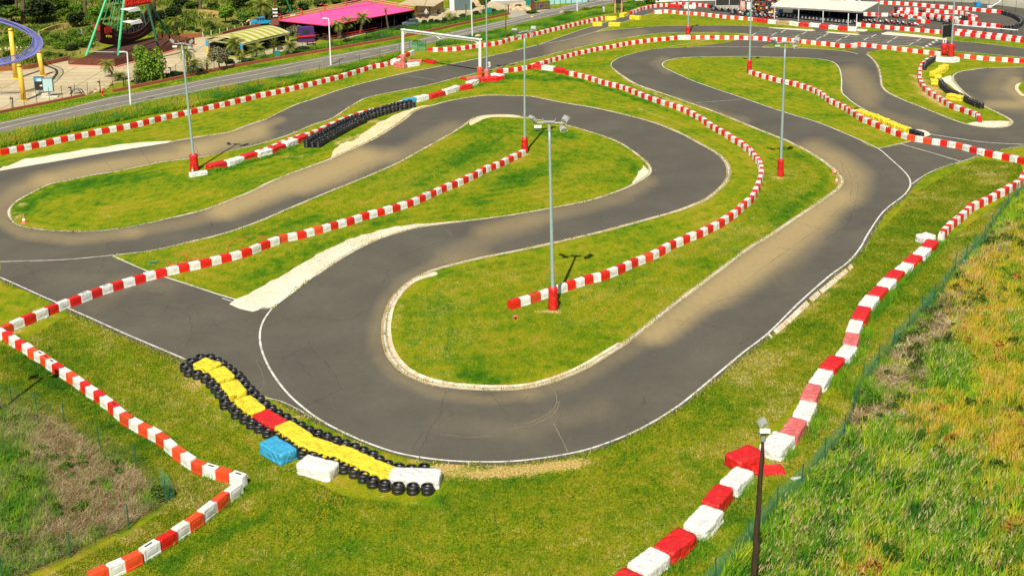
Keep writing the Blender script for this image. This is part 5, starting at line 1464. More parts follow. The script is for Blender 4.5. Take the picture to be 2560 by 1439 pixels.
# tufts along bales and blocks
def tufts(strokes, label, hgt=.38, per=150):
    pts = []
    for line_, r, n in strokes:
        L_ = GA(sm(line_, 6)); sg = np.hypot(*(L_[1:] - L_[:-1]).T); cu = np.concatenate([[0], np.cumsum(sg)])
        m_ = int(cu[-1] * n); s_ = rng.uniform(0, cu[-1], m_)
        q = np.stack([np.interp(s_, cu, L_[:, 0]), np.interp(s_, cu, L_[:, 1])], 1) + rng.normal(0, r, (m_, 2))
        pts.append(q)
    P = np.concatenate(pts)
    n1 = vnoise(P, 1.2, 14)
    keep = rng.random(len(P)) < .25 + n1
    P, n1 = P[keep], n1[keep]
    k = np.clip(n1 * .8 + .3 * (rng.random(len(P)) - .3), 0, 1)
    blades("tall_grass", P, hgt * (.35 + n1 * rng.uniform(.4, 1.1, len(P))), .028, (.2, .12), .35, pal(k * .8, GREENS), label)
tufts([([(2352,606),(2320,640),(2290,672),(2250,705),(2200,770),(2178,800)], .28, 260), ([(2165,830),(2140,890),(2100,925),(2080,970)], .3, 260), ([(2050,1010),(2040,1060),(2010,1100)], .3, 260), ([(1985,1130),(1960,1150)], .2, 200), ([(1870,1215),(1835,1260),(1815,1310)], .3, 240), ([(1760,1350),(1700,1410),(1640,1470)], .35, 300)],
      "tall green tufts growing against the right chain of bales", .42)
tufts([([(520,428),(560,424),(620,407),(680,392),(730,370),(760,356)], .22, 300), ([(478,440),(520,436)], .15, 200), ([(1010,262),(1035,260)], .2, 200), ([(1130,232),(1205,215)], .2, 120)], "dark weeds against the bales left of the tyre wall", .34)
tufts([([(0,850),(60,872),(150,935),(260,1012),(400,1105),(520,1182)], .2, 60), ([(515,1190),(540,1192)], .2, 420), ([(600,1235),(500,1310),(380,1390),(250,1450)], .16, 190), ([(30,845),(60,868)], .2, 300)], "grass growing up against the near barrier blocks", .26)
tufts([([(1080,125),(1160,122)], .2, 200), ([(5,388),(160,352),(480,280),(700,232),(960,166)], .12, 30)], "grass at the foot of the far block rows", .25)
tufts([([(2543,500),(2460,612),(2363,735),(2234,880),(2157,975)], .25, 150), ([(2110,1105),(2004,1230),(1873,1372),(1790,1456)], .3, 200)], "grass caught along the netted fence", .38)
tufts([([(2150,965),(2180,1010),(2130,1000)], .35, 200)], "drooping reed clump beside the right chain of bales", .8)

# mown lawn texture close to the camera
lawns = [[(465,905),(480,950),(560,1030),(680,1110),(760,1190),(860,1240),(1100,1270),(1100,1175),(1300,1165),(1500,1122),(1705,1018),(1926,840),(2158,626),(2290,480),(2440,400),(2550,405),(2560,440),(2430,530),(2340,600),(2300,640),(2140,830),(2020,980),(1850,1140),(1680,1330),(1560,1480),(260,1480),(600,1235),(590,1195),(450,1120),(250,985),(60,850),(175,785),(300,840)],
         [(1000,760),(985,830),(1010,905),(1080,945),(1280,958),(1440,915),(1700,745),(1960,560),(2090,470),(2060,420),(1960,360),(1900,500),(1700,620),(1500,700),(1330,640),(1150,670)],
         [(300,640),(500,605),(760,510),(1100,355),(1300,300),(1600,410),(1600,440),(1400,510),(1150,545),(900,610),(640,725),(590,745),(400,685)],
         [(0,860),(60,880),(250,1010),(450,1145),(590,1215),(240,1440),(190,1480),(60,1470),(330,1330),(425,1262),(340,1165),(160,1060),(0,990)],
         [(2370,600),(2550,470),(2450,600),(2300,780),(2150,950),(2100,1090),(1990,1220),(1870,1350),(1780,1450),(1650,1480),(1840,1240),(2060,1020),(2160,800),(2300,650)]]
LP = np.concatenate([in_px(l, n) for l, n in zip(lawns, (225000, 80000, 60000, 50000, 40000))])
px, py = PX(LP[:, 0], LP[:, 1]); bl = near(BARE); LP = LP[rng.random(len(LP)) > bl * 1.1]
px, py = PX(LP[:, 0], LP[:, 1]); lu = near(LUSH)
n0 = vnoise(LP, .22, 23); n1 = vnoise(LP, .8, 20); n2 = vnoise(LP, 3.5, 21); u = rng.random(len(LP))
k = np.clip(.5 * n0 + .42 * n1 + .38 * n2 + .5 * u - .29 - .32 * lu, 0, 1)
cols = pal(k, [(0, (.018, .095, .004)), (.3, (.07, .185, .005)), (.55, (.18, .25, .006)), (.75, (.29, .29, .012)), (.9, (.40, .32, .05)), (1, (.58, .45, .17))])
blades("mown_grass", LP, .075 * (.4 + rng.random(len(LP))), .034, (.05, .0), .9, cols, "short mown grass of the lawns round the near bends", tipk=.4)

# fences ------------------------------------------------------------------------------------------------
def fence(name, label, pts, h, post='gpost', net='net', pr=.03, nm='post', nh=None, npw=1, names=None):
    P = [G(x, y) for x, y in pts]
    t = thing(name, label, "fence", P[0])
    b0 = P[0]
    for p in P:
        mb = MB(); q = p - b0; hh_ = h * rnd.uniform(.95, 1.05)
        mb.bar(q, q + Vector((rnd.uniform(-.04, .04), rnd.uniform(-.04, .04), hh_)), pr, pr * .9, 6)
        mb.build(nm, M[post], t)
    if net:
        mb = MB(); k = 0
        for a, c in zip(P[:-1], P[1:]):
            d = c - a; m_ = 4
            for i in range(m_):
                q0, q1 = a + d * (i / m_) - b0, a + d * ((i + 1) / m_) - b0
                s0, s1 = .10 * math.sin(math.pi * i / m_), .10 * math.sin(math.pi * (i + 1) / m_)
                H = nh or h * .93
                vs = [q0, q1, q1 + Vector((0, 0, H - s1)), q0 + Vector((0, 0, H - s0))]
                mb.add(vs, [(0, 1, 2, 3)])
        mb.build('net', M[net], t)
    return t
fence("net_fence", "green netted fence running down between the bale chain and the meadow",
      [(2640,385),(2590,440),(2543,492),(2521,511),(2500,543),(2481,568),(2460,604),(2437,627),(2415,652),(2388,677),(2363,722),(2336,752),(2304,786),(2272,826),(2234,869),(2196,915),(2157,964),(2134,1030),(2110,1096),(2061,1152),(2004,1219),(1943,1274),(1873,1363),(1790,1458),(1690,1570)], 1.25)
fence("net_fence", "broken green fence with bare posts round the hollow at the lower left", [(-50,990),(30,1012),(93,1031),(161,1063),(250,1119),(340,1171),(415,1258),(322,1322),(177,1392),(9,1462)], 1.25, net='netl')
mb = MB(); q = [G(402, 1222), G(440, 1245), G(415, 1262)]
mb.add([q[0], q[1], q[1] + Vector((-.2, .1, 1.0)), q[0] + Vector((0, 0, 1.25)), q[2], q[2] + Vector((0, 0, 1.1))], [(0, 1, 2, 3), (1, 4, 5, 2)])
o = mb.build("loose_net", M['net']); tag(o, "slack piece of green netting at the corner of the lower left fence", "netting")
def posts_along(pts, n):
    P = sm(pts, 6); cu = np.concatenate([[0], np.cumsum(np.hypot(*(P[1:] - P[:-1]).T))])
    return [(np.interp(s, cu, P[:, 0]), np.interp(s, cu, P[:, 1])) for s in np.linspace(0, cu[-1], n)]
fence("wire_fence", "thin wire fence on the verge beside the long left block row", posts_along([(-60,385),(45,361),(108,346),(169,331),(226,318),(282,306),(390,284),(490,262),(600,236),(709,210),(785,194),(860,175),(930,157),(1000,137)], 22), 1.5, net='netl', post='gpost')
fence("wire_fence", "thin wire fence on the verge right of the gantry", posts_along([(1065,127),(1100,122),(1150,116),(1230,105),(1310,90),(1400,70),(1480,52),(1540,38),(1580,28)], 15), 1.6, net='netl')
fence("net_fence", "short open gate section of green netting behind the gantry's far post", [(1025,128),(1045,128),(1065,127)], 1.5)
fence("wire_fence", "dark posts and wire along the brick wall of the theme park", posts_along([(30,275),(69,267),(106,259),(142,251),(211,239),(276,228),(339,213),(400,202),(457,190),(520,178),(576,168),(640,155),(760,133),(870,113),(990,92),(1120,64),(1265,36)], 40), 1.7, net='netl', post='black')
fence("wire_fence", "tall dark fence posts round the far paddock circuit", posts_along([(1575,30),(1680,26),(1800,32),(1870,42),(1915,48)], 12), 1.6, net=None, post='black', pr=.02)
fence("wire_fence", "wire fence along the far edge of the paddock", posts_along([(2200,3),(2280,5),(2360,10),(2440,16),(2510,26),(2560,34),(2640,45)], 14), 1.8, net='netl', post='black', pr=.03)
fence("wire_fence", "thin posts standing in the paddock lane behind the grid", posts_along([(2200,60),(2280,68),(2340,72),(2400,78),(2450,84),(2540,92)], 10), 1.8, net=None, post='black', pr=.02)
# brick garden walls
def wall(label, pts, h, w=.35, mat='wallbrick', name='garden_wall'):
    P = [G(x, y) for x, y in sm(pts, 4)]
    b0 = P[0]; mb = MB()
    k = len(P); L_, R_ = [], []
    for i, p in enumerate(P):
        d = (P[min(i + 1, k - 1)] - P[max(i - 1, 0)]).normalized(); n_ = Vector((-d[1], d[0], 0)) * w / 2
        L_.append(p + n_ - b0); R_.append(p - n_ - b0)
    vs = L_ + R_ + [v + Vector((0, 0, h)) for v in L_] + [v + Vector((0, 0, h)) for v in R_]
    fs = []
    for i in range(k - 1):
        fs += [(k + i, k + i + 1, 3 * k + i + 1, 3 * k + i), (i + 1, i, 2 * k + i, 2 * k + i + 1), (2 * k + i, 3 * k + i, 3 * k + i + 1, 2 * k + i + 1)]
    fs += [(0, k, 3 * k, 2 * k), (k - 1, 3 * k - 1, 4 * k - 1, 2 * k - 1)]
    mb.add(vs, fs)
    o = mb.build(name, M[mat], None, loc=b0)
    return tag(o, label, "wall")
wall("low brick edging of the roadside verge in front of the ad boards", WALL1, .28)
wall("long low brick wall along the theme park's planted border", WALL2, .35)
wall("curved red-brown planter wall behind the roller coaster columns", [(-40,181),(0,177),(50,175),(87,169),(130,160),(172,150)], .55)
wall("curved stone bed wall beside the violet track", [(98,90),(120,80),(150,71),(188,66)], .7, mat='dirt')
wall("low red planter wall right of the ship ride", [(452,93),(480,93),(507,92)], .5)
wall("red-brown planter wall left of the striped pavilion", [(555,88),(600,76),(650,66)], .45)
wall("pale curved bed wall in the park behind the pavilion", [(497,36),(520,37),(556,42)], .8, mat='dirt')

def along(pts, n, off, hgt):
    L_ = GA(sm(pts, 4)); sg = np.hypot(*(L_[1:] - L_[:-1]).T); cu = np.concatenate([[0], np.cumsum(sg)])
    m_ = int(cu[-1] * n); s_ = rng.uniform(0, cu[-1], m_)
    return np.stack([np.interp(s_, cu, L_[:, 0]), np.interp(s_, cu, L_[:, 1])], 1) + rng.normal(0, off, (m_, 2))
EP = np.concatenate([along(SE, 45, .13, .1), along(I2N, 45, .13, .1), along([(684,1000),(740,1030),(850,1084),(1000,1141),(1100,1158),(1200,1164),(1300,1161),(1420,1144),(1500,1123),(1600,1081),(1705,1019),(1806,936),(1926,841)], 90, .12, .1), along(NE[:16], 30, .15, .1), along([(0,702),(140,764),(212,799),(300,840),(400,884),(462,914)], 90, .15, .1),
                     along([(2080,699),(2158,626),(2214,536),(2262,498),(2285,470)] + CR[1:7], 50, .12, .1), along(R5, 30, .14, .1)])
n1 = vnoise(EP, .9, 40); kk = rng.random(len(EP)) < n1 * 1.3 - .2; EP, n1 = EP[kk], n1[kk]
blades("edge_grass", EP, .10 * (.5 + rng.random(len(EP))), .05, (.1, 0), .6, pal(.25 + .9 * (rng.random(len(EP)) - .1), [(0, (.05, .13, .006)), (.5, (.20, .25, .012)), (1, (.52, .42, .16))]), "ragged grass creeping over the edges of the asphalt", z0=.02)

# ------------------------------------------------------------------ trees, shrubs, palms
def foliage(name, n, lobes, leaf, mat, seed, squash=1.0, droop=0.0, flat=.5):
    r = np.random.default_rng(seed)
    lobes = np.asarray(lobes, float)                         # x, y, z, radius
    vol = lobes[:, 3] ** 2
    idx = r.choice(len(lobes), n, p=vol / vol.sum())
    d = r.normal(size=(n, 3)); d /= np.linalg.norm(d, axis=1)[:, None]
    rad = lobes[idx, 3] * (.55 + .5 * r.random(n) ** .6)
    c = lobes[idx, :3] + d * rad[:, None] * np.array([1, 1, squash])
    if droop: c[:, 2] -= droop * r.random(n) ** 2 * (np.hypot(c[:, 0], c[:, 1]) / lobes[:, 3].max())
    c[:, 2] = np.maximum(c[:, 2], .03)
    nn = d * flat + r.normal(size=(n, 3)) * .6; nn[:, 2] += .25; nn /= np.linalg.norm(nn, axis=1)[:, None]
    a = np.cross(nn, r.normal(size=(n, 3))); a /= np.linalg.norm(a, axis=1)[:, None]
    b = np.cross(nn, a)
    s = leaf * (.6 + .8 * r.random(n))[:, None]
    V = np.stack([c - a * s * .5, c + b * s * .38, c + a * s * .75, c - b * s * .38], 1)
    me = bpy.data.meshes.new(name)
    me.vertices.add(n * 4); me.vertices.foreach_set('co', V.ravel())
    me.loops.add(n * 4); me.loops.foreach_set('vertex_index', np.arange(n * 4, dtype=np.int32))
    me.polygons.add(n); me.polygons.foreach_set('loop_start', np.arange(0, n * 4, 4, dtype=np.int32))
    me.update(calc_edges=True)
    lobe_t = r.random(len(lobes))
    tone = np.clip(.25 + .35 * lobe_t[idx] + .5 * (r.random(n) - .35), 0, 1)
    at = me.attributes.new("tone", 'FLOAT', 'POINT'); at.data.foreach_set('value', np.repeat(tone, 4))
    me.materials.append(M[mat])
    return me
M['leafR'] = leafmat("rusty_leaves", (.16, .05, .008), (.50, .22, .04), .1)
for nm_, pt_, lb_, mt_ in DEFER: weeds(nm_, pt_, lb_, mt_)
LWP = in_px([(30,1040),(160,1080),(330,1190),(390,1240),(300,1310),(150,1390),(20,1430)], 34)
weeds("hollow_weeds", LWP, "green weeds scattered through the dead grass at the lower left", 'leafA', .10, 70, (.12, .32))
def lobes_for(seed, R, H, k=9, low=.25):
    r = random.Random(seed); out = []
    for i in range(k):
        a = r.uniform(0, 6.28); q = R * r.uniform(.15, .62); z = H * r.uniform(low + .15, .8)
        out.append((q * math.cos(a), q * math.sin(a), z, R * r.uniform(.34, .5)))
    out.append((0, 0, H * .62, R * .5))
    return out
SHR = {}
for kd, mt, lf in (('a', 'leafA', .17), ('b', 'leafB', .17), ('c', 'leafC', .19), ('d', 'leafD', .16)):
    SHR[kd] = [foliage("shrub_" + kd, 1500, lobes_for(i * 7 + ord(kd), 1.0, 1.6, 9, .0), lf, mt, i * 3 + ord(kd)) for i in range(3)]
CRO = {}
for kd, mt, lf in (('a', 'leafA', .17), ('b', 'leafB', .17), ('c', 'leafC', .18), ('d', 'leafD', .15)):
    CRO[kd] = [foliage("crown_" + kd, 2200, [(x, y, z + .55, q) for x, y, z, q in lobes_for(i * 5 + ord(kd) * 2, 1.0, 1.9, 11, .1)], lf, mt, i * 3 + ord(kd)) for i in range(2)]
def limb_mesh(h, r0, seed, n=5):
    r = random.Random(seed); mb = MB()
    mb.tube([(0, 0, 0), (.04, .02, h * .35), (-.03, .03, h * .62)], [r0 * 1.25, r0, r0 * .75], 7)
    for i in range(n):
        a = i * 6.28 / n + r.uniform(-.4, .4); q = h * r.uniform(.28, .42)
        mb.tube([(-.03, .03, h * .5), (math.cos(a) * q * .5, math.sin(a) * q * .5, h * .78), (math.cos(a) * q, math.sin(a) * q, h * r.uniform(.95, 1.15))], [r0 * .5, r0 * .35, r0 * .15], 5)
    return mb
def shrub(px, py, r, h, kd, label, group="shrubs of the theme park"):
    """r, h in metres"""
    o = bpy.data.objects.new("shrub", rnd.choice(SHR[kd])); COL.objects.link(o)
    o.location = G(px, py); o.rotation_euler = (0, 0, rnd.uniform(0, 6.28)); o.scale = (r, r, h / 1.9)
    return tag(o, label, "shrub", group)
def tree(px, py, r, h, kd, label, group=None, name="tree"):
    t = thing(name, label, "tree", G(px, py), rnd.uniform(0, 6.28), group)
    c = bpy.data.objects.new("crown", rnd.choice(CRO[kd])); COL.objects.link(c); c.parent = t
    c.scale = (r, r, h / 2.55)
    limb_mesh(h * .62, max(.09, r * .07), int(px)).build("trunk", M['bark'], t)
    return t
FR = {}
def frond_mesh(n, L, seed, up=.5, mat='palm', wid=.16, stiff=.55, nl=9):
    r = random.Random(seed); vs, fs, tn = [], [], []
    for i in range(n):
        a = i * 2.399 + r.uniform(-.2, .2); e = up * (1 - 1.5 * (i / n)) + r.uniform(-.12, .12); l = L * r.uniform(.85, 1.1)
        ca, sa = math.cos(a), math.sin(a); tone = min(1, max(0, (.7 - .5 * (i / n)) + r.uniform(-.25, .25)))
        pts = []
        x, z, an = 0.0, 0.0, e * 1.5
        for k in range(6):
            pts.append((x * ca, x * sa, z)); x += l / 5 * math.cos(an); z += l / 5 * math.sin(an); an -= stiff * (.35 + .1 * k)
        for k in range(5):
            p, q = Vector(pts[k]), Vector(pts[k + 1])
            for sgn in (-1, 1):
                for j in range(max(1, nl // 5)):
                    f = (j + .2) / max(1, nl // 5)
                    m_ = p.lerp(q, f); m2 = p.lerp(q, min(1, f + .42))
                    w = wid * (1.2 - .18 * k) * (1 if k else .5) * 2.2
                    out = Vector((-sa * sgn, ca * sgn, -.25)) * w + (q - p).normalized() * w * .8
                    b = len(vs); vs += [tuple(m_), tuple(m2), tuple(m_ + out)]; fs.append((b, b + 1, b + 2)); tn += [tone] * 3
    me = bpy.data.meshes.new("fronds"); me.from_pydata(vs, [], fs)
    at = me.attributes.new("tone", 'FLOAT', 'POINT'); at.data.foreach_set('value', tn)
    me.materials.append(M[mat]); return me
FR['fan'] = frond_mesh(30, 1.0, 1, .75, wid=.17, stiff=.5, nl=10)
FR['fan2'] = frond_mesh(24, 1.0, 2, .7, wid=.15, stiff=.75, nl=10)
FR['yucca'] = frond_mesh(46, 1.0, 3, .8, wid=.06, stiff=.12, nl=5)
FR['agave'] = frond_mesh(34, 1.0, 4, .85, 'agave', wid=.08, stiff=.05, nl=5)
def palm(bx, by, tx, ty, R, kind, label, tr=.14, group="palms of the theme park"):
    b = G(bx, by); top = TOP(b, tx, ty)
    t = thing("palm_tree", label, "palm", b, 0, group)
    v = top - b
    mb = MB(); n_ = 8
    mb.tube([v * (k / n_) + Vector((v[0] * .12 * math.sin(3.14 * k / n_), 0, 0)) for k in range(n_ + 1)], [tr * (1.25 - .35 * k / n_) * (1.08 if k % 2 else .94) for k in range(n_ + 1)], 8)
    mb.build("trunk", M['bark'], t)
    c = bpy.data.objects.new("crown", FR[kind]); COL.objects.link(c); c.parent = t
    c.location = v; c.scale = (R, R, R); c.rotation_euler = (0, 0, rnd.uniform(0, 6.28))
    return t
palm(287,193,268,160,1.35,'fan2',"leaning palm in front of the ship ride's board fence")
palm(299,200,299,191,1.3,'fan',"low fan palm at the foot of the leaning palm")
palm(339,212,340,185,1.15,'yucca',"spiky yucca between the leaning palm and the willow",.1)
palm(482,188,485,162,1.5,'fan',"bushy palm right of the double lamp mast")
palm(470,184,466,127,1.5,'fan2',"taller palm behind the left floodlight mast's head")
palm(518,181,517,158,1.2,'yucca',"spiky young palm on the plaza edge before the pavilion")
palm(588,140,586,108,1.7,'fan',"broad palm hiding the front of the striped pavilion")
palm(641,146,641,124,1.5,'fan',"yellowing palm before the pavilion's dark side",.12)
palm(684,140,685,110,1.2,'yucca',"straw-coloured yucca between two palms by the pavilion")
palm(728,138,727,116,1.4,'fan',"fan palm by the green bin")
palm(602,150,600,132,1.1,'fan2',"small ragged palm at the corner post of the pavilion")
palm(867,88,867,54,1.45,'fan',"palm in front of the pink canopy, second from the lamp post",.2)
palm(901,85,905,43,1.5,'fan',"tall palm in front of the middle of the pink canopy",.2)
palm(850,98,845,60,1.5,'fan2',"thick leafy palm at the pink canopy's front edge",.3)
palm(972,78,964,26,.9,'yucca',"thin bare-stemmed palm near the pink canopy's right end",.12)
palm(1164,48,1165,12,.6,'yucca',"slender pole-like palm near the grey shed",.08)
palm(1044,62,1038,40,.7,'yucca',"small sapling palm right of the parked dark car",.07)
palm(1122,54,1123,40,1.3,'fan2',"low spreading palm in the border near the brown tent")
palm(828,118,829,106,.9,'yucca',"small yucca behind the lamp post, by the canopy terrace")
palm(660,50,655,14,2.2,'fan',"big yellow-green palm left of the carved tower post",.3)
palm(438,78,440,52,1.7,'fan2',"ragged palm on the dry bed right of the ship ride",.25)
palm(58,60,55,-60,2.2,'fan',"tall palm trunk rising out of the frame at the upper left",.34)
palm(41,30,38,-60,2.0,'fan',"thin palm trunk near the upper left corner",.22)
palm(108,36,107,-50,2.0,'fan',"palm trunk between the dark trees of the upper left",.26)
palm(212,34,212,-50,2.0,'fan',"palm trunk rising beside the ride's green leg",.24)
palm(501,30,499,-40,2.0,'fan',"palm trunk behind the orange soil bed",.24)
o = bpy.data.objects.new("agave", FR['agave']); COL.objects.link(o); o.location = G(207, 90) + Vector((0, 0, .1)); o.scale = (1.35, 1.35, 1.2); tag(o, "blue-grey agave left of the ship ride", "agave")
# willow
b = G(374, 204)
t = thing("willow_tree", "bright green bushy willow on the plaza edge, in front of the ship", "tree", b)
lb = [(random.Random(i).uniform(-1.4, 1.4), random.Random(i + 50).uniform(-1.2, 1.2), 2.2 + random.Random(i + 90).uniform(-.8, 1.9), .75) for i in range(16)]
c = bpy.data.objects.new("crown", foliage("willow_crown", 5200, lb, .24, 'leafB', 5, 1.0, 1.3)); COL.objects.link(c); c.parent = t
limb_mesh(2.7, .16, 3).build("trunk", M['bark'], t)
tree(549,176,1.45,3.6,'d',"sparse grey-leaved olive tree in front of the pavilion")
tree(747,104,1.9,2.7,'d',"grey-green olive tree hiding the purple hut")
tree(190,68,1.9,2.7,'c',"round dark tree by the curved stone bed")
tree(565,58,1.7,3.2,'b',"round green tree behind the orange soil bed")
tree(437,52,1.7,3.0,'c',"dark round tree right of the ship's bow")
tree(100,58,3.4,4.2,'c',"large dark tree above the curved stone bed")
tree(1214,28,1.3,3.6,'a',"tree trunk and small crown at the driveway's edge")
tree(140,36,2.6,3.6,'a',"olive-green tree near the top edge, left of the ride")
tree(250,58,2.2,3.2,'b',"green tree behind the ride's left leg")
tree(30,62,2.6,3.6,'a',"leafy tree over the violet track")
tree(330,56,2.0,2.8,'a',"leafy tree behind the ship's white canopies")
tree(398,60,1.4,2.4,'c',"slim dark tree at the ship's raised stern")
tree(610,66,1.3,2.6,'b',"small round tree at the pavilion's far corner")
tree(720,28,2.2,3.4,'a',"tree beside the dark green slanted pole")
tree(5,30,3.0,4.0,'c',"dark tree filling the upper left corner")
tree(300,16,2.6,3.6,'c',"dark tree under the red sign")
tree(600,22,2.4,3.4,'c',"wide dark tree near the top edge above the pavilion")
tree(690,60,1.5,2.6,'c',"dark leafy tree behind the blue pickup")
tree(1325,4,1.6,2.6,'c',"tree behind the green gate wall")
SH = [(112,92,1.1,1.1,'b',"bright shrub just right of the violet track"),(128,112,1.3,1.2,'b',"lush shrub below the curved stone bed"),(150,122,1.4,1.2,'b',"broad lush shrub left of the ride"),(178,126,1.3,1.1,'c',"dark low shrub below the lush ones"),
      (165,104,1.3,1.2,'b',"lush shrub between agave and track"),(192,112,1.3,1.2,'b',"lush shrub under the agave"),(214,118,1.3,1.2,'a',"shrub touching the ride's left leg"),(232,104,1.2,1.1,'b',"shrub behind the ride's left leg"),(140,98,1.1,1.0,'a',"flat shrub at the bed wall"),
      (225,80,1.2,1.2,'b',"shrub right of the agave"),(182,86,1.1,1.0,'b',"shrub left of the agave"),(60,112,1.4,1.2,'b',"shrub under the violet track's bend"),(20,102,1.4,1.2,'b',"shrub at the left edge under the violet track"),(45,94,1.3,1.2,'b',"shrub behind the first yellow column"),
      (120,140,1.0,.8,'a',"low olive shrub before the planter wall"),(148,142,1.0,.7,'a',"small shrub at the plank platform's left corner"),(70,140,1.0,.7,'a',"low shrub between the yellow columns"),(20,140,1.1,.8,'a',"low shrub at the left edge before the planter wall"),
      (160,40,1.7,1.6,'a',"olive shrub above the dry slope"),(200,32,1.7,1.7,'b',"green shrub near the top edge left of the ride"),(75,28,2.0,2.0,'b',"green shrub between two palm trunks"),(130,24,1.6,1.6,'c',"dark shrub at the top edge"),
      (270,78,1.4,1.3,'b',"green shrub behind the lattice arm"),(300,74,1.4,1.2,'a',"shrub under the ship's first canopy"),(330,84,1.3,1.2,'a',"shrub behind the ship's deck"),(355,70,1.3,1.3,'b',"shrub under the ship's second canopy"),(376,40,1.6,1.6,'b',"green shrub behind the stern"),
      (415,76,1.2,1.0,'c',"dark shrub at the dry bed's left end"),(478,76,.8,.7,'c',"small round dark bush on the dry bed"),(494,80,.7,.6,'c',"second small round dark bush on the dry bed"),(536,74,.8,.7,'c',"dark clipped bush on the right of the dry bed"),(470,58,1.3,1.1,'a',"olive shrub above the dry bed"),
      (520,66,1.2,1.0,'a',"olive shrub below the orange soil bed"),(590,62,1.1,1.0,'c',"dark shrub by the round trees"),(480,22,1.8,1.6,'a',"shrub left of the palm trunk near the top"),(530,24,1.6,1.4,'b',"bright shrub above the orange soil bed"),(455,14,1.8,1.7,'c',"dark shrub at the top edge above the dry bed"),
      (630,42,1.3,1.2,'b',"green shrub near the yellow flowers"),(670,46,1.2,1.2,'c',"dark shrub below the big yellow-green palm"),(700,40,1.4,1.5,'c',"dark shrub before the slanted pole"),(760,24,1.5,1.3,'c',"dark shrub behind the pink canopy's left end"),(800,16,1.5,1.3,'c',"dark shrub behind the pink canopy"),
      (845,10,1.4,1.3,'a',"shrub behind the pink canopy's middle"),(885,6,1.5,1.4,'c',"dark shrub behind the pink canopy's corner"),(620,158,1.1,.8,'c',"dark low shrub at the wall below the pavilion"),(575,160,1.0,.8,'c',"low weeds at the wall left of the bin"),(660,148,1.0,.8,'b',"green weeds under the yellowing palm"),
      (757,126,1.1,.75,'c',"black-brown dome-shaped bush beside the terrace"),(440,190,1.0,.8,'c',"dark bush behind the double mast"),(418,196,.9,.7,'c',"dark bush right of the willow trunk"),(340,206,.7,.5,'c',"low bush at the yucca's foot"),(500,183,.8,.7,'c',"dark bush right of the bushy palm"),
      (870,108,1.0,.8,'c',"dark shrub at the thick palm's foot"),(920,98,.8,.6,'a',"shrub on the border before the canopy"),(800,126,.8,.7,'b',"shrub left of the lamp post base"),(1000,76,.8,.7,'c',"dark shrub by the parked dark car"),
      (1060,60,.6,.8,'c',"first clipped round bush beside the parked car"),(1079,58,.6,.8,'c',"second clipped round bush from the parked car"),(1092,57,.55,.7,'c',"third clipped round bush from the parked car"),(1113,56,.7,.9,'c',"fourth clipped round bush, before the low palm"),(1138,50,.8,.7,'a',"loose bush right of the low palm"),
      (1157,46,.7,.9,'c',"clipped round bush left of the pole-like palm"),(1191,40,.8,1.0,'c',"large clipped bush left of the tall mast"),(1213,34,.8,.6,'b',"green bush by the green box"),(1234,30,.7,.7,'c',"dark bush right of the green box"),
      (1330,34,1.2,.6,'a',"low weeds below the rock pile"),(1300,22,1.3,.8,'d',"reddish dry shrub on the rock pile"),(1425,36,1.4,.7,'b',"weed mound at the lamp post on the verge"),(1470,30,1.6,.8,'b',"lush weed mound left of the billboard"),(1500,26,1.6,.8,'b',"lush weed mound near the billboard"),(1620,10,1.6,1.4,'b',"green bush beside the pale grandstand"),(1600,14,1.3,1.0,'b',"small bush left of the grandstand"),
      (1040,112,.9,.9,'b',"blue-green bush behind the short gate netting"),(1053,116,.8,.8,'b',"small bush at the gate netting"),(405,1245,.75,.75,'a',"bushy weed inside the corner of the lower left fence"),(2020,1392,1.0,.5,'a',"low round bush among the reeds"),(2330,1400,.9,.5,'c',"dark low bush deep in the reeds"),(2290,900,.7,.4,'c',"dark clump on the brown thicket")]
for a in SH: shrub(*a)
def stones(label, pts, s, mat='rock', name='boulder'):
    for i, (x, y) in enumerate(pts):
        bm = bmesh.new(); bmesh.ops.create_icosphere(bm, subdivisions=2, radius=1)
        sd = rnd.uniform(0, 50)
        for v in bm.verts:
            v.co *= 1 + .28 * mnoise.noise(v.co * 1.3 + Vector((sd, 0, 0)))
            v.co.z = v.co.z * .7 + .25
        me = bpy.data.meshes.new(name); bm.to_mesh(me); bm.free(); me.materials.append(M[mat])
        o = bpy.data.objects.new(name, me); COL.objects.link(o); o.location = G(x, y); q = s * rnd.uniform(.7, 1.25)
        o.scale = (q, q * rnd.uniform(.7, 1), q * .8); o.rotation_euler = (0, 0, rnd.uniform(0, 6)); tag(o, label % ordn(i + 1), "boulder", "boulders")
stones("tan boulder, %s from the left in the row by the red hydrant", [(222,234),(232,230),(241,231),(251,225),(262,222),(272,214),(282,204)], .55)
stones("sandy boulder, %s from the left in the pile beside the driveway", [(1277,23),(1285,26),(1294,25),(1303,27),(1311,24),(1320,26),(1290,20),(1305,19)], .75)
stones("rounded boulder, %s from the left in the heap below the big palm", [(598,56),(608,59),(618,56),(627,62),(638,60),(612,50)], .7)
stones("tan rock, %s from the left near the grey shed", [(1178,14),(1186,17),(1196,15),(1204,18),(1190,10)], .9)
stones("pale stone, %s from the left on the verge right of the gantry", [(1195,93),(1203,90),(1330,44),(1405,32)], .45)
stones("dark rounded rock, %s along the terrace border", [(700,124),(345,205),(408,192),(458,188),(955,92)], .5, 'darkrock')

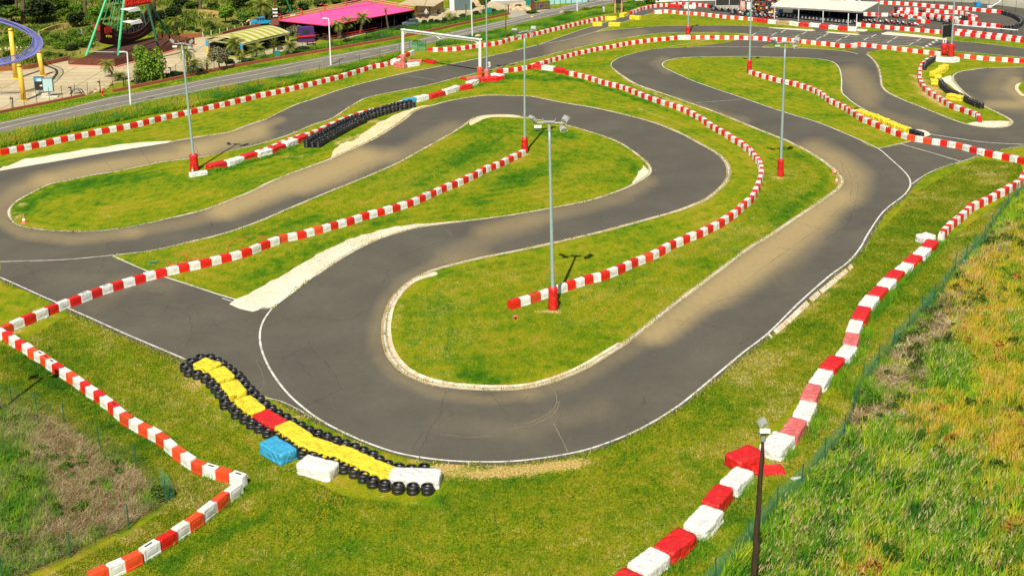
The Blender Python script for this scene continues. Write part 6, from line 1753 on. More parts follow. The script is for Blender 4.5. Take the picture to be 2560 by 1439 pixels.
# ------------------------------------------------------------------ small things on the track
def cone(px, py, h, label, lie=0.0):
    t = thing("traffic_cone", label, "traffic cone", G(px, py), rnd.uniform(0, 3))
    s = h / .75
    mb = MB(); mb.lathe([(.155 * s, .05 * s), (.118 * s, .22 * s), (.115 * s, .22 * s)], n=14)
    mb.lathe([(.117 * s, .22 * s), (.084 * s, .38 * s), (.085 * s, .38 * s), (.05 * s, .58 * s), (.034 * s, .66 * s), (.022 * s, .75 * s)], n=14); mb.build("cone", M['conecol'], t)
    mb = MB(); mb.lathe([(.121 * s, .22 * s), (.089 * s, .38 * s)], n=14); mb.build("white_band", M['wpaint'], t)
    mb = MB(); mb.box((0, 0, .025 * s), (.42 * s, .42 * s, .05 * s), 0, taper=.95); mb.build("base", M['conecol'], t)
    if lie: t.rotation_euler = (lie, 0, .6); t.location.z = .12
    return t
cone(61, 558, .85, "traffic cone standing inside the left hairpin")
cone(2091, 457, .72, "traffic cone standing at the right bend's inner edge")
cone(2084, 434, .62, "small cone lying just above the standing one at the right bend", 1.2)
cone(482, 431, .6, "small faded cone behind the left mast's padded foot")
b = G(1288, 797); mb = MB(); mb.box((0, 0, .12), (.28, .22, .22), .4); mb.box((.02, -.10, .12), (.16, .06, .12), .4, mi=1); o = mb.build("plastic_stub", [M['conecol'], M['dark']], None, loc=b); tag(o, "broken piece of orange plastic on the grass near the tall mast", "plastic piece")
def hose(label, pts, r=.03, name="hose", mat='hose'):
    P = GA(sm(pts, 6)); b = Vector((P[0][0], P[0][1], 0)); mb = MB()
    mb.tube([Vector((x, y, .05 + .02 * math.sin(i))) - b for i, (x, y) in enumerate(P)], r, 6)
    tag(mb.build(name, M[mat], None, True, b), label, name.replace('_', ' '))
hose("orange hose curving out behind the long diagonal block row", [(567,636),(569,622),(580,607),(600,598),(625,591),(650,593),(676,597)])
hose("coiled orange hose behind the block row near the green sprinkler", [(415,660),(435,664),(455,655),(468,646),(462,638),(445,636),(436,638),(450,636),(470,641),(474,650),(468,658),(440,656),(420,664),(415,670),(440,668),(480,650),(520,650)])
b = G(388, 659); mb = MB(); mb.bar((-.25, 0, .12), (.22, .06, .16), .045); mb.box((-.3, 0, .10), (.18, .14, .16), .2); mb.bar((-.28, 0, .1), (-.3, -.25, .02), .03)
tag(mb.build("sprinkler", M['teal'], None, loc=b), "green garden sprinkler head lying by the coiled hose", "sprinkler")
hose("grey broken pipe lying under the block row at the left edge", [(98,800),(104,794),(115,795),(127,792)], .05, "pipe", 'steel')
hose("dark cable loop on the grass by the gantry gate", [(905,151),(925,147),(945,148)], .03, "cable", 'black')
b = G(1966, 1196); mb = MB(); mb.box((0, 0, .04), (.5, .16, .04), .2); mb.box((-.2, -.1, .05), (.14, .2, .03), .5); tag(mb.build("white_rag", M['wpaint'], None, loc=G(1992, 1196)), "white rag snagged at the netted fence", "rag")

# screen board ------------------------------------------------------------------------------------------
b = G(2359, 138); c0 = TOP(b, 2350, 62); 
t = thing("screen_board", "black display board on twin white posts with red padded feet", "display board", b)
zt = TOP(b, 2365, 62)[2]; zb = TOP(b, 2365, 94)[2]
yaw = .28
mb = MB(); mb.box((.12, 0, (zt + zb) / 2), (1.20, .16, zt - zb), yaw); mb.build("housing", M['steel'], t)
mb = MB(); mb.box((.12 + .085 * math.sin(yaw), -.085 * math.cos(yaw), (zt + zb) / 2), (1.10, .012, (zt - zb) * .93), yaw); mb.build("screen", M['black'], t)
mb = MB(); mb.box((.82, .18, (zt + zb) / 2), (.40, .14, (zt - zb) * .96), yaw + 1.2); mb.build("side_wing", M['black'], t)
for k, x in ((0, -.16), (1, .18)):
    mb = MB(); mb.bar((x, 0, 0), (x, 0, zt - .1), .07, n=8); mb.build("post", M['wpaint'], t)
mb = MB()
for z_ in (1.7, 2.0, 2.3): mb.box((0, 0, z_), (.34, .05, .04))
mb.build("cross_rungs", M['wpaint'], t)
mb = MB(); mb.lathe([(.38, 0), (.36, .4), (.42, 1.0), (.40, 1.5), (.30, 1.6)], (0, 0, 0), 14); mb.build("foot_padding", M['tred'], t, True)
mb = MB()
for a_ in (-.4, 0, .4): mb.box((a_ + .1, 0, zt + .12), (.22, .2, .2), rnd.uniform(0, 1))
mb.build("top_lamps", M['black'], t)

# people ------------------------------------------------------------------------------------------------
def person(px, py, h, yaw, label, shirt, legs, pose='stand', hair='cloth_black'):
    J = {'pel': (0, 0, .52), 'sp': (0, .01, .64), 'ch': (0, 0, .75), 'nk': (0, -.005, .83), 'hd': (0, -.01, .885), 'cr': (0, -.005, .965),
         'hl': (.05, 0, .51), 'kl': (.055, -.01, .28), 'al': (.06, .01, .045), 'tl': (.065, -.09, .02),
         'hr': (-.05, 0, .51), 'kr': (-.055, -.01, .28), 'ar': (-.06, .01, .045), 'tr': (-.065, -.09, .02),
         'sl': (.105, 0, .79), 'el': (.135, .02, .63), 'wl': (.14, -.03, .49), 'ml': (.14, -.045, .455),
         'sr': (-.105, 0, .79), 'er': (-.135, .02, .63), 'wr': (-.14, -.03, .49), 'mr': (-.14, -.045, .455)}
    if pose == 'reach':
        J.update({'el': (.16, -.10, .70), 'wl': (.12, -.22, .66), 'ml': (.12, -.26, .655), 'er': (-.14, -.06, .64), 'wr': (-.10, -.18, .58), 'mr': (-.10, -.215, .57)})
    if pose == 'lean':
        for k_ in ('ch', 'nk', 'hd', 'cr', 'sl', 'sr'):
            x, y, z = J[k_]; J[k_] = (x, y - (z - .52) * .75, .52 + (z - .52) * .78)
        J.update({'el': (.16, -.26, .58), 'wl': (.12, -.32, .44), 'ml': (.12, -.34, .41), 'er': (-.16, -.26, .58), 'wr': (-.12, -.32, .44), 'mr': (-.12, -.34, .41)})
    if pose == 'walk':
        J.update({'kl': (.055, -.10, .29), 'al': (.06, -.10, .06), 'tl': (.06, -.19, .03), 'kr': (-.055, .04, .28), 'ar': (-.06, .14, .07), 'tr': (-.06, .08, .02), 'wl': (.14, .05, .50), 'wr': (-.14, -.12, .52), 'ml': (.14, .05, .465), 'mr': (-.14, -.14, .49)})
    R = {'pel': .075, 'sp': .068, 'ch': .082, 'nk': .033, 'hd': .056, 'cr': .045, 'hl': .05, 'hr': .05, 'kl': .036, 'kr': .036, 'al': .023, 'ar': .023, 'tl': .02, 'tr': .02,
         'sl': .036, 'sr': .036, 'el': .026, 'er': .026, 'wl': .017, 'wr': .017, 'ml': .020, 'mr': .020}
    E = [('pel','sp'),('sp','ch'),('ch','nk'),('nk','hd'),('hd','cr'),('pel','hl'),('hl','kl'),('kl','al'),('al','tl'),('pel','hr'),('hr','kr'),('kr','ar'),('ar','tr'),
         ('ch','sl'),('sl','el'),('el','wl'),('wl','ml'),('ch','sr'),('sr','er'),('er','wr'),('wr','mr')]
    for s_, m_, w_ in (('l', 'ml', 'wl'), ('r', 'mr', 'wr')):
        m0, w0 = Vector(J[m_]), Vector(J[w_]); d = (m0 - w0).normalized()
        side = Vector((0, 1, 0)) if abs(d.z) > .6 else Vector((1, 0, 0))
        for i in range(4):
            k_ = 'f%s%d' % (s_, i); J[k_] = tuple(m0 + d * (.045 - .004 * abs(i - 1.5)) + side * (.011 * (i - 1.5))); R[k_] = .006; E.append((m_, k_))
        k_ = 'th' + s_; J[k_] = tuple(m0 + side * -.03 + d * .012); R[k_] = .007; E.append((m_, k_))
    names = list(J)
    me = bpy.data.meshes.new("person_skeleton")
    me.from_pydata([tuple(c * h for c in J[n_]) for n_ in names], [(names.index(a), names.index(c)) for a, c in E], [])
    o = bpy.data.objects.new("person_skeleton", me); COL.objects.link(o)
    md = o.modifiers.new("skin", 'SKIN'); md.use_smooth_shade = True
    for i, n_ in enumerate(names):
        me.skin_vertices[0].data[i].radius = (R[n_] * h, R[n_] * h); me.skin_vertices[0].data[i].use_root = (n_ == 'pel')
    sb = o.modifiers.new("sub", 'SUBSURF'); sb.levels = 1; sb.render_levels = 1
    dg = bpy.context.evaluated_depsgraph_get()
    bm_ = bpy.data.meshes.new_from_object(o.evaluated_get(dg)); bm_.name = "body"
    bpy.data.objects.remove(o)
    bm_.materials.clear()
    for k_ in (shirt, legs, 'skin', 'cloth_black'): bm_.materials.append(M[k_])
    neck = J['nk'][2] * h; hands = [Vector(J['ml']) * h, Vector(J['mr']) * h]
    for p in bm_.polygons:
        c = p.center
        if any((c - q).length < .075 * h for q in hands): p.material_index = 2
        elif (c - Vector(J['hd']) * h).length < .085 * h or (c - Vector(J['cr']) * h).length < .06 * h: p.material_index = 2
        elif c.z < .06 * h: p.material_index = 3
        elif c.z < .53 * h: p.material_index = 1
        else: p.material_index = 0
    t = thing("person", label, "person", G(px, py), yaw)
    bo = bpy.data.objects.new("body", bm_); COL.objects.link(bo); bo.parent = t
    hd = Vector(J['hd']) * h; cr = Vector(J['cr']) * h
    mb = MB(); mb.lathe([(.058 * h, -.01 * h), (.064 * h, .025 * h), (.054 * h, .062 * h), (.022 * h, .082 * h)], hd + Vector((0, .008 * h, .012 * h)), 12); mb.build("hair", M[hair], t, True)
    mb = MB(); mb.box(hd + Vector((0, -.060 * h, .0)), (.012 * h, .018 * h, .02 * h)); mb.box(hd + Vector((.02 * h, -.056 * h, .014 * h)), (.012 * h, .006 * h, .006 * h), mi=1); mb.box(hd + Vector((-.02 * h, -.056 * h, .014 * h)), (.012 * h, .006 * h, .006 * h), mi=1); mb.box(hd + Vector((0, -.057 * h, -.022 * h)), (.024 * h, .006 * h, .004 * h), mi=1)
    mb.build("face", [M['skin'], M['dark']], t)
    return t
person(1870, 52, 1.48, 2.6, "person in a bright green top and black trousers walking on the grass by the karts", 'cloth_green', 'cloth_black', 'walk')
person(1891, 33, 1.5, .4, "person in red overalls by the kart rack's left side", 'cloth_red', 'cloth_black', 'stand')
person(1911, 33, 1.35, 1.2, "person in red leaning over the karts in front of the rack", 'cloth_red', 'cloth_red', 'lean')
person(1925, 30, 1.45, 2.0, "person in red beside the shelter's left corner", 'cloth_red', 'cloth_black', 'reach')
person(1849, 20, 1.5, .2, "person dressed in black behind the row of parked karts", 'cloth_black', 'cloth_black', 'stand')
person(2303, 80, 1.15, 3.0, "person with a black helmet and dark red suit at the block row behind the grid", 'kartred', 'cloth_black', 'reach', 'black')

# karts -------------------------------------------------------------------------------------------------
def make_kart(label):
    t = thing("kart", label, "kart", (0, 0, 0), 0, "rental karts")
    mb = MB(); mb.box((0, 0, .10), (1.55, .62, .05)); mb.bar((-.75, -.5, .13), (-.75, .5, .13), .035); mb.bar((.62, -.42, .13), (.62, .42, .13), .03)
    for s in (-1, 1): mb.bar((-.7, .60 * s, .14), (.6, .60 * s, .14), .035)
    mb.bar((-.98, -.6, .20), (-.98, .6, .20), .045); mb.build("chassis", M['black'], t)
    mb = MB(); mb.prism([(.55, -.42), (.98, -.52), (1.02, .52), (.55, .42)], .12, .24); mb.box((.55, 0, .33), (.32, .28, .26), 0, taper=.55)
    mb.build("front_fairing", M['kartwhite'], t)
    mb = MB()
    for s in (-1, 1): mb.box((-.02, .52 * s, .20), (.82, .20, .18), 0, taper=.7)
    mb.build("side_pods", M['kartred'], t)
    mb = MB(); mb.box((-.30, 0, .20), (.42, .40, .12)); mb.box((-.52, 0, .40), (.12, .40, .40), 0, taper=.8)
    for s in (-1, 1): mb.box((-.34, .20 * s, .30), (.40, .05, .16))
    mb.build("seat", M['black'], t)
    mb = MB(); mb.box((-.66, .36, .30), (.30, .24, .30)); mb.box((-.72, .36, .5), (.16, .14, .1)); mb.build("engine", M['steel'], t)
    mb = MB(); mb.bar((.32, 0, .16), (.12, 0, .50), .02); mb.lathe([(.14, 0), (.16, .02), (.14, .04), (.12, .02)], (.12, 0, .48), 12, closed=True); mb.build("steering_wheel", M['black'], t)
    for x, y, r_, w_ in ((.62, .52, .13, .14), (.62, -.52, .13, .14), (-.75, .56, .14, .2), (-.75, -.56, .14, .2)):
        mb = MB(); mb.bar((x, y - w_ / 2, r_), (x, y + w_ / 2, r_), r_, n=12); mb.bar((x, y - w_ / 2 - .005, r_), (x, y + w_ / 2 + .005, r_), r_ * .5, n=10, mi=1); mb.build("wheel", [M['rubber'], M['steel']], t)
    return t
KP = [(1795,27,.5,"first from the left in the back line of parked karts"),(1810,28,.5,"second from the left in the back line of parked karts"),(1826,29,.5,"third from the left in the back line of parked karts"),(1841,30,.5,"fourth in the back line of parked karts"),
      (1843,36,.3,"leftmost of the front line of parked karts"),(1856,32,.5,"fifth in the back line of parked karts"),(1868,40,.3,"beside the person in green"),(1872,32,.5,"sixth in the back line of parked karts"),(1882,42,.2,"right behind the person in green"),(1893,41,.2,"in front of the person in red overalls"),
      (1904,43,.2,"fourth in the front line, left of the red bale"),(1916,44,.2,"behind the large red bale"),(1926,45,.2,"at the shelter's left post"),(1900,34,.5,"in the back line before the rack"),(1918,37,.5,"in the back line below the rack's right side"),
      (2149,57,.15,"left end of the line right of the shelter"),(2163,56,.15,"second of the line right of the shelter"),(2177,57,.15,"third of the line right of the shelter"),(2191,58,.15,"fourth of the line right of the shelter"),(2206,56,.15,"fifth of the line right of the shelter"),(2220,59,.15,"sixth of the line right of the shelter"),
      (2234,60,.15,"seventh of the line right of the shelter"),(2248,61,.15,"eighth of the line right of the shelter"),(2262,63,.15,"ninth of the line right of the shelter"),(2278,64,.15,"right end of the line right of the shelter"),
      (2238,45,.1,"left one of three karts at the inner block row"),(2257,45.5,.1,"middle one of three karts at the inner block row"),(2270,44,.3,"right one of three karts at the inner block row"),(2316,51,1.5,"leftmost of the four karts nose-on to the blocks"),(2335,52,1.5,"second of the four karts nose-on to the blocks"),(2352,54,1.5,"third of the four karts nose-on to the blocks"),(2370,57,1.5,"rightmost of the karts nose-on to the blocks"),(2392,48,.1,"alone behind the tall mast in the paddock")]
k0 = None
for i, (x, y, yw, w_) in enumerate(KP):
    lab = "red and white kart, " + w_
    if k0 is None: k0 = o = make_kart(lab)
    else: o = copy_tree(k0); o["label"] = lab
    o.location = G(x, y); o.rotation_euler = (0, 0, yw + rnd.uniform(-.15, .15))
b = G(2285, 52); mb = MB(); mb.box((0, 0, .2), (1.5, .5, .12), .1, taper=.8); mb.box((-.2, 0, .32), (.7, .35, .14), .1, taper=.6); tag(mb.build("kart_cover", M['teal'], None, loc=b), "teal kart bodywork lying left of the loose red and white blocks", "kart cover")

# kart shelter ------------------------------------------------------------------------------------------
bp = [(1936,48),(1996,52.5),(2057,58),(2120,65),(2141,67)]
b0 = G(1936, 48)
t = thing("kart_shelter", "long open shelter with a pale corrugated roof over parked karts", "shelter", b0)
H0 = 1.9
for x, y in bp:
    p = G(x, y) - b0; mb = MB(); mb.bar(p, p + Vector((0, 0, H0)), .07, n=6); mb.build("post", M['wpaint'], t)
F0, F1 = G(1926, 17, H0), G(2153, 26, H0)
F1 = G(2154, 30, H0)
K0, K1 = G(1957, -4, H0 + .75), G(2197, 6, H0 + .75)
def lerp(a, c, f): return a + (c - a) * f
mb = MB(); nseg = 90
for i in range(nseg):
    f0, f1, fm = i / nseg, (i + 1) / nseg, (i + .5) / nseg
    up = Vector((0, 0, .07))
    mb.add([lerp(F0, F1, f0) - b0, lerp(F0, F1, fm) - b0 + up, lerp(K0, K1, fm) - b0 + up, lerp(K0, K1, f0) - b0], [(0, 1, 2, 3)])
    mb.add([lerp(F0, F1, fm) - b0 + up, lerp(F0, F1, f1) - b0, lerp(K0, K1, f1) - b0, lerp(K0, K1, fm) - b0 + up], [(0, 1, 2, 3)])
mb.build("roof", M['sheet'], t)
mb = MB(); mb.bar(F0 - b0 - Vector((0, 0, .12)), F1 - b0 - Vector((0, 0, .12)), .10, n=4); mb.bar(K0 - b0 - Vector((0, 0, .12)), K1 - b0 - Vector((0, 0, .12)), .1, n=4)
mb.bar(F1 - b0 - Vector((0, 0, .1)), K1 - b0 - Vector((0, 0, .1)), .1, n=4); mb.bar(F0 - b0 - Vector((0, 0, .1)), K0 - b0 - Vector((0, 0, .1)), .1, n=4); mb.build("frame", M['steel'], t)
mb = MB()
for f in (0, .5, 1):
    p = lerp(K0, K1, f) - b0; mb.bar(Vector((p[0], p[1], 0)), p, .08, n=6)
mb.build("rear_posts", M['steel'], t)
for i in range(20):
    f = i / 19; x, y = 1956 + 178 * f, 42 + 18 * f
    o = copy_tree(k0); o.location = G(x, y); o.rotation_euler = (0, 0, 1.2 + rnd.uniform(-.1, .1)); o["label"] = "dark parked kart, %s from the left in the shelter's front line" % ordn(i + 1)
for i in range(14):
    f = i / 13; x, y = 1990 + 160 * f, 33 + 15 * f
    mb = MB(); mb.box((0, 0, .5), (1.0, .7, 1.0), .3, taper=.75); mb.box((.1, 0, 1.08), (.5, .4, .16), .8)
    tag(mb.build("covered_kart", M['black'], None, loc=G(x, y)), "stacked kart under a black cover, %s from the left under the shelter" % ordn(i + 1), "covered kart", "covered karts")
# kart trophy rack and shelves
b = G(1903, 34); t = thing("kart_rack", "tall rack crammed with red and white kart bodywork left of the shelter", "rack", b)
mb = MB()
for z_ in (.05, .7, 1.35, 2.0): mb.box((.9, .3, z_), (4.2, .9, .05))
for x in (-1.15, .9, 2.95): mb.bar((x, -.1, 0), (x, -.1, 2.6), .05); mb.bar((x, .7, 0), (x, .7, 2.6), .05)
mb.build("frame", M['bwood'], t)
mb = MB()
for z_ in (.08, .73, 1.38, 2.03):
    for k in range(9):
        mb.box((-.95 + k * .46, .1 + rnd.uniform(0, .3), z_ + .22), (.36, .4, .36), rnd.uniform(-.4, .4), mi=rnd.randint(0, 3), taper=rnd.uniform(.4, .9))
mb.build("bodywork", [M['kartred'], M['kartwhite'], M['tyellow'], M['black']], t)
b = G(1874, 24); t = thing("shelf_unit", "open brown shelving stacked with parts left of the kart rack", "shelves", b)
mb = MB()
for k in range(5): mb.box((0, 0, .3 + k * .55), (1.8, .6, .06))
for x in (-.85, .85): mb.box((x, 0, 1.3), (.06, .6, 2.6))
mb.build("shelf_frame", M['rwood'], t)
mb = MB()
for k in range(4):
    for j in range(4): mb.box((-.6 + j * .4, 0, .5 + k * .55), (.28, .4, .3), 0, mi=rnd.randint(0, 2))
mb.build("stored_parts", [M['dark'], M['kartwhite'], M['kartred']], t)
mb = MB(); mb.box((0, 0, .75), (.8, .5, 1.5)); mb.box((0, -.26, .9), (.6, .02, .9), mi=1); tag(mb.build("cabinet", [M['salmon'], M['sheet']], None, loc=G(1856, 26)), "terracotta cabinet standing behind the back line of karts", "cabinet")
mb = MB(); mb.box((0, 0, .6), (.6, .5, 1.2)); mb.box((0, 0, 1.25), (.66, .56, .08)); tag(mb.build("cabinet", M['wpaint'], None, loc=G(1871, 25)), "small white cabinet by the open shelving", "cabinet")
mb = MB(); mb.box((0, 0, .5), (.7, .6, .6)); mb.bar((-.2, 0, 0), (-.2, 0, .3), .04); mb.bar((.2, 0, 0), (.2, 0, .3), .04); tag(mb.build("fuel_tank", M['cyan'], None, loc=G(1951, 36)), "bright blue plastic tank under the shelter's left bay", "tank")
mb = MB(); mb.bar((0, 0, 0), (0, 0, .95), .38, n=16); mb.bar((0, 0, .95), (0, 0, 1.05), .30, n=16); mb.lathe([(.42, .3), (.42, .36), (.38, .36)], n=16); mb.box((.42, 0, .6), (.12, .3, .35)); tag(mb.build("blue_drum", M['cyan'], None, loc=G(2445, 21)), "big bright blue drum at the far paddock fence", "drum")
t = thing("far_lamp_post", "thin pale lamp post rising from behind the blue drum", "lamp post", G(2447, 18)); mb = MB(); mb.bar((0, 0, 0), (0, 0, 7), .09, .06); mb.build("pole", M['mast'], t); mb = MB(); mb.box((0, -.3, 7), (.3, .8, .12)); mb.build("lamp", M['lampgrey'], t)
mb = MB(); mb.tube([(0, 0, .2), (1.6, .9, .75), (1.9, 1.0, 1.1)], .10, 8); mb.box((-.3, -.1, .25), (.7, .4, .4), .3); tag(mb.build("swing_boom", [M['wpaint']], None, loc=G(2478, 20)), "white and tan barrier arm lying by the far paddock fence", "boom")
t = thing("steel_rail", "long white rail on slanted stands behind the grid's block row", "rail", G(2330, 62))
a_, c_2 = G(2385, 62, .75) - G(2330, 62), G(2545, 76, .75) - G(2330, 62)
mb = MB(); mb.bar(a_, c_2, .09, n=6); mb.build("rail", M['wpaint'], t)
mb = MB()
for f in (.1, .5, .9):
    p = lerp(a_, c_2, f); mb.bar(p, Vector((p[0] - .25, p[1], 0)), .03); mb.bar(p, Vector((p[0] + .25, p[1] + .3, 0)), .03)
mb.build("stand", M['black'], t)
# clubhouse and grandstand at the top edge
b = G(1665, 8); t = thing("grandstand", "pale slatted grandstand steps at the top edge beside the pit lane", "grandstand", b)
mb = MB()
for k in range(7): mb.box((-1.2, .9 * k, .25 + .32 * k), (8.6, .42, .09), .17)
mb.build("bench_planks", M['wpaint'], t)
mb = MB()
for k in range(6):
    for x in (-5.0, -1.2, 2.6): mb.box((x, .9 * k + .5, .12 + .16 * k), (.08, .9, .3 + .32 * k), .17)
mb.build("frame", M['dark'], t)
b = G(1728, 4); t = thing("club_house", "white clubhouse front with large dark windows at the top edge", "building", b)
mb = MB()
mb.box((0, .6, .25), (13.5, .25, .5), -.05); mb.box((0, .6, 2.75), (13.5, .25, .5), -.05); mb.box((0, 3.2, 3.05), (14, 5.6, .15), -.05)
mb.box((0, 5.8, 1.5), (13.5, .2, 3), -.05)
for k in range(7): mb.box((-6.6 + 2.2 * k, .6 - .05 * (-6.6 + 2.2 * k), 1.5), (.32, .30, 2.6), -.05)
mb.build("wall", M['wpaint'], t)
for k in range(6):
    x = -5.5 + 2.2 * k; mb = MB(); mb.box((x, .66 - .05 * x, 1.5), (1.9, .06, 2.0), -.05); mb.build("window", M['glass'], t)
t = thing("mesh_partition", "dark mesh partition with two small white notices behind the karts", "partition", G(1835, 14))
mb = MB(); mb.box((0, 0, .9), (6.2, .06, 1.6), -.08); mb.build("panel", M['dark'], t)
mb = MB()
for x in (-3.1, -.8, 1.2, 3.1): mb.bar((x, -.08 * x, 0), (x, -.08 * x, 1.9), .05)
mb.build("post", M['wpaint'], t)
for x in (-1.9, .7): mb = MB(); mb.box((x, -.08 * x - .05, 1.25), (.5, .02, .4), -.08); mb.build("notice", M['wpaint'], t)
b = G(1945, 4); t = thing("green_awning", "bright green awning behind the kart rack", "awning", b)
mb = MB(); mb.sheet([(-3.4, -2, 2.6), (1.6, -2, 2.1), (2.6, 3, 2.6), (-3.0, 3, 3.1)], .06); mb.build("canvas", M['cloth_green'], t)
mb = MB()
for x, y in ((-3.2, -1.8), (1.5, -1.8), (-2.8, 2.8), (2.4, 2.8)): mb.bar((x, y, 0), (x, y, 2.4), .05)
mb.build("post", M['steel'], t)

# vehicles ----------------------------------------------------------------------------------------------
def car(px, py, yaw, col, label, pickup=False, s=1.0):
    t = thing("parked_car", label, "car", G(px, py), yaw)
    t.scale = (s, s, s)
    mb = MB()
    prof = [(-2.1, .35), (-2.1, .85), (-1.95, .95), (1.0, 1.0), (1.95, .88), (2.15, .70), (2.15, .35)]
    if pickup: prof = [(-2.3, .4), (-2.3, 1.0), (-.6, 1.0), (1.2, 1.02), (2.1, .95), (2.3, .75), (2.3, .4)]
    n = len(prof)
    vs = [(x, -.86, z) for x, z in prof] + [(x, .86, z) for x, z in prof]
    mb.add(vs, [(k, (k + 1) % n, n + (k + 1) % n, n + k) for k in range(n)] + [tuple(range(n))[::-1], tuple(range(n, 2 * n))])
    x0, x1 = (-.55, 1.1) if pickup else (-1.85, .95)
    mb.box(((x0 + x1) / 2 - .1, 0, 1.58), ((x1 - x0) * .72, 1.3, .06))
    for sx in (x0 + .12, (x0 + x1) / 2, x1 - .35):
        for sy in (-.68, .68): mb.bar((sx, sy * 1.1, .98), (sx + (.12 if sx < 0 else -.2), sy, 1.56), .035, n=4)
    mb.build("body", M[col], t)
    mb = MB(); mb.add([(x0, -.76, .98), (x1, -.76, .98), (x1, .76, .98), (x0, .76, .98), (x0 + .22, -.62, 1.55), (x1 - .5, -.62, 1.55), (x1 - .5, .62, 1.55), (x0 + .22, .62, 1.55)],
                      [(0, 1, 5, 4), (1, 2, 6, 5), (2, 3, 7, 6), (3, 0, 4, 7), (4, 5, 6, 7)]); mb.build("window", M['glass'], t)
    for sy in (-.6, .6): mb = MB(); mb.box((2.16 + .14 * pickup, sy, .72), (.05, .3, .14)); mb.build("headlight", M['lens'], t)
    mb = MB(); mb.box((2.2 + .12 * pickup, 0, .42), (.12, 1.6, .18)); mb.box((-2.12 - .18 * pickup, 0, .45), (.12, 1.6, .18)); mb.build("bumper", M['steel'], t)
    for x in (-1.35, 1.35):
        for y in (-.80, .80):
            mb = MB(); mb.bar((x, y - .1, .33), (x, y + .1, .33), .33, n=16); w = mb.build("wheel", M['rubber'], t); mb = MB(); mb.bar((x, y - .11, .33), (x, y + .11, .33), .18, n=12); mb.build("rim", M['steel'], w)
    if pickup:
        mb = MB(); mb.box((-1.45, 0, 1.02), (1.5, 1.45, .02)); mb.build("bed_cover", M['black'], t)
    return t
car(656, 63, 3.55, 'cyan', "blue pickup parked behind the striped pavilion", True, .82)
car(1028, 64, .35 + math.pi, 'slate', "dark grey car parked at the right end of the pink canopy", False, .62)
car(2057, 0, .1, 'black', "dark car parked behind the kart shelter at the top edge", False, .8)
car(2123, 6, .1, 'wpaint', "white and red car nose-on behind the kart shelter", False, .8)

# roadside lamps, billboard -----------------------------------------------------------------------------
def lamp_post(bx, by, tx, ty, label, h=None):
    b = G(bx, by); top = b + Vector((0, 0, h)) if h else TOP(b, tx, ty)
    t = thing("street_lamp", label, "street lamp", b, 0, "white street lamps along the road"); v = top - b
    mb = MB(); mb.bar((0, 0, 0), v, .11, .07, 10); mb.bar(v, v + Vector((-.45, -.1, .08)), .05); mb.build("pole", M['wpaint'], t)
    mb = MB(); mb.box(v + Vector((-.55, -.12, .10)), (.62, .26, .10), .2, taper=.8); mb.build("lamp", M['wpaint'], t)
lamp_post(327,268,318,131,"white street lamp nearest the ship ride, left of the others"); lamp_post(827,163,822,47,"white street lamp in front of the pink canopy")
lamp_post(1181,93,0,0,"white street lamp just right of the gantry beam",7.2); lamp_post(1443,34,0,0,"white street lamp on the verge left of the billboard",7.2)
t = thing("utility_pole", "thin brown pole at the verge right of the tall mast", "pole", G(1264, 96)); mb = MB(); v = TOP(G(1264, 96), 1265, 24) - G(1264, 96); mb.bar((0, 0, 0), v, .09, .07, 8); mb.build("pole", M['rwood'], t); mb = MB(); mb.box(v * .98, (.3, .3, .1)); mb.build("cap", M['rwood'], t)
t = thing("utility_pole", "short brown gate post at the end of the brick wall", "pole", G(1271, 37)); mb = MB(); mb.box((0, 0, .8), (.22, .22, 1.6)); mb.build("pole", M['rwood'], t); mb = MB(); mb.box((0, 0, 1.64), (.28, .28, .06)); mb.build("cap", M['rwood'], t)
b = G(1546, 33); t = thing("billboard", "tall billboard on two pink legs beside the pit lane, cut by the top edge", "billboard", b)
for x in (-.55, .55): mb = MB(); mb.bar((x, 0, 0), (x, 0, 5.2), .16, .14, 8); mb.build("leg", M['salmon'], t)
mb = MB(); mb.box((0, -.05, 2.9), (1.5, .14, 2.6)); mb.build("panel", M['bwood'], t)
mb = MB(); mb.box((0, -.13, 2.9), (1.3, .01, 2.3)); mb.build("poster", M['dark'], t)
mb = MB()
mb.box((-.25, -.142, 3.3), (.4, .006, .5)); mb.box((.3, -.142, 2.6), (.4, .006, .6)); mb.build("picture", M['cyan'], t)

# theme park ride: swinging ship ------------------------------------------------------------------------
b0 = G(215, 142)
t = thing("ship_ride", "dark wooden pirate ship swing ride hung in a tall green frame", "ride", b0)
fl, fr_ = G(215, 142), G(427, 96); apx = (fl + fr_) / 2; apx = TOP(apx, 304, -112)
def leg(a, c, r, nm, mt, nseg=0):
    mb = MB(); mb.bar(a - b0, c - b0, r, r * .85, 10)
    for k in range(nseg):
        p = lerp(a, c, (k + .5) / nseg) - b0; q = lerp(a, c, (k + .6) / nseg) - b0; mb.bar(p, q, r * 1.1, n=10)
    return mb.build(nm, M[mt], t)
leg(fl, apx, .19, "leg", 'green'); leg(fr_, apx, .18, "leg", 'dgreen')
nl = G(295, 142); ap2 = TOP(apx + (nl - fl), 326, -150); nr = G(398, 126)
leg(nl, ap2, .19, "leg", 'green', 26); leg(nr, ap2, .16, "leg", 'dgreen')
leg(apx, ap2, .22, "axle", 'dgreen')
mb = MB(); p, q = TOP(fl, 222, 129), TOP(nl, 293, 131); mb.bar(p - b0, q - b0, .07); mb.build("tie_bar", M['mast'], t)
mb = MB()
lad0, lad1 = TOP(nl, 289, 140), TOP(nl, 303, -60)
for k in range(34):
    p = lerp(lad0, lad1, k / 34) - b0; mb.bar(p + Vector((-.16, -.12, 0)), p + Vector((.16, -.12, 0)), .018, n=4)
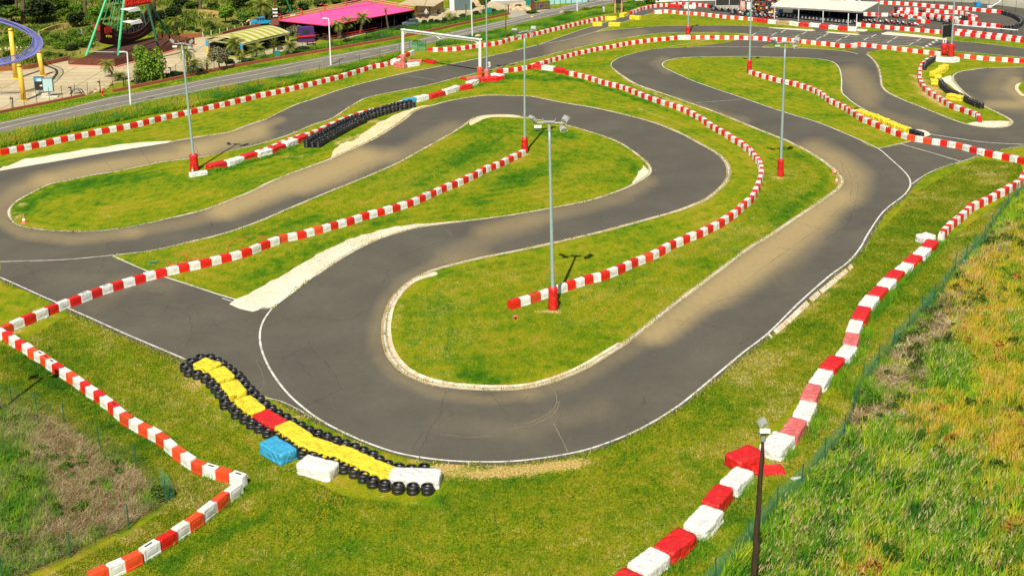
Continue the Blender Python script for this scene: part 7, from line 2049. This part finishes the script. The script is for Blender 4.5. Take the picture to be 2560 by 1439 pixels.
for sx in (-.16, .16): mb.bar(lad0 - b0 + Vector((sx, -.12, 0)), lad1 - b0 + Vector((sx, -.12, 0)), .02, n=4)
mb.build("ladder", M['black'], t)
# hull
hc = (G(247, 128) + G(385, 93)) / 2
B0, B1 = G(250, 131), G(388, 97)
ax_ = (B1 - B0).normalized(); sd_ = Vector((-ax_[1], ax_[0], 0)); Lh = (B1 - B0).length
zdeck = lambda f: 1.9 + 2.4 * (2 * f - 1) ** 2 * (1.05 if f < .5 else 1.25)
zkeel = lambda f: .35 + 1.1 * abs(2 * f - 1) ** 2.4
wid = lambda f: 1.15 * (1 - .55 * abs(2 * f - 1) ** 3)
vs, fs = [], []
nf = 16
for i in range(nf + 1):
    f = i / nf; c = B0 + ax_ * Lh * f
    for k, (sw, zf) in enumerate(((-1, 1), (-.95, .6), (-.55, .15), (0, 0), (.55, .15), (.95, .6), (1, 1))):
        p = c + sd_ * wid(f) * sw; vs.append(Vector((p[0], p[1], zkeel(f) + (zdeck(f) - zkeel(f)) * zf)) - b0)
for i in range(nf):
    for k in range(6): fs.append((i * 7 + k, i * 7 + k + 1, (i + 1) * 7 + k + 1, (i + 1) * 7 + k))
fs += [tuple(range(7)), tuple(range(nf * 7, nf * 7 + 7))[::-1]]
mb = MB(); mb.add(vs, fs)
for i in range(nf):
    for sw in (-1.03, 1.03):
        f, g_ = i / nf, (i + 1) / nf
        a = B0 + ax_ * Lh * f + sd_ * wid(f) * sw; c = B0 + ax_ * Lh * g_ + sd_ * wid(g_) * sw
        mb.bar(Vector((a[0], a[1], zdeck(f))) - b0, Vector((c[0], c[1], zdeck(g_))) - b0, .08, n=5); 
        mb.bar(Vector((a[0], a[1], zdeck(f) - .7)) - b0, Vector((c[0], c[1], zdeck(g_) - .7)) - b0, .05, n=5)
hull = mb.build("hull", M['bwood'], t)
mb = MB()
p = B0 - ax_ * .05; 
mb.box(Vector((p[0], p[1], 3.6)) - b0, (.12, 1.2, .8), math.atan2(ax_[1], ax_[0])); p2 = B0 + ax_ * .9 - sd_ * 1.12; mb.box(Vector((p2[0], p2[1], 3.2)) - b0, (1.4, .08, .9), math.atan2(ax_[1], ax_[0])); mb.build("stern_panel", M['redsteel'], t)
for k in range(3):
    p = B0 + ax_ * (.45 + .42 * k) - sd_ * 1.18; mb = MB(); mb.box(Vector((p[0], p[1], 2.35 - .1 * k)) - b0, (.26, .05, .28), math.atan2(ax_[1], ax_[0])); mb.build("stern_window", M['tyellow'], t)
mb = MB()
for k in range(9):
    f = .12 + .095 * k; p = B0 + ax_ * Lh * f; mb.box(Vector((p[0], p[1], zdeck(f) - .35)) - b0, (.5, 1.8, .35), math.atan2(ax_[1], ax_[0])); mb.box(Vector((p[0], p[1], zdeck(f) + .1)) - b0, (.1, 1.8, .5), math.atan2(ax_[1], ax_[0]))
mb.build("seats", M['dark'], t)
mb = MB(); p = B1 + ax_ * .1; mb.tube([Vector((p[0], p[1], 3.9)) - b0, Vector((p[0], p[1], 4.8)) + ax_ * .4 - b0, Vector((p[0], p[1], 5.6)) + ax_ * .35 - b0, Vector((p[0], p[1], 6.0)) + ax_ * .8 - b0], [.32, .26, .24, .08], 8); mb.build("figurehead", M['bwood'], t, True)
for k, (px_, py_, z_) in enumerate(((330, 53, 5.2), (325, 22, 6.9))):
    c = G(px_, py_, z_) - b0; mb = MB(); w_ = 2.2
    q = [c - ax_ * w_ / 2 - sd_ * .7, c + ax_ * w_ / 2 - sd_ * .7, c + ax_ * w_ / 2 + sd_ * .7, c - ax_ * w_ / 2 + sd_ * .7]
    mb.sheet([v + Vector((0, 0, .12 * (i % 2))) for i, v in enumerate(q)], .12)
    mb.sheet([q[0], q[1], q[1] - Vector((0, .12, .38)), q[0] - Vector((0, .12, .30))], .04); mb.sheet([q[1], q[2], q[2] + Vector((.12, 0, -.3)), q[1] + Vector((.12, 0, -.38))], .04)
    mb.build("sail_canopy", M['wpaint'], t)
mb = MB(); c = (B0 + B1) / 2
mb.bar(Vector((c[0], c[1], 1.8)) - b0, Vector((c[0], c[1], 8.0)) - b0, .10); mb.box(Vector((c[0], c[1], 6.0)) - b0, (.7, .7, .35)); mb.build("ship_mast", M['bwood'], t)
mb = MB(); hang = (apx + ap2) / 2 - b0
for f in (.14, .24, .76, .86):
    for sw in (-.9, .9):
        p = B0 + ax_ * Lh * f + sd_ * wid(f) * sw; mb.bar(Vector((p[0], p[1], zdeck(f))) - b0, hang, .045, n=5)
for k in range(9):
    f0, f1 = k / 10, (k + 1) / 10
    pa, pb = [Vector((*(B0 + ax_ * Lh * f + sd_ * -wid(f) * .9)[:2], zdeck(f))) - b0 for f in (.14, .24)]
    mb.bar(lerp(pa, hang, f0), lerp(pb, hang, f1), .025, n=4); mb.bar(lerp(pb, hang, f0), lerp(pa, hang, f1), .025, n=4)
mb.build("swing_arms", M['green'], t)
# name board on the frame, script cut off by the picture's top
sg = thing("ride_sign", "red script sign hung high on the ship ride, cut by the top edge", "sign", (0, 0, 0))
sg["label"] = "red script name sign hung high on the ship ride, cut by the top edge"
zs = 8.3; s0, s1 = G(312, 17, zs), G(376, 6, zs)
sg.location = s0; dirv = (s1 - s0).normalized(); yaw_s = math.atan2(dirv[1], dirv[0]); Ls = (s1 - s0).length
cu = bpy.data.curves.new("lettering", 'FONT'); cu.body = "Barracuda"; cu.extrude = .10; cu.bevel_depth = .03; cu.size = 1.0; cu.shear = .25; cu.space_character = .86
tx = bpy.data.objects.new("lettering", cu); COL.objects.link(tx); cu.materials.append(M['red'])
bpy.context.view_layer.update(); wtx = tx.dimensions[0]
tm = bpy.data.meshes.new_from_object(tx.evaluated_get(bpy.context.evaluated_depsgraph_get())); bpy.data.objects.remove(tx)
tm.materials.clear(); tm.materials.append(M['red']); tx = bpy.data.objects.new("lettering", tm); COL.objects.link(tx)
tx.parent = sg; k_ = Ls / wtx; tx.scale = (k_, k_ * 1.35, k_); tx.rotation_euler = (math.pi / 2, 0, yaw_s); tx.location = (0, 0, .1)
mb = MB(); e = s1 - s0; mb.bar((0, .1, -.06), e + Vector((0, .1, -.06)), .10, n=6); mb.bar((0, .12, 1.2), e + Vector((0, .12, 1.2)), .06, n=6)
for f in (.1, .5, .9): mb.bar(e * f + Vector((0, .12, 0)), e * f + Vector((0, .12, 1.2)), .04, n=5)
mb.build("support_bar", M['redsteel'], sg)
# planked platform round the ride
pf = [G(172, 165), G(289, 169.5), G(487, 113), G(398, 99), G(300, 112), G(240, 132)]
t = thing("ride_platform", "dark red-brown planked enclosure round the ship ride", "platform", pf[0])
mb = MB(); b1 = pf[0]
for a, c, bands in ((pf[0], pf[1], 6), (pf[1], pf[2], 6), (pf[2], pf[3], 5)):
    d = c - a; n_ = Vector((d[1], -d[0], 0)).normalized()
    for k in range(bands):
        z_ = .16 + k * .19; p = (a + c) / 2 - b1; mb.box(Vector((p[0], p[1], z_)), (d.length, .06, .15), math.atan2(d[1], d[0]))
    for k in range(int(d.length / 1.6) + 1):
        p = a + d * (k / max(1, int(d.length / 1.6))) - b1; mb.box(Vector((p[0], p[1], .58)) - n_ * .08, (.12, .1, 1.16), math.atan2(d[1], d[0]))
mb.build("board_fence", M['rwood'], t)
mb = MB(); mb.prism([tuple((p - b1)[:2]) for p in pf], 0, .22); mb.build("deck", M['bwood'], t)
mb = MB()
for a, c in ((pf[0], pf[1]), (pf[1], pf[2])):
    d = c - a; p = (a + c) / 2 - b1; n_ = Vector((d[1], -d[0], 0)).normalized(); mb.box(Vector((p[0], p[1], .10)) + n_ * .1, (d.length, .16, .20), math.atan2(d[1], d[0]))
mb.build("plinth", M['salmon'], t)

# violet roller coaster track ---------------------------------------------------------------------------
t = thing("roller_coaster", "violet roller coaster bend on yellow columns at the left edge", "roller coaster", G(47, 250))
b2 = G(47, 250)
trk = [(-70,47,6.6),(-30,50,6.5),(0,55,6.4),(25,62,6.2),(48,71,5.9),(70,83,5.5),(86,96,5.0),(92,110,4.6),(88,124,4.3),(74,138,4.2),(52,149,4.1),(26,157,4.1),(0,162,4.1),(-30,165,4.0),(-70,167,4.0)]
C3 = [G(x, y, z) - b2 for x, y, z in trk]
def sm3(P, n=6):
    A = np.array([tuple(p) for p in P]); out = []
    for i in range(len(A) - 1):
        a, b_, c, d = A[max(i - 1, 0)], A[i], A[i + 1], A[min(i + 2, len(A) - 1)]
        for k in range(n):
            u_ = k / n; out.append(Vector(.5 * ((2 * b_) + (c - a) * u_ + (2 * a - 5 * b_ + 4 * c - d) * u_ * u_ + (3 * b_ - a - 3 * c + d) * u_ ** 3)))
    return out + [Vector(A[-1])]
S = sm3(C3, 6)
mb = MB(); mb.tube(S, .17, 8); mb.build("spine", M['purple'], t, True)
ra, rb, mt_ = [], [], MB()
for i, p in enumerate(S):
    d = (S[min(i + 1, len(S) - 1)] - S[max(i - 1, 0)]).normalized(); n_ = Vector((-d[1], d[0], 0)).normalized()
    bank = .42; inn = n_ * math.cos(bank) + Vector((0, 0, -math.sin(bank))); upv = Vector((0, 0, math.cos(bank))) + n_ * math.sin(bank)
    ra.append(p + upv * .42 + inn * .62); rb.append(p + upv * .42 - inn * .62)
for i in range(0, len(S), 1):
    mt_.bar(S[i], ra[i], .045, n=5); mt_.bar(S[i], rb[i], .045, n=5); 
mt_.build("ties", M['purple'], t)
for r_ in (ra, rb): mb = MB(); mb.tube(r_, .06, 6); mb.build("rail", M['purple'], t, True)
for (bx, by), (tx_, ty_), z_ in (((40,197),(26,76),0), ((107,190),(97,131),0), ((60,252),(48,166),0), ((-40,230),(-45,166),0)):
    g = G(bx, by); tp = TOP(g, tx_, ty_) - b2; mb = MB(); mb.bar(g - b2, tp, .30, .28, 14); mb.bar(g - b2, g - b2 + Vector((0, 0, .12)), .5, .5, 12)
    mb.bar(tp, tp + Vector((0, 0, .25)), .34, .22, 10); mb.build("column", M['yellow'], t, True)

# ad boards, bench, lights, hydrant ---------------------------------------------------------------------
def adboard(bx, by, x0, x1, y0, y1, label, face, pics):
    b = G(bx, by); t = thing("ad_board", label, "advertising board", b)
    z0, z1 = TOP(b, bx, y1)[2], TOP(b, bx, y0)[2]; xa, xb = TOP(b, x0, y0)[0] - b[0], TOP(b, x1, y0)[0] - b[0]
    c = Vector(((xa + xb) / 2, 0, (z0 + z1) / 2)); w_, h_ = xb - xa, z1 - z0
    mb = MB(); mb.box(c, (w_, .22, h_), .10); mb.build("frame", M['slate'], t)
    mb = MB(); mb.box(c + Vector((0, -.115, 0)), (w_ * .86, .012, h_ * .90), .10); mb.build("panel", M[face], t)
    for x, z, a, e, mt in pics:
        mb = MB(); mb.box(c + Vector((x * w_, -.125, z * h_)), (a * w_, .006, e * h_), .10); mb.build("print", M[mt], t)
    mb = MB(); mb.box((c[0], 0, z0 / 2), (w_ * .22, .2, z0)); mb.build("stand", M['steel'], t)
    mb = MB(); mb.prism([(c[0] - .9, -.5), (c[0] + 1.1, -.35), (c[0] + 1.0, .5), (c[0] - .9, .4)], 0, .12); mb.build("footing", M['conc'], t)
adboard(101,236,84,108,191,226,"dark poster board left of the blank one on the plaza",'dark',[(0,.30,.8,.28,'cyan'),(.05,.25,.45,.18,'wpaint'),(-.1,-.02,.5,.12,'net_brown'),(.2,-.15,.25,.1,'wpaint'),(-.15,-.3,.2,.06,'wpaint')])
adboard(119,243,105,131,195,230,"pale blank board in a dark frame on the plaza",'lens',[])
b = G(190, 236); t = thing("arched_bench", "dark arched picnic bench on the plaza", "bench", b)
mb = MB(); mb.tube([(-.75, 0, 0), (-.45, 0, .45), (0, 0, .62), (.45, 0, .45), (.75, 0, 0)], .06, 6); mb.tube([(-.75, .7, 0), (-.45, .7, .45), (0, .7, .62), (.45, .7, .45), (.75, .7, 0)], .06, 6); mb.build("frame", M['black'], t)
mb = MB()
for x in (-.3, 0, .3): mb.box((x, .35, .62 - abs(x) * .2), (.24, .9, .05))
mb.build("seat", M['steel'], t)
for i, (x, y, ty_) in enumerate(((33,276,246),(179,245,219),(251,233,205),(310,220,195),(428,192,170),(566,168,145))):
    b = G(x, y); v = TOP(b, x - 2, ty_) - b; t = thing("bollard_light", "low dark bollard light on the plaza edge, %s from the left" % ordn(i + 1), "bollard light", b, 0, "bollard lights")
    mb = MB(); mb.bar((0, 0, 0), v, .055); mb.build("post", M['black'], t); mb = MB(); mb.box(v + Vector((-.12, 0, 0)), (.34, .2, .12)); mb.build("lamp", M['black'], t)
b = G(257, 240); t = thing("fire_hydrant", "small red hydrant beside the tan boulders", "hydrant", b)
mb = MB(); mb.lathe([(.16, 0), (.16, .06), (.11, .08), (.11, .48), (.14, .5), (.12, .62), (.05, .68)], n=12); mb.build("barrel", M['red'], t, True)
mb = MB(); mb.bar((-.2, 0, .38), (.2, 0, .38), .06); mb.build("outlet", M['red'], t)
b = G(694, 147); mb = MB(); mb.box((0, 0, .5), (.62, .55, 1.0), .2, taper=1.1); mb.box((0, 0, 1.04), (.72, .66, .08), .2); tag(mb.build("litter_bin", M['teal'], None, loc=b), "dark green bin on the grass before the pavilion", "bin")
mb = MB(); mb.box((0, 0, .45), (.7, .6, .9), .1); mb.box((0, 0, .93), (.76, .66, .06), .1); tag(mb.build("litter_bin", M['teal'], None, loc=G(1224, 34)), "dark green box at the tall mast near the driveway", "bin")
mb = MB(); mb.box((0, 0, .55), (.35, .3, 1.1)); mb.box((0, -.16, .75), (.25, .02, .4)); tag(mb.build("meter_box", M['sheet'], None, loc=G(1509, 34)), "small grey meter cabinet on the verge left of the billboard", "cabinet")

# striped pavilion --------------------------------------------------------------------------------------
b = G(606, 146); t = thing("striped_pavilion", "open pavilion with a curved cream and green striped roof", "pavilion", b)
hA = 1.85
A, B_, C, D = G(513, 98, hA), G(606, 110, hA), G(724, 81, hA), G(640, 70, hA)
nu, nv = 14, 30; vs, fs = [], []
for i in range(nu + 1):
    for j in range(nv + 1):
        u_, v_ = i / nu, j / nv
        p = (A * (1 - u_) + B_ * u_) * (1 - v_) + (D * (1 - u_) + C * u_) * v_
        vs.append(p + Vector((0, 0, .62 * math.sin(math.pi * u_) + .10 * math.sin(math.pi * v_))) - b)
for i in range(nu):
    for j in range(nv): fs.append((i * (nv + 1) + j, (i + 1) * (nv + 1) + j, (i + 1) * (nv + 1) + j + 1, i * (nv + 1) + j + 1))
mb = MB()
for q_, f in enumerate(fs):
    j = q_ % nv; mb.m.append((j // 2) % 2)
mb.v = [tuple(v) for v in vs]; mb.f = fs
M['cream'] = plain("cream_canvas", (.66, .54, .28), .7, var=.08, rand=0, dirt=(.4, .32, .1), dirt_amt=.3)
M['olive'] = plain("olive_canvas", (.33, .38, .03), .7, var=.12, rand=0)
mb.build("roof", [M['cream'], M['olive']], t, True)
mb = MB()
for a, c in ((A, B_), (B_, C), (C, D), (D, A)):
    for k in range(14):
        p, q = lerp(a, c, k / 14) - b, lerp(a, c, (k + 1) / 14) - b; z_ = Vector((0, 0, .06 + .1 * rnd.random())); mb.add([p, q, q - z_ * 1.4, p - z_ * 1.4], [(0, 1, 2, 3)])
mb.build("fringe", M['olive'], t)
mb = MB(); mb.bar(A - b - Vector((0, 0, .2)), B_ - b - Vector((0, 0, .2)), .07, n=4); mb.bar(B_ - b - Vector((0, 0, .2)), C - b - Vector((0, 0, .2)), .07, n=4); mb.build("beam", M['steel'], t)
for x, y in ((520,135),(606,142),(720,108)):
    g = G(x, y) - b; mb = MB(); mb.box(g + Vector((0, 0, .55)), (.34, .34, 1.1)); pst = mb.build("post", M['yellow'], t); mb = MB(); mb.box(g + Vector((0, 0, 1.45)), (.345, .345, .72)); mb.build("blue_top", M['cyan'], pst)
dk = [G(522, 138), G(600, 147), G(716, 112), G(640, 100)]
mb = MB(); mb.prism([tuple((p - b)[:2]) for p in dk], 0, .14); mb.build("deck", M['olive'], t)
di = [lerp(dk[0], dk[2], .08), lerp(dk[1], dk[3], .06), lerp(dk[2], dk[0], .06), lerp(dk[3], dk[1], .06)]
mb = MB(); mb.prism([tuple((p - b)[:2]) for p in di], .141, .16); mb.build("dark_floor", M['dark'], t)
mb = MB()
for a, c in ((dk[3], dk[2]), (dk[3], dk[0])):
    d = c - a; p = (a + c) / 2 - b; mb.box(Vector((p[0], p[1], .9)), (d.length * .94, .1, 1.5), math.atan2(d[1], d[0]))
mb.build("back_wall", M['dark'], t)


# pink canopy -------------------------------------------------------------------------------------------
hp_ = 2.25; b = G(818, 106)
Lc, Fc, Rc, Bc = G(697, 52, hp_), G(816, 64.5, hp_), G(1036, 25, hp_), G(917, 4, hp_)
P0, P1 = G(800, 30, hp_ + 1.0), G(935, 11, hp_ + .9)
t = thing("pink_canopy", "large bright pink canopy roof over a shaded terrace", "canopy", b)
mb = MB()
def panel(q, nn=5):
    q = [v - b for v in q]
    if len(q) == 3: q = q + [q[2]]
    base = len(mb.v)
    vs = []
    for i in range(nn + 1):
        for j in range(nn + 1):
            u_, v_ = i / nn, j / nn
            p = (q[0] * (1 - u_) + q[1] * u_) * (1 - v_) + (q[3] * (1 - u_) + q[2] * u_) * v_
            vs.append(p - Vector((0, 0, .22 * math.sin(math.pi * u_) * math.sin(math.pi * v_))))
    mb.add(vs, [(i * (nn + 1) + j, (i + 1) * (nn + 1) + j, (i + 1) * (nn + 1) + j + 1, i * (nn + 1) + j + 1) for i in range(nn) for j in range(nn)])
panel([Lc, Fc, P0]); panel([Fc, Rc, P1, P0]); panel([Rc, Bc, P1]); panel([Bc, Lc, P0, P1])
mb.build("canvas", M['pink'], t)
mb = MB()
for a, c in ((Lc, P0), (Fc, P0), (P0, P1), (Rc, P1), (Bc, P1)): mb.bar(a - b + Vector((0, 0, .02)), c - b + Vector((0, 0, .02)), .03, n=4)
for a, c in ((Lc, Fc), (Fc, Rc)): mb.bar(a - b - Vector((0, 0, .05)), c - b - Vector((0, 0, .05)), .07, n=5)
mb.build("seams", M['redsteel'], t)
mb = MB()
for a, c in ((Lc, Bc), (Bc, Rc)):
    u_ = Vector((0, 0, .18)); d = c - a; off = Vector((0, .25, 0))
    mb.bar(a - b + u_ + off, c - b + u_ + off, .07, n=5); mb.bar(a - b + u_ * 3 + off, c - b + u_ * 3 + off, .07, n=5)
    n_ = int(d.length / 1.1)
    for k in range(n_): mb.bar(lerp(a, c, k / n_) - b + u_ + off, lerp(a, c, k / n_) - b + u_ * 3 + off, .03, n=4)
mb.build("roof_rail", M['salmon'], t)
for f, e_ in ((.02, Lc), (.25, None), (.5, None), (.75, None)):
    p = lerp(Lc, Bc, f) - b; mb = MB(); mb.tube([p, p + Vector((0, 0, .9)), p + Vector((-.4, -.1, 1.1)), p + Vector((-.8, -.2, 1.0))], .06, 6); mb.build("arm_lamp", M['redsteel'], t)
gF = G(818, 107); 
def under(v): return Vector((v[0], v[1], 0))
posts = [lerp(Fc, Rc, f) for f in (.02, .16, .30, .45, .60, .75, .9)] + [lerp(Lc, Fc, f) for f in (.1, .4, .7)]
mb = MB()
for p in posts: q = under(p) - b + Vector((0, .5, 0)); mb.bar(q, q + Vector((0, 0, hp_)), .07, n=6)
mb.build("posts", M['black'], t)
mb = MB(); mb.prism([tuple((under(p) - b)[:2]) for p in (Lc, Fc, Rc, Bc)], 0, .10); mb.build("terrace_floor", M['dark'], t)  # near-black floor; the shade beneath the canopy is put into its colour
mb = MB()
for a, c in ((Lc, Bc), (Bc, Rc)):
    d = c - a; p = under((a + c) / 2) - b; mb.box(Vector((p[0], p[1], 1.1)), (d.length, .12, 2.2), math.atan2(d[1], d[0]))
mb.build("back_wall", M['dark'], t)  # dark like the floor, with the terrace's shade put into its colour
mb = MB(); a, c = lerp(Fc, Rc, .03), lerp(Fc, Rc, .55); d = under(c) - under(a)
for k in range(2): p = under((a + c) / 2) - b; mb.box(Vector((p[0], p[1] - .2, .25 + .3 * k)), (d.length, .06, .1), math.atan2(d[1], d[0]))
mb.build("railing", M['redsteel'], t)
for i in range(18):
    f, g_ = .06 + .85 * (i % 9) / 9, .12 + .22 * (i // 9)
    p = under(lerp(lerp(Fc, Rc, f), lerp(Lc, Bc, f), g_)); q = thing("terrace_table", "dark table with benches, %s along the terrace's %s line" % (ordn(i % 9 + 1), ["front", "second"][i // 9]), "table", p + Vector((0, 0, .1)), rnd.uniform(-.2, .5), "terrace tables")
    mb = MB(); mb.box((0, 0, .68), (1.3, .7, .06)); mb.build("table_top", M['bwood'], q); mb = MB(); mb.box((0, 0, .34), (.1, .5, .62)); mb.build("leg", M['black'], q)
    for s in (-1, 1): mb = MB(); mb.box((0, .65 * s, .40), (1.3, .25, .05)); mb.box((0, .65 * s, .2), (.08, .2, .38)); mb.build("bench", M['rwood'], q)
t = thing("lattice_tower", "carved white and dark red tower post left of the pink canopy", "tower", G(690, 62))
mb = MB()
for k in range(5): mb.box((0, 0, .35 + k * .55), (.8, .6, .22), .2)
mb.build("white_slabs", M['wpaint'], t); mb = MB(); mb.box((0, 0, 1.4), (.55, .4, 2.8), .2); mb.bar((0, 0, 2.8), (.1, .1, 6.5), .10); mb.build("core", M['rwood'], t)
hutb = G(712, 82); t = thing("brown_hut", "small hut with a reddish brown gable roof behind the striped pavilion", "hut", hutb)
mb = MB(); mb.box((0, 0, .8), (3.4, 2.4, 1.6), .2); mb.build("wall", M['bwood'], t)
mb = MB()
R_ = Matrix.Rotation(.2, 3, 'Z'); q = [R_ @ Vector(v) for v in ((-2, -1.5, 1.5), (2, -1.5, 1.5), (2, 0, 2.3), (-2, 0, 2.3), (-2, 1.5, 1.5), (2, 1.5, 1.5))]
mb.sheet([q[0], q[1], q[2], q[3]], .08); mb.sheet([q[3], q[2], q[5], q[4]], .08); mb.build("roof", M['salmon'] if False else M['rwood'], t)
t = thing("purple_booth", "purple booth with a red counter half hidden by the olive tree", "booth", G(765, 104))
M['violet'] = plain("violet_paint", (.06, .02, .14), .5, var=.2)
mb = MB(); mb.box((0, 0, 1.1), (2.4, 1.6, 2.2), .3); mb.build("wall", M['violet'], t)
mb = MB(); mb.box((0, -.2, .95), (2.6, 1.7, .22), .3); mb.build("counter", M['redsteel'], t)
mb = MB(); mb.box((.2, -.82, 1.6), (1.0, .06, .5), .3); mb.build("window", M['glass'], t)
t = thing("picnic_table", "low dark picnic table on the sandy ground by the terrace", "table", G(776, 113), .3)
mb = MB(); mb.box((0, 0, .55), (1.4, .6, .06)); mb.build("table_top", M['bwood'], t); mb = MB(); mb.box((-.4, 0, .27), (.08, .5, .5)); mb.box((.4, 0, .27), (.08, .5, .5)); mb.build("leg", M['bwood'], t)
for s in (-1, 1): mb = MB(); mb.box((0, .6 * s, .32), (1.4, .25, .05)); mb.build("bench", M['bwood'], t)
t = thing("green_slanted_pole", "dark green slanted ride pole behind the pink canopy's left end", "pole", G(733, 40)); mb = MB(); mb.bar((0, 0, 0), (-3.0, .5, 8), .16); mb.build("tube", M['dgreen'], t); mb = MB(); mb.box((0, 0, .1), (.8, .8, .2)); mb.build("footing", M['conc'], t)

# brown net tent and grey shed --------------------------------------------------------------------------
b = G(1062, 42); t = thing("brown_net_tent", "tan slatted canopy hung with brown camouflage nets", "tent", b)
hT = 1.9; q = [G(993, 12, hT), G(1085, 16, hT), G(1112, 0, hT), G(1040, -10, hT)]
mb = MB()
for k in range(16):
    f0, f1 = k / 16, (k + .72) / 16
    mb.sheet([lerp(q[0], q[3], f0) - b, lerp(q[1], q[2], f0) - b, lerp(q[1], q[2], f1) - b, lerp(q[0], q[3], f1) - b], .05)
mb.build("slatted_roof", M['plaza'], t)
mb = MB()
for k in range(9):
    a, c = lerp(G(1040, 40), G(1108, 30), k / 9) - b, lerp(G(1040, 40), G(1108, 30), (k + 1) / 9) - b
    dr = .25 + .5 * (k % 2); vs = [a + Vector((0, 0, 1.7)), c + Vector((0, 0, 1.7)), c + Vector((0, -.15, dr)), (a + c) / 2 + Vector((0, -.1, .15 + .6 * ((k + 1) % 2))), a + Vector((0, -.15, dr))]
    mb.add(vs, [(0, 1, 2, 3, 4)])
mb.build("hanging_net", M['net_brown'], t)
mb = MB()
for x, y in ((1000,45),(1042,42),(1108,32),(1075,38)): g = G(x, y) - b; mb.bar(g, g + Vector((0, 0, 1.8)), .07)
mb.build("post", M['bwood'], t)
mb = MB(); g = G(1020, 44) - b; mb.box(g + Vector((0, 0, .25)), (7, 1.0, .35), .12); mb.build("log_edge", M['bwood'], t)
for i, (x, y) in enumerate(((1066,42),(1097,36))):
    q_ = thing("barrel", "dark wooden barrel, %s from the left under the brown nets" % ordn(i + 1), "barrel", G(x, y), 0, "barrels")
    mb = MB(); mb.lathe([(.24, 0), (.32, .3), (.32, .45), (.24, .75)], n=14); mb.build("staves", M['bwood'], q_, True); mb = MB(); mb.lathe([(.325, .22), (.33, .24), (.325, .26)], n=14, closed=True); mb.lathe([(.325, .5), (.33, .52), (.325, .54)], n=14, closed=True); mb.build("hoops", M['steel'], q_)
t = thing("cannon_cart", "dark wheeled cannon cart in front of the brown net tent", "cart", G(1058, 46))
mb = MB(); mb.box((0, 0, .35), (1.5, .5, .18), .1); mb.bar((-.8, 0, .55), (.8, .1, .5), .12, .16); mb.build("body", M['dark'], t)
for x in (-.5, .5):
    for y in (-.3, .3): mb = MB(); mb.bar((x, y - .04, .26), (x, y + .04, .26), .26, n=12); mb.build("wheel", M['bwood'], t)
b = G(1150, 27); t = thing("grey_shed", "dark grey clad shed with a pale door frame near the driveway", "shed", b)
mb = MB(); mb.box((0, 1.8, 1.6), (3.4, 3.2, 3.2), .25); mb.build("wall", M['slate'], t)
mb = MB(); mb.box((0, 1.8, 3.25), (3.7, 3.5, .12), .25); mb.build("roof", M['steel'], t)
mb = MB(); mb.box((-1.35, -.18, 1.2), (.8, .1, 2.3), .25); mb.build("door", M['wpaint'], t); mb = MB(); mb.box((1.78, .6, 1.6), (.1, .16, 3.1), .25); mb.build("corner_trim", M['aqua'], t)
mb = MB(); mb.prism([(-4, 0), (4.2, 1.4), (4.6, 3.2), (-4, 3)], 0, .35); mb.prism([(-3.7, .5), (3.9, 1.8), (4.2, 2.9), (-3.6, 2.6)], .35, .6); tag(mb.build("white_slab", M['wpaint'], None, loc=G(1252, 4)), "long white low wall slab beside the driveway at the top edge", "wall")
# gates and greenhouse by the road
t = thing("timber_gate", "brown timber gate panel with a blue disc sign beside the road", "gate", G(1353, 25), .33)
mb = MB(); mb.box((-1.6, 0, .9), (.5, .4, 2.6)); mb.build("gate_post", M['rwood'], t)
mb = MB()
for k in range(6): mb.box((-1.1 + .5 * k, 0, .75), (.42, .06, 1.3))
for z_ in (.2, .75, 1.3): mb.box((.15, -.04, z_), (3.0, .05, .08), mi=0)
mb.build("gate_boards", M['bark'], t)
mb = MB(); mb.bar((0, -.09, .7), (0, -.11, .7), .22, n=16); mb.build("round_sign", M['violet'], t)
t = thing("green_gate_wall", "dark green wall panel between driveway and timber gate", "wall", G(1326, 14)); mb = MB(); mb.box((0, 0, 1.2), (1.6, .2, 2.4), .2); mb.build("panel", M['teal'], t); mb = MB(); mb.box((0, 0, 2.45), (1.7, .3, .1), .2); mb.build("cap", M['slate'], t)
t = thing("glazed_shelter", "pale blue-green glazed panels beyond the timber gate", "building", G(1415, 10), .33)
for k in range(7): mb = MB(); mb.box((-2.7 + k * 1.05, 0, .95), (.95, .06, 1.8)); mb.build("glass_panel", M['aqua'], t)
mb = MB()
for k in range(8): mb.box((-3.2 + k * 1.05, 0, 1.0), (.09, .12, 2.0))
mb.box((.45, 0, 1.95), (7.5, .14, .12)); mb.build("frame", M['teal'], t)
fence("slat_fence", "red-brown low slatted fence along the road near the top edge", [(1345,27),(1400,18),(1460,4),(1500,-6)], .5, post='rwood', net=None, pr=.06)
fence("picket_posts", "row of white posts behind the striped pavilion", [(508,94),(528,88),(549,83),(569,80),(588,77),(608,73),(626,66)], .8, post='wpaint', net=None, pr=.05)
t = thing("skeleton_figure", "white life-size skeleton statue by the brown cannon cart", "statue", G(1066, 44)); mb = MB(); mb.bar((-.1, 0, 0), (-.08, 0, .7), .05); mb.bar((.1, 0, 0), (.08, 0, .7), .05); mb.bar((0, 0, .7), (0, 0, 1.15), .13, .17); mb.bar((-.2, 0, 1.1), (-.32, 0, .7), .04); mb.bar((.2, 0, 1.1), (.32, 0, .7), .04); mb.lathe([(.06, 0), (.11, .1), (.09, .2), (.03, .25)], (0, 0, 1.18), 10); mb.build("figure", M['wpaint'], t)
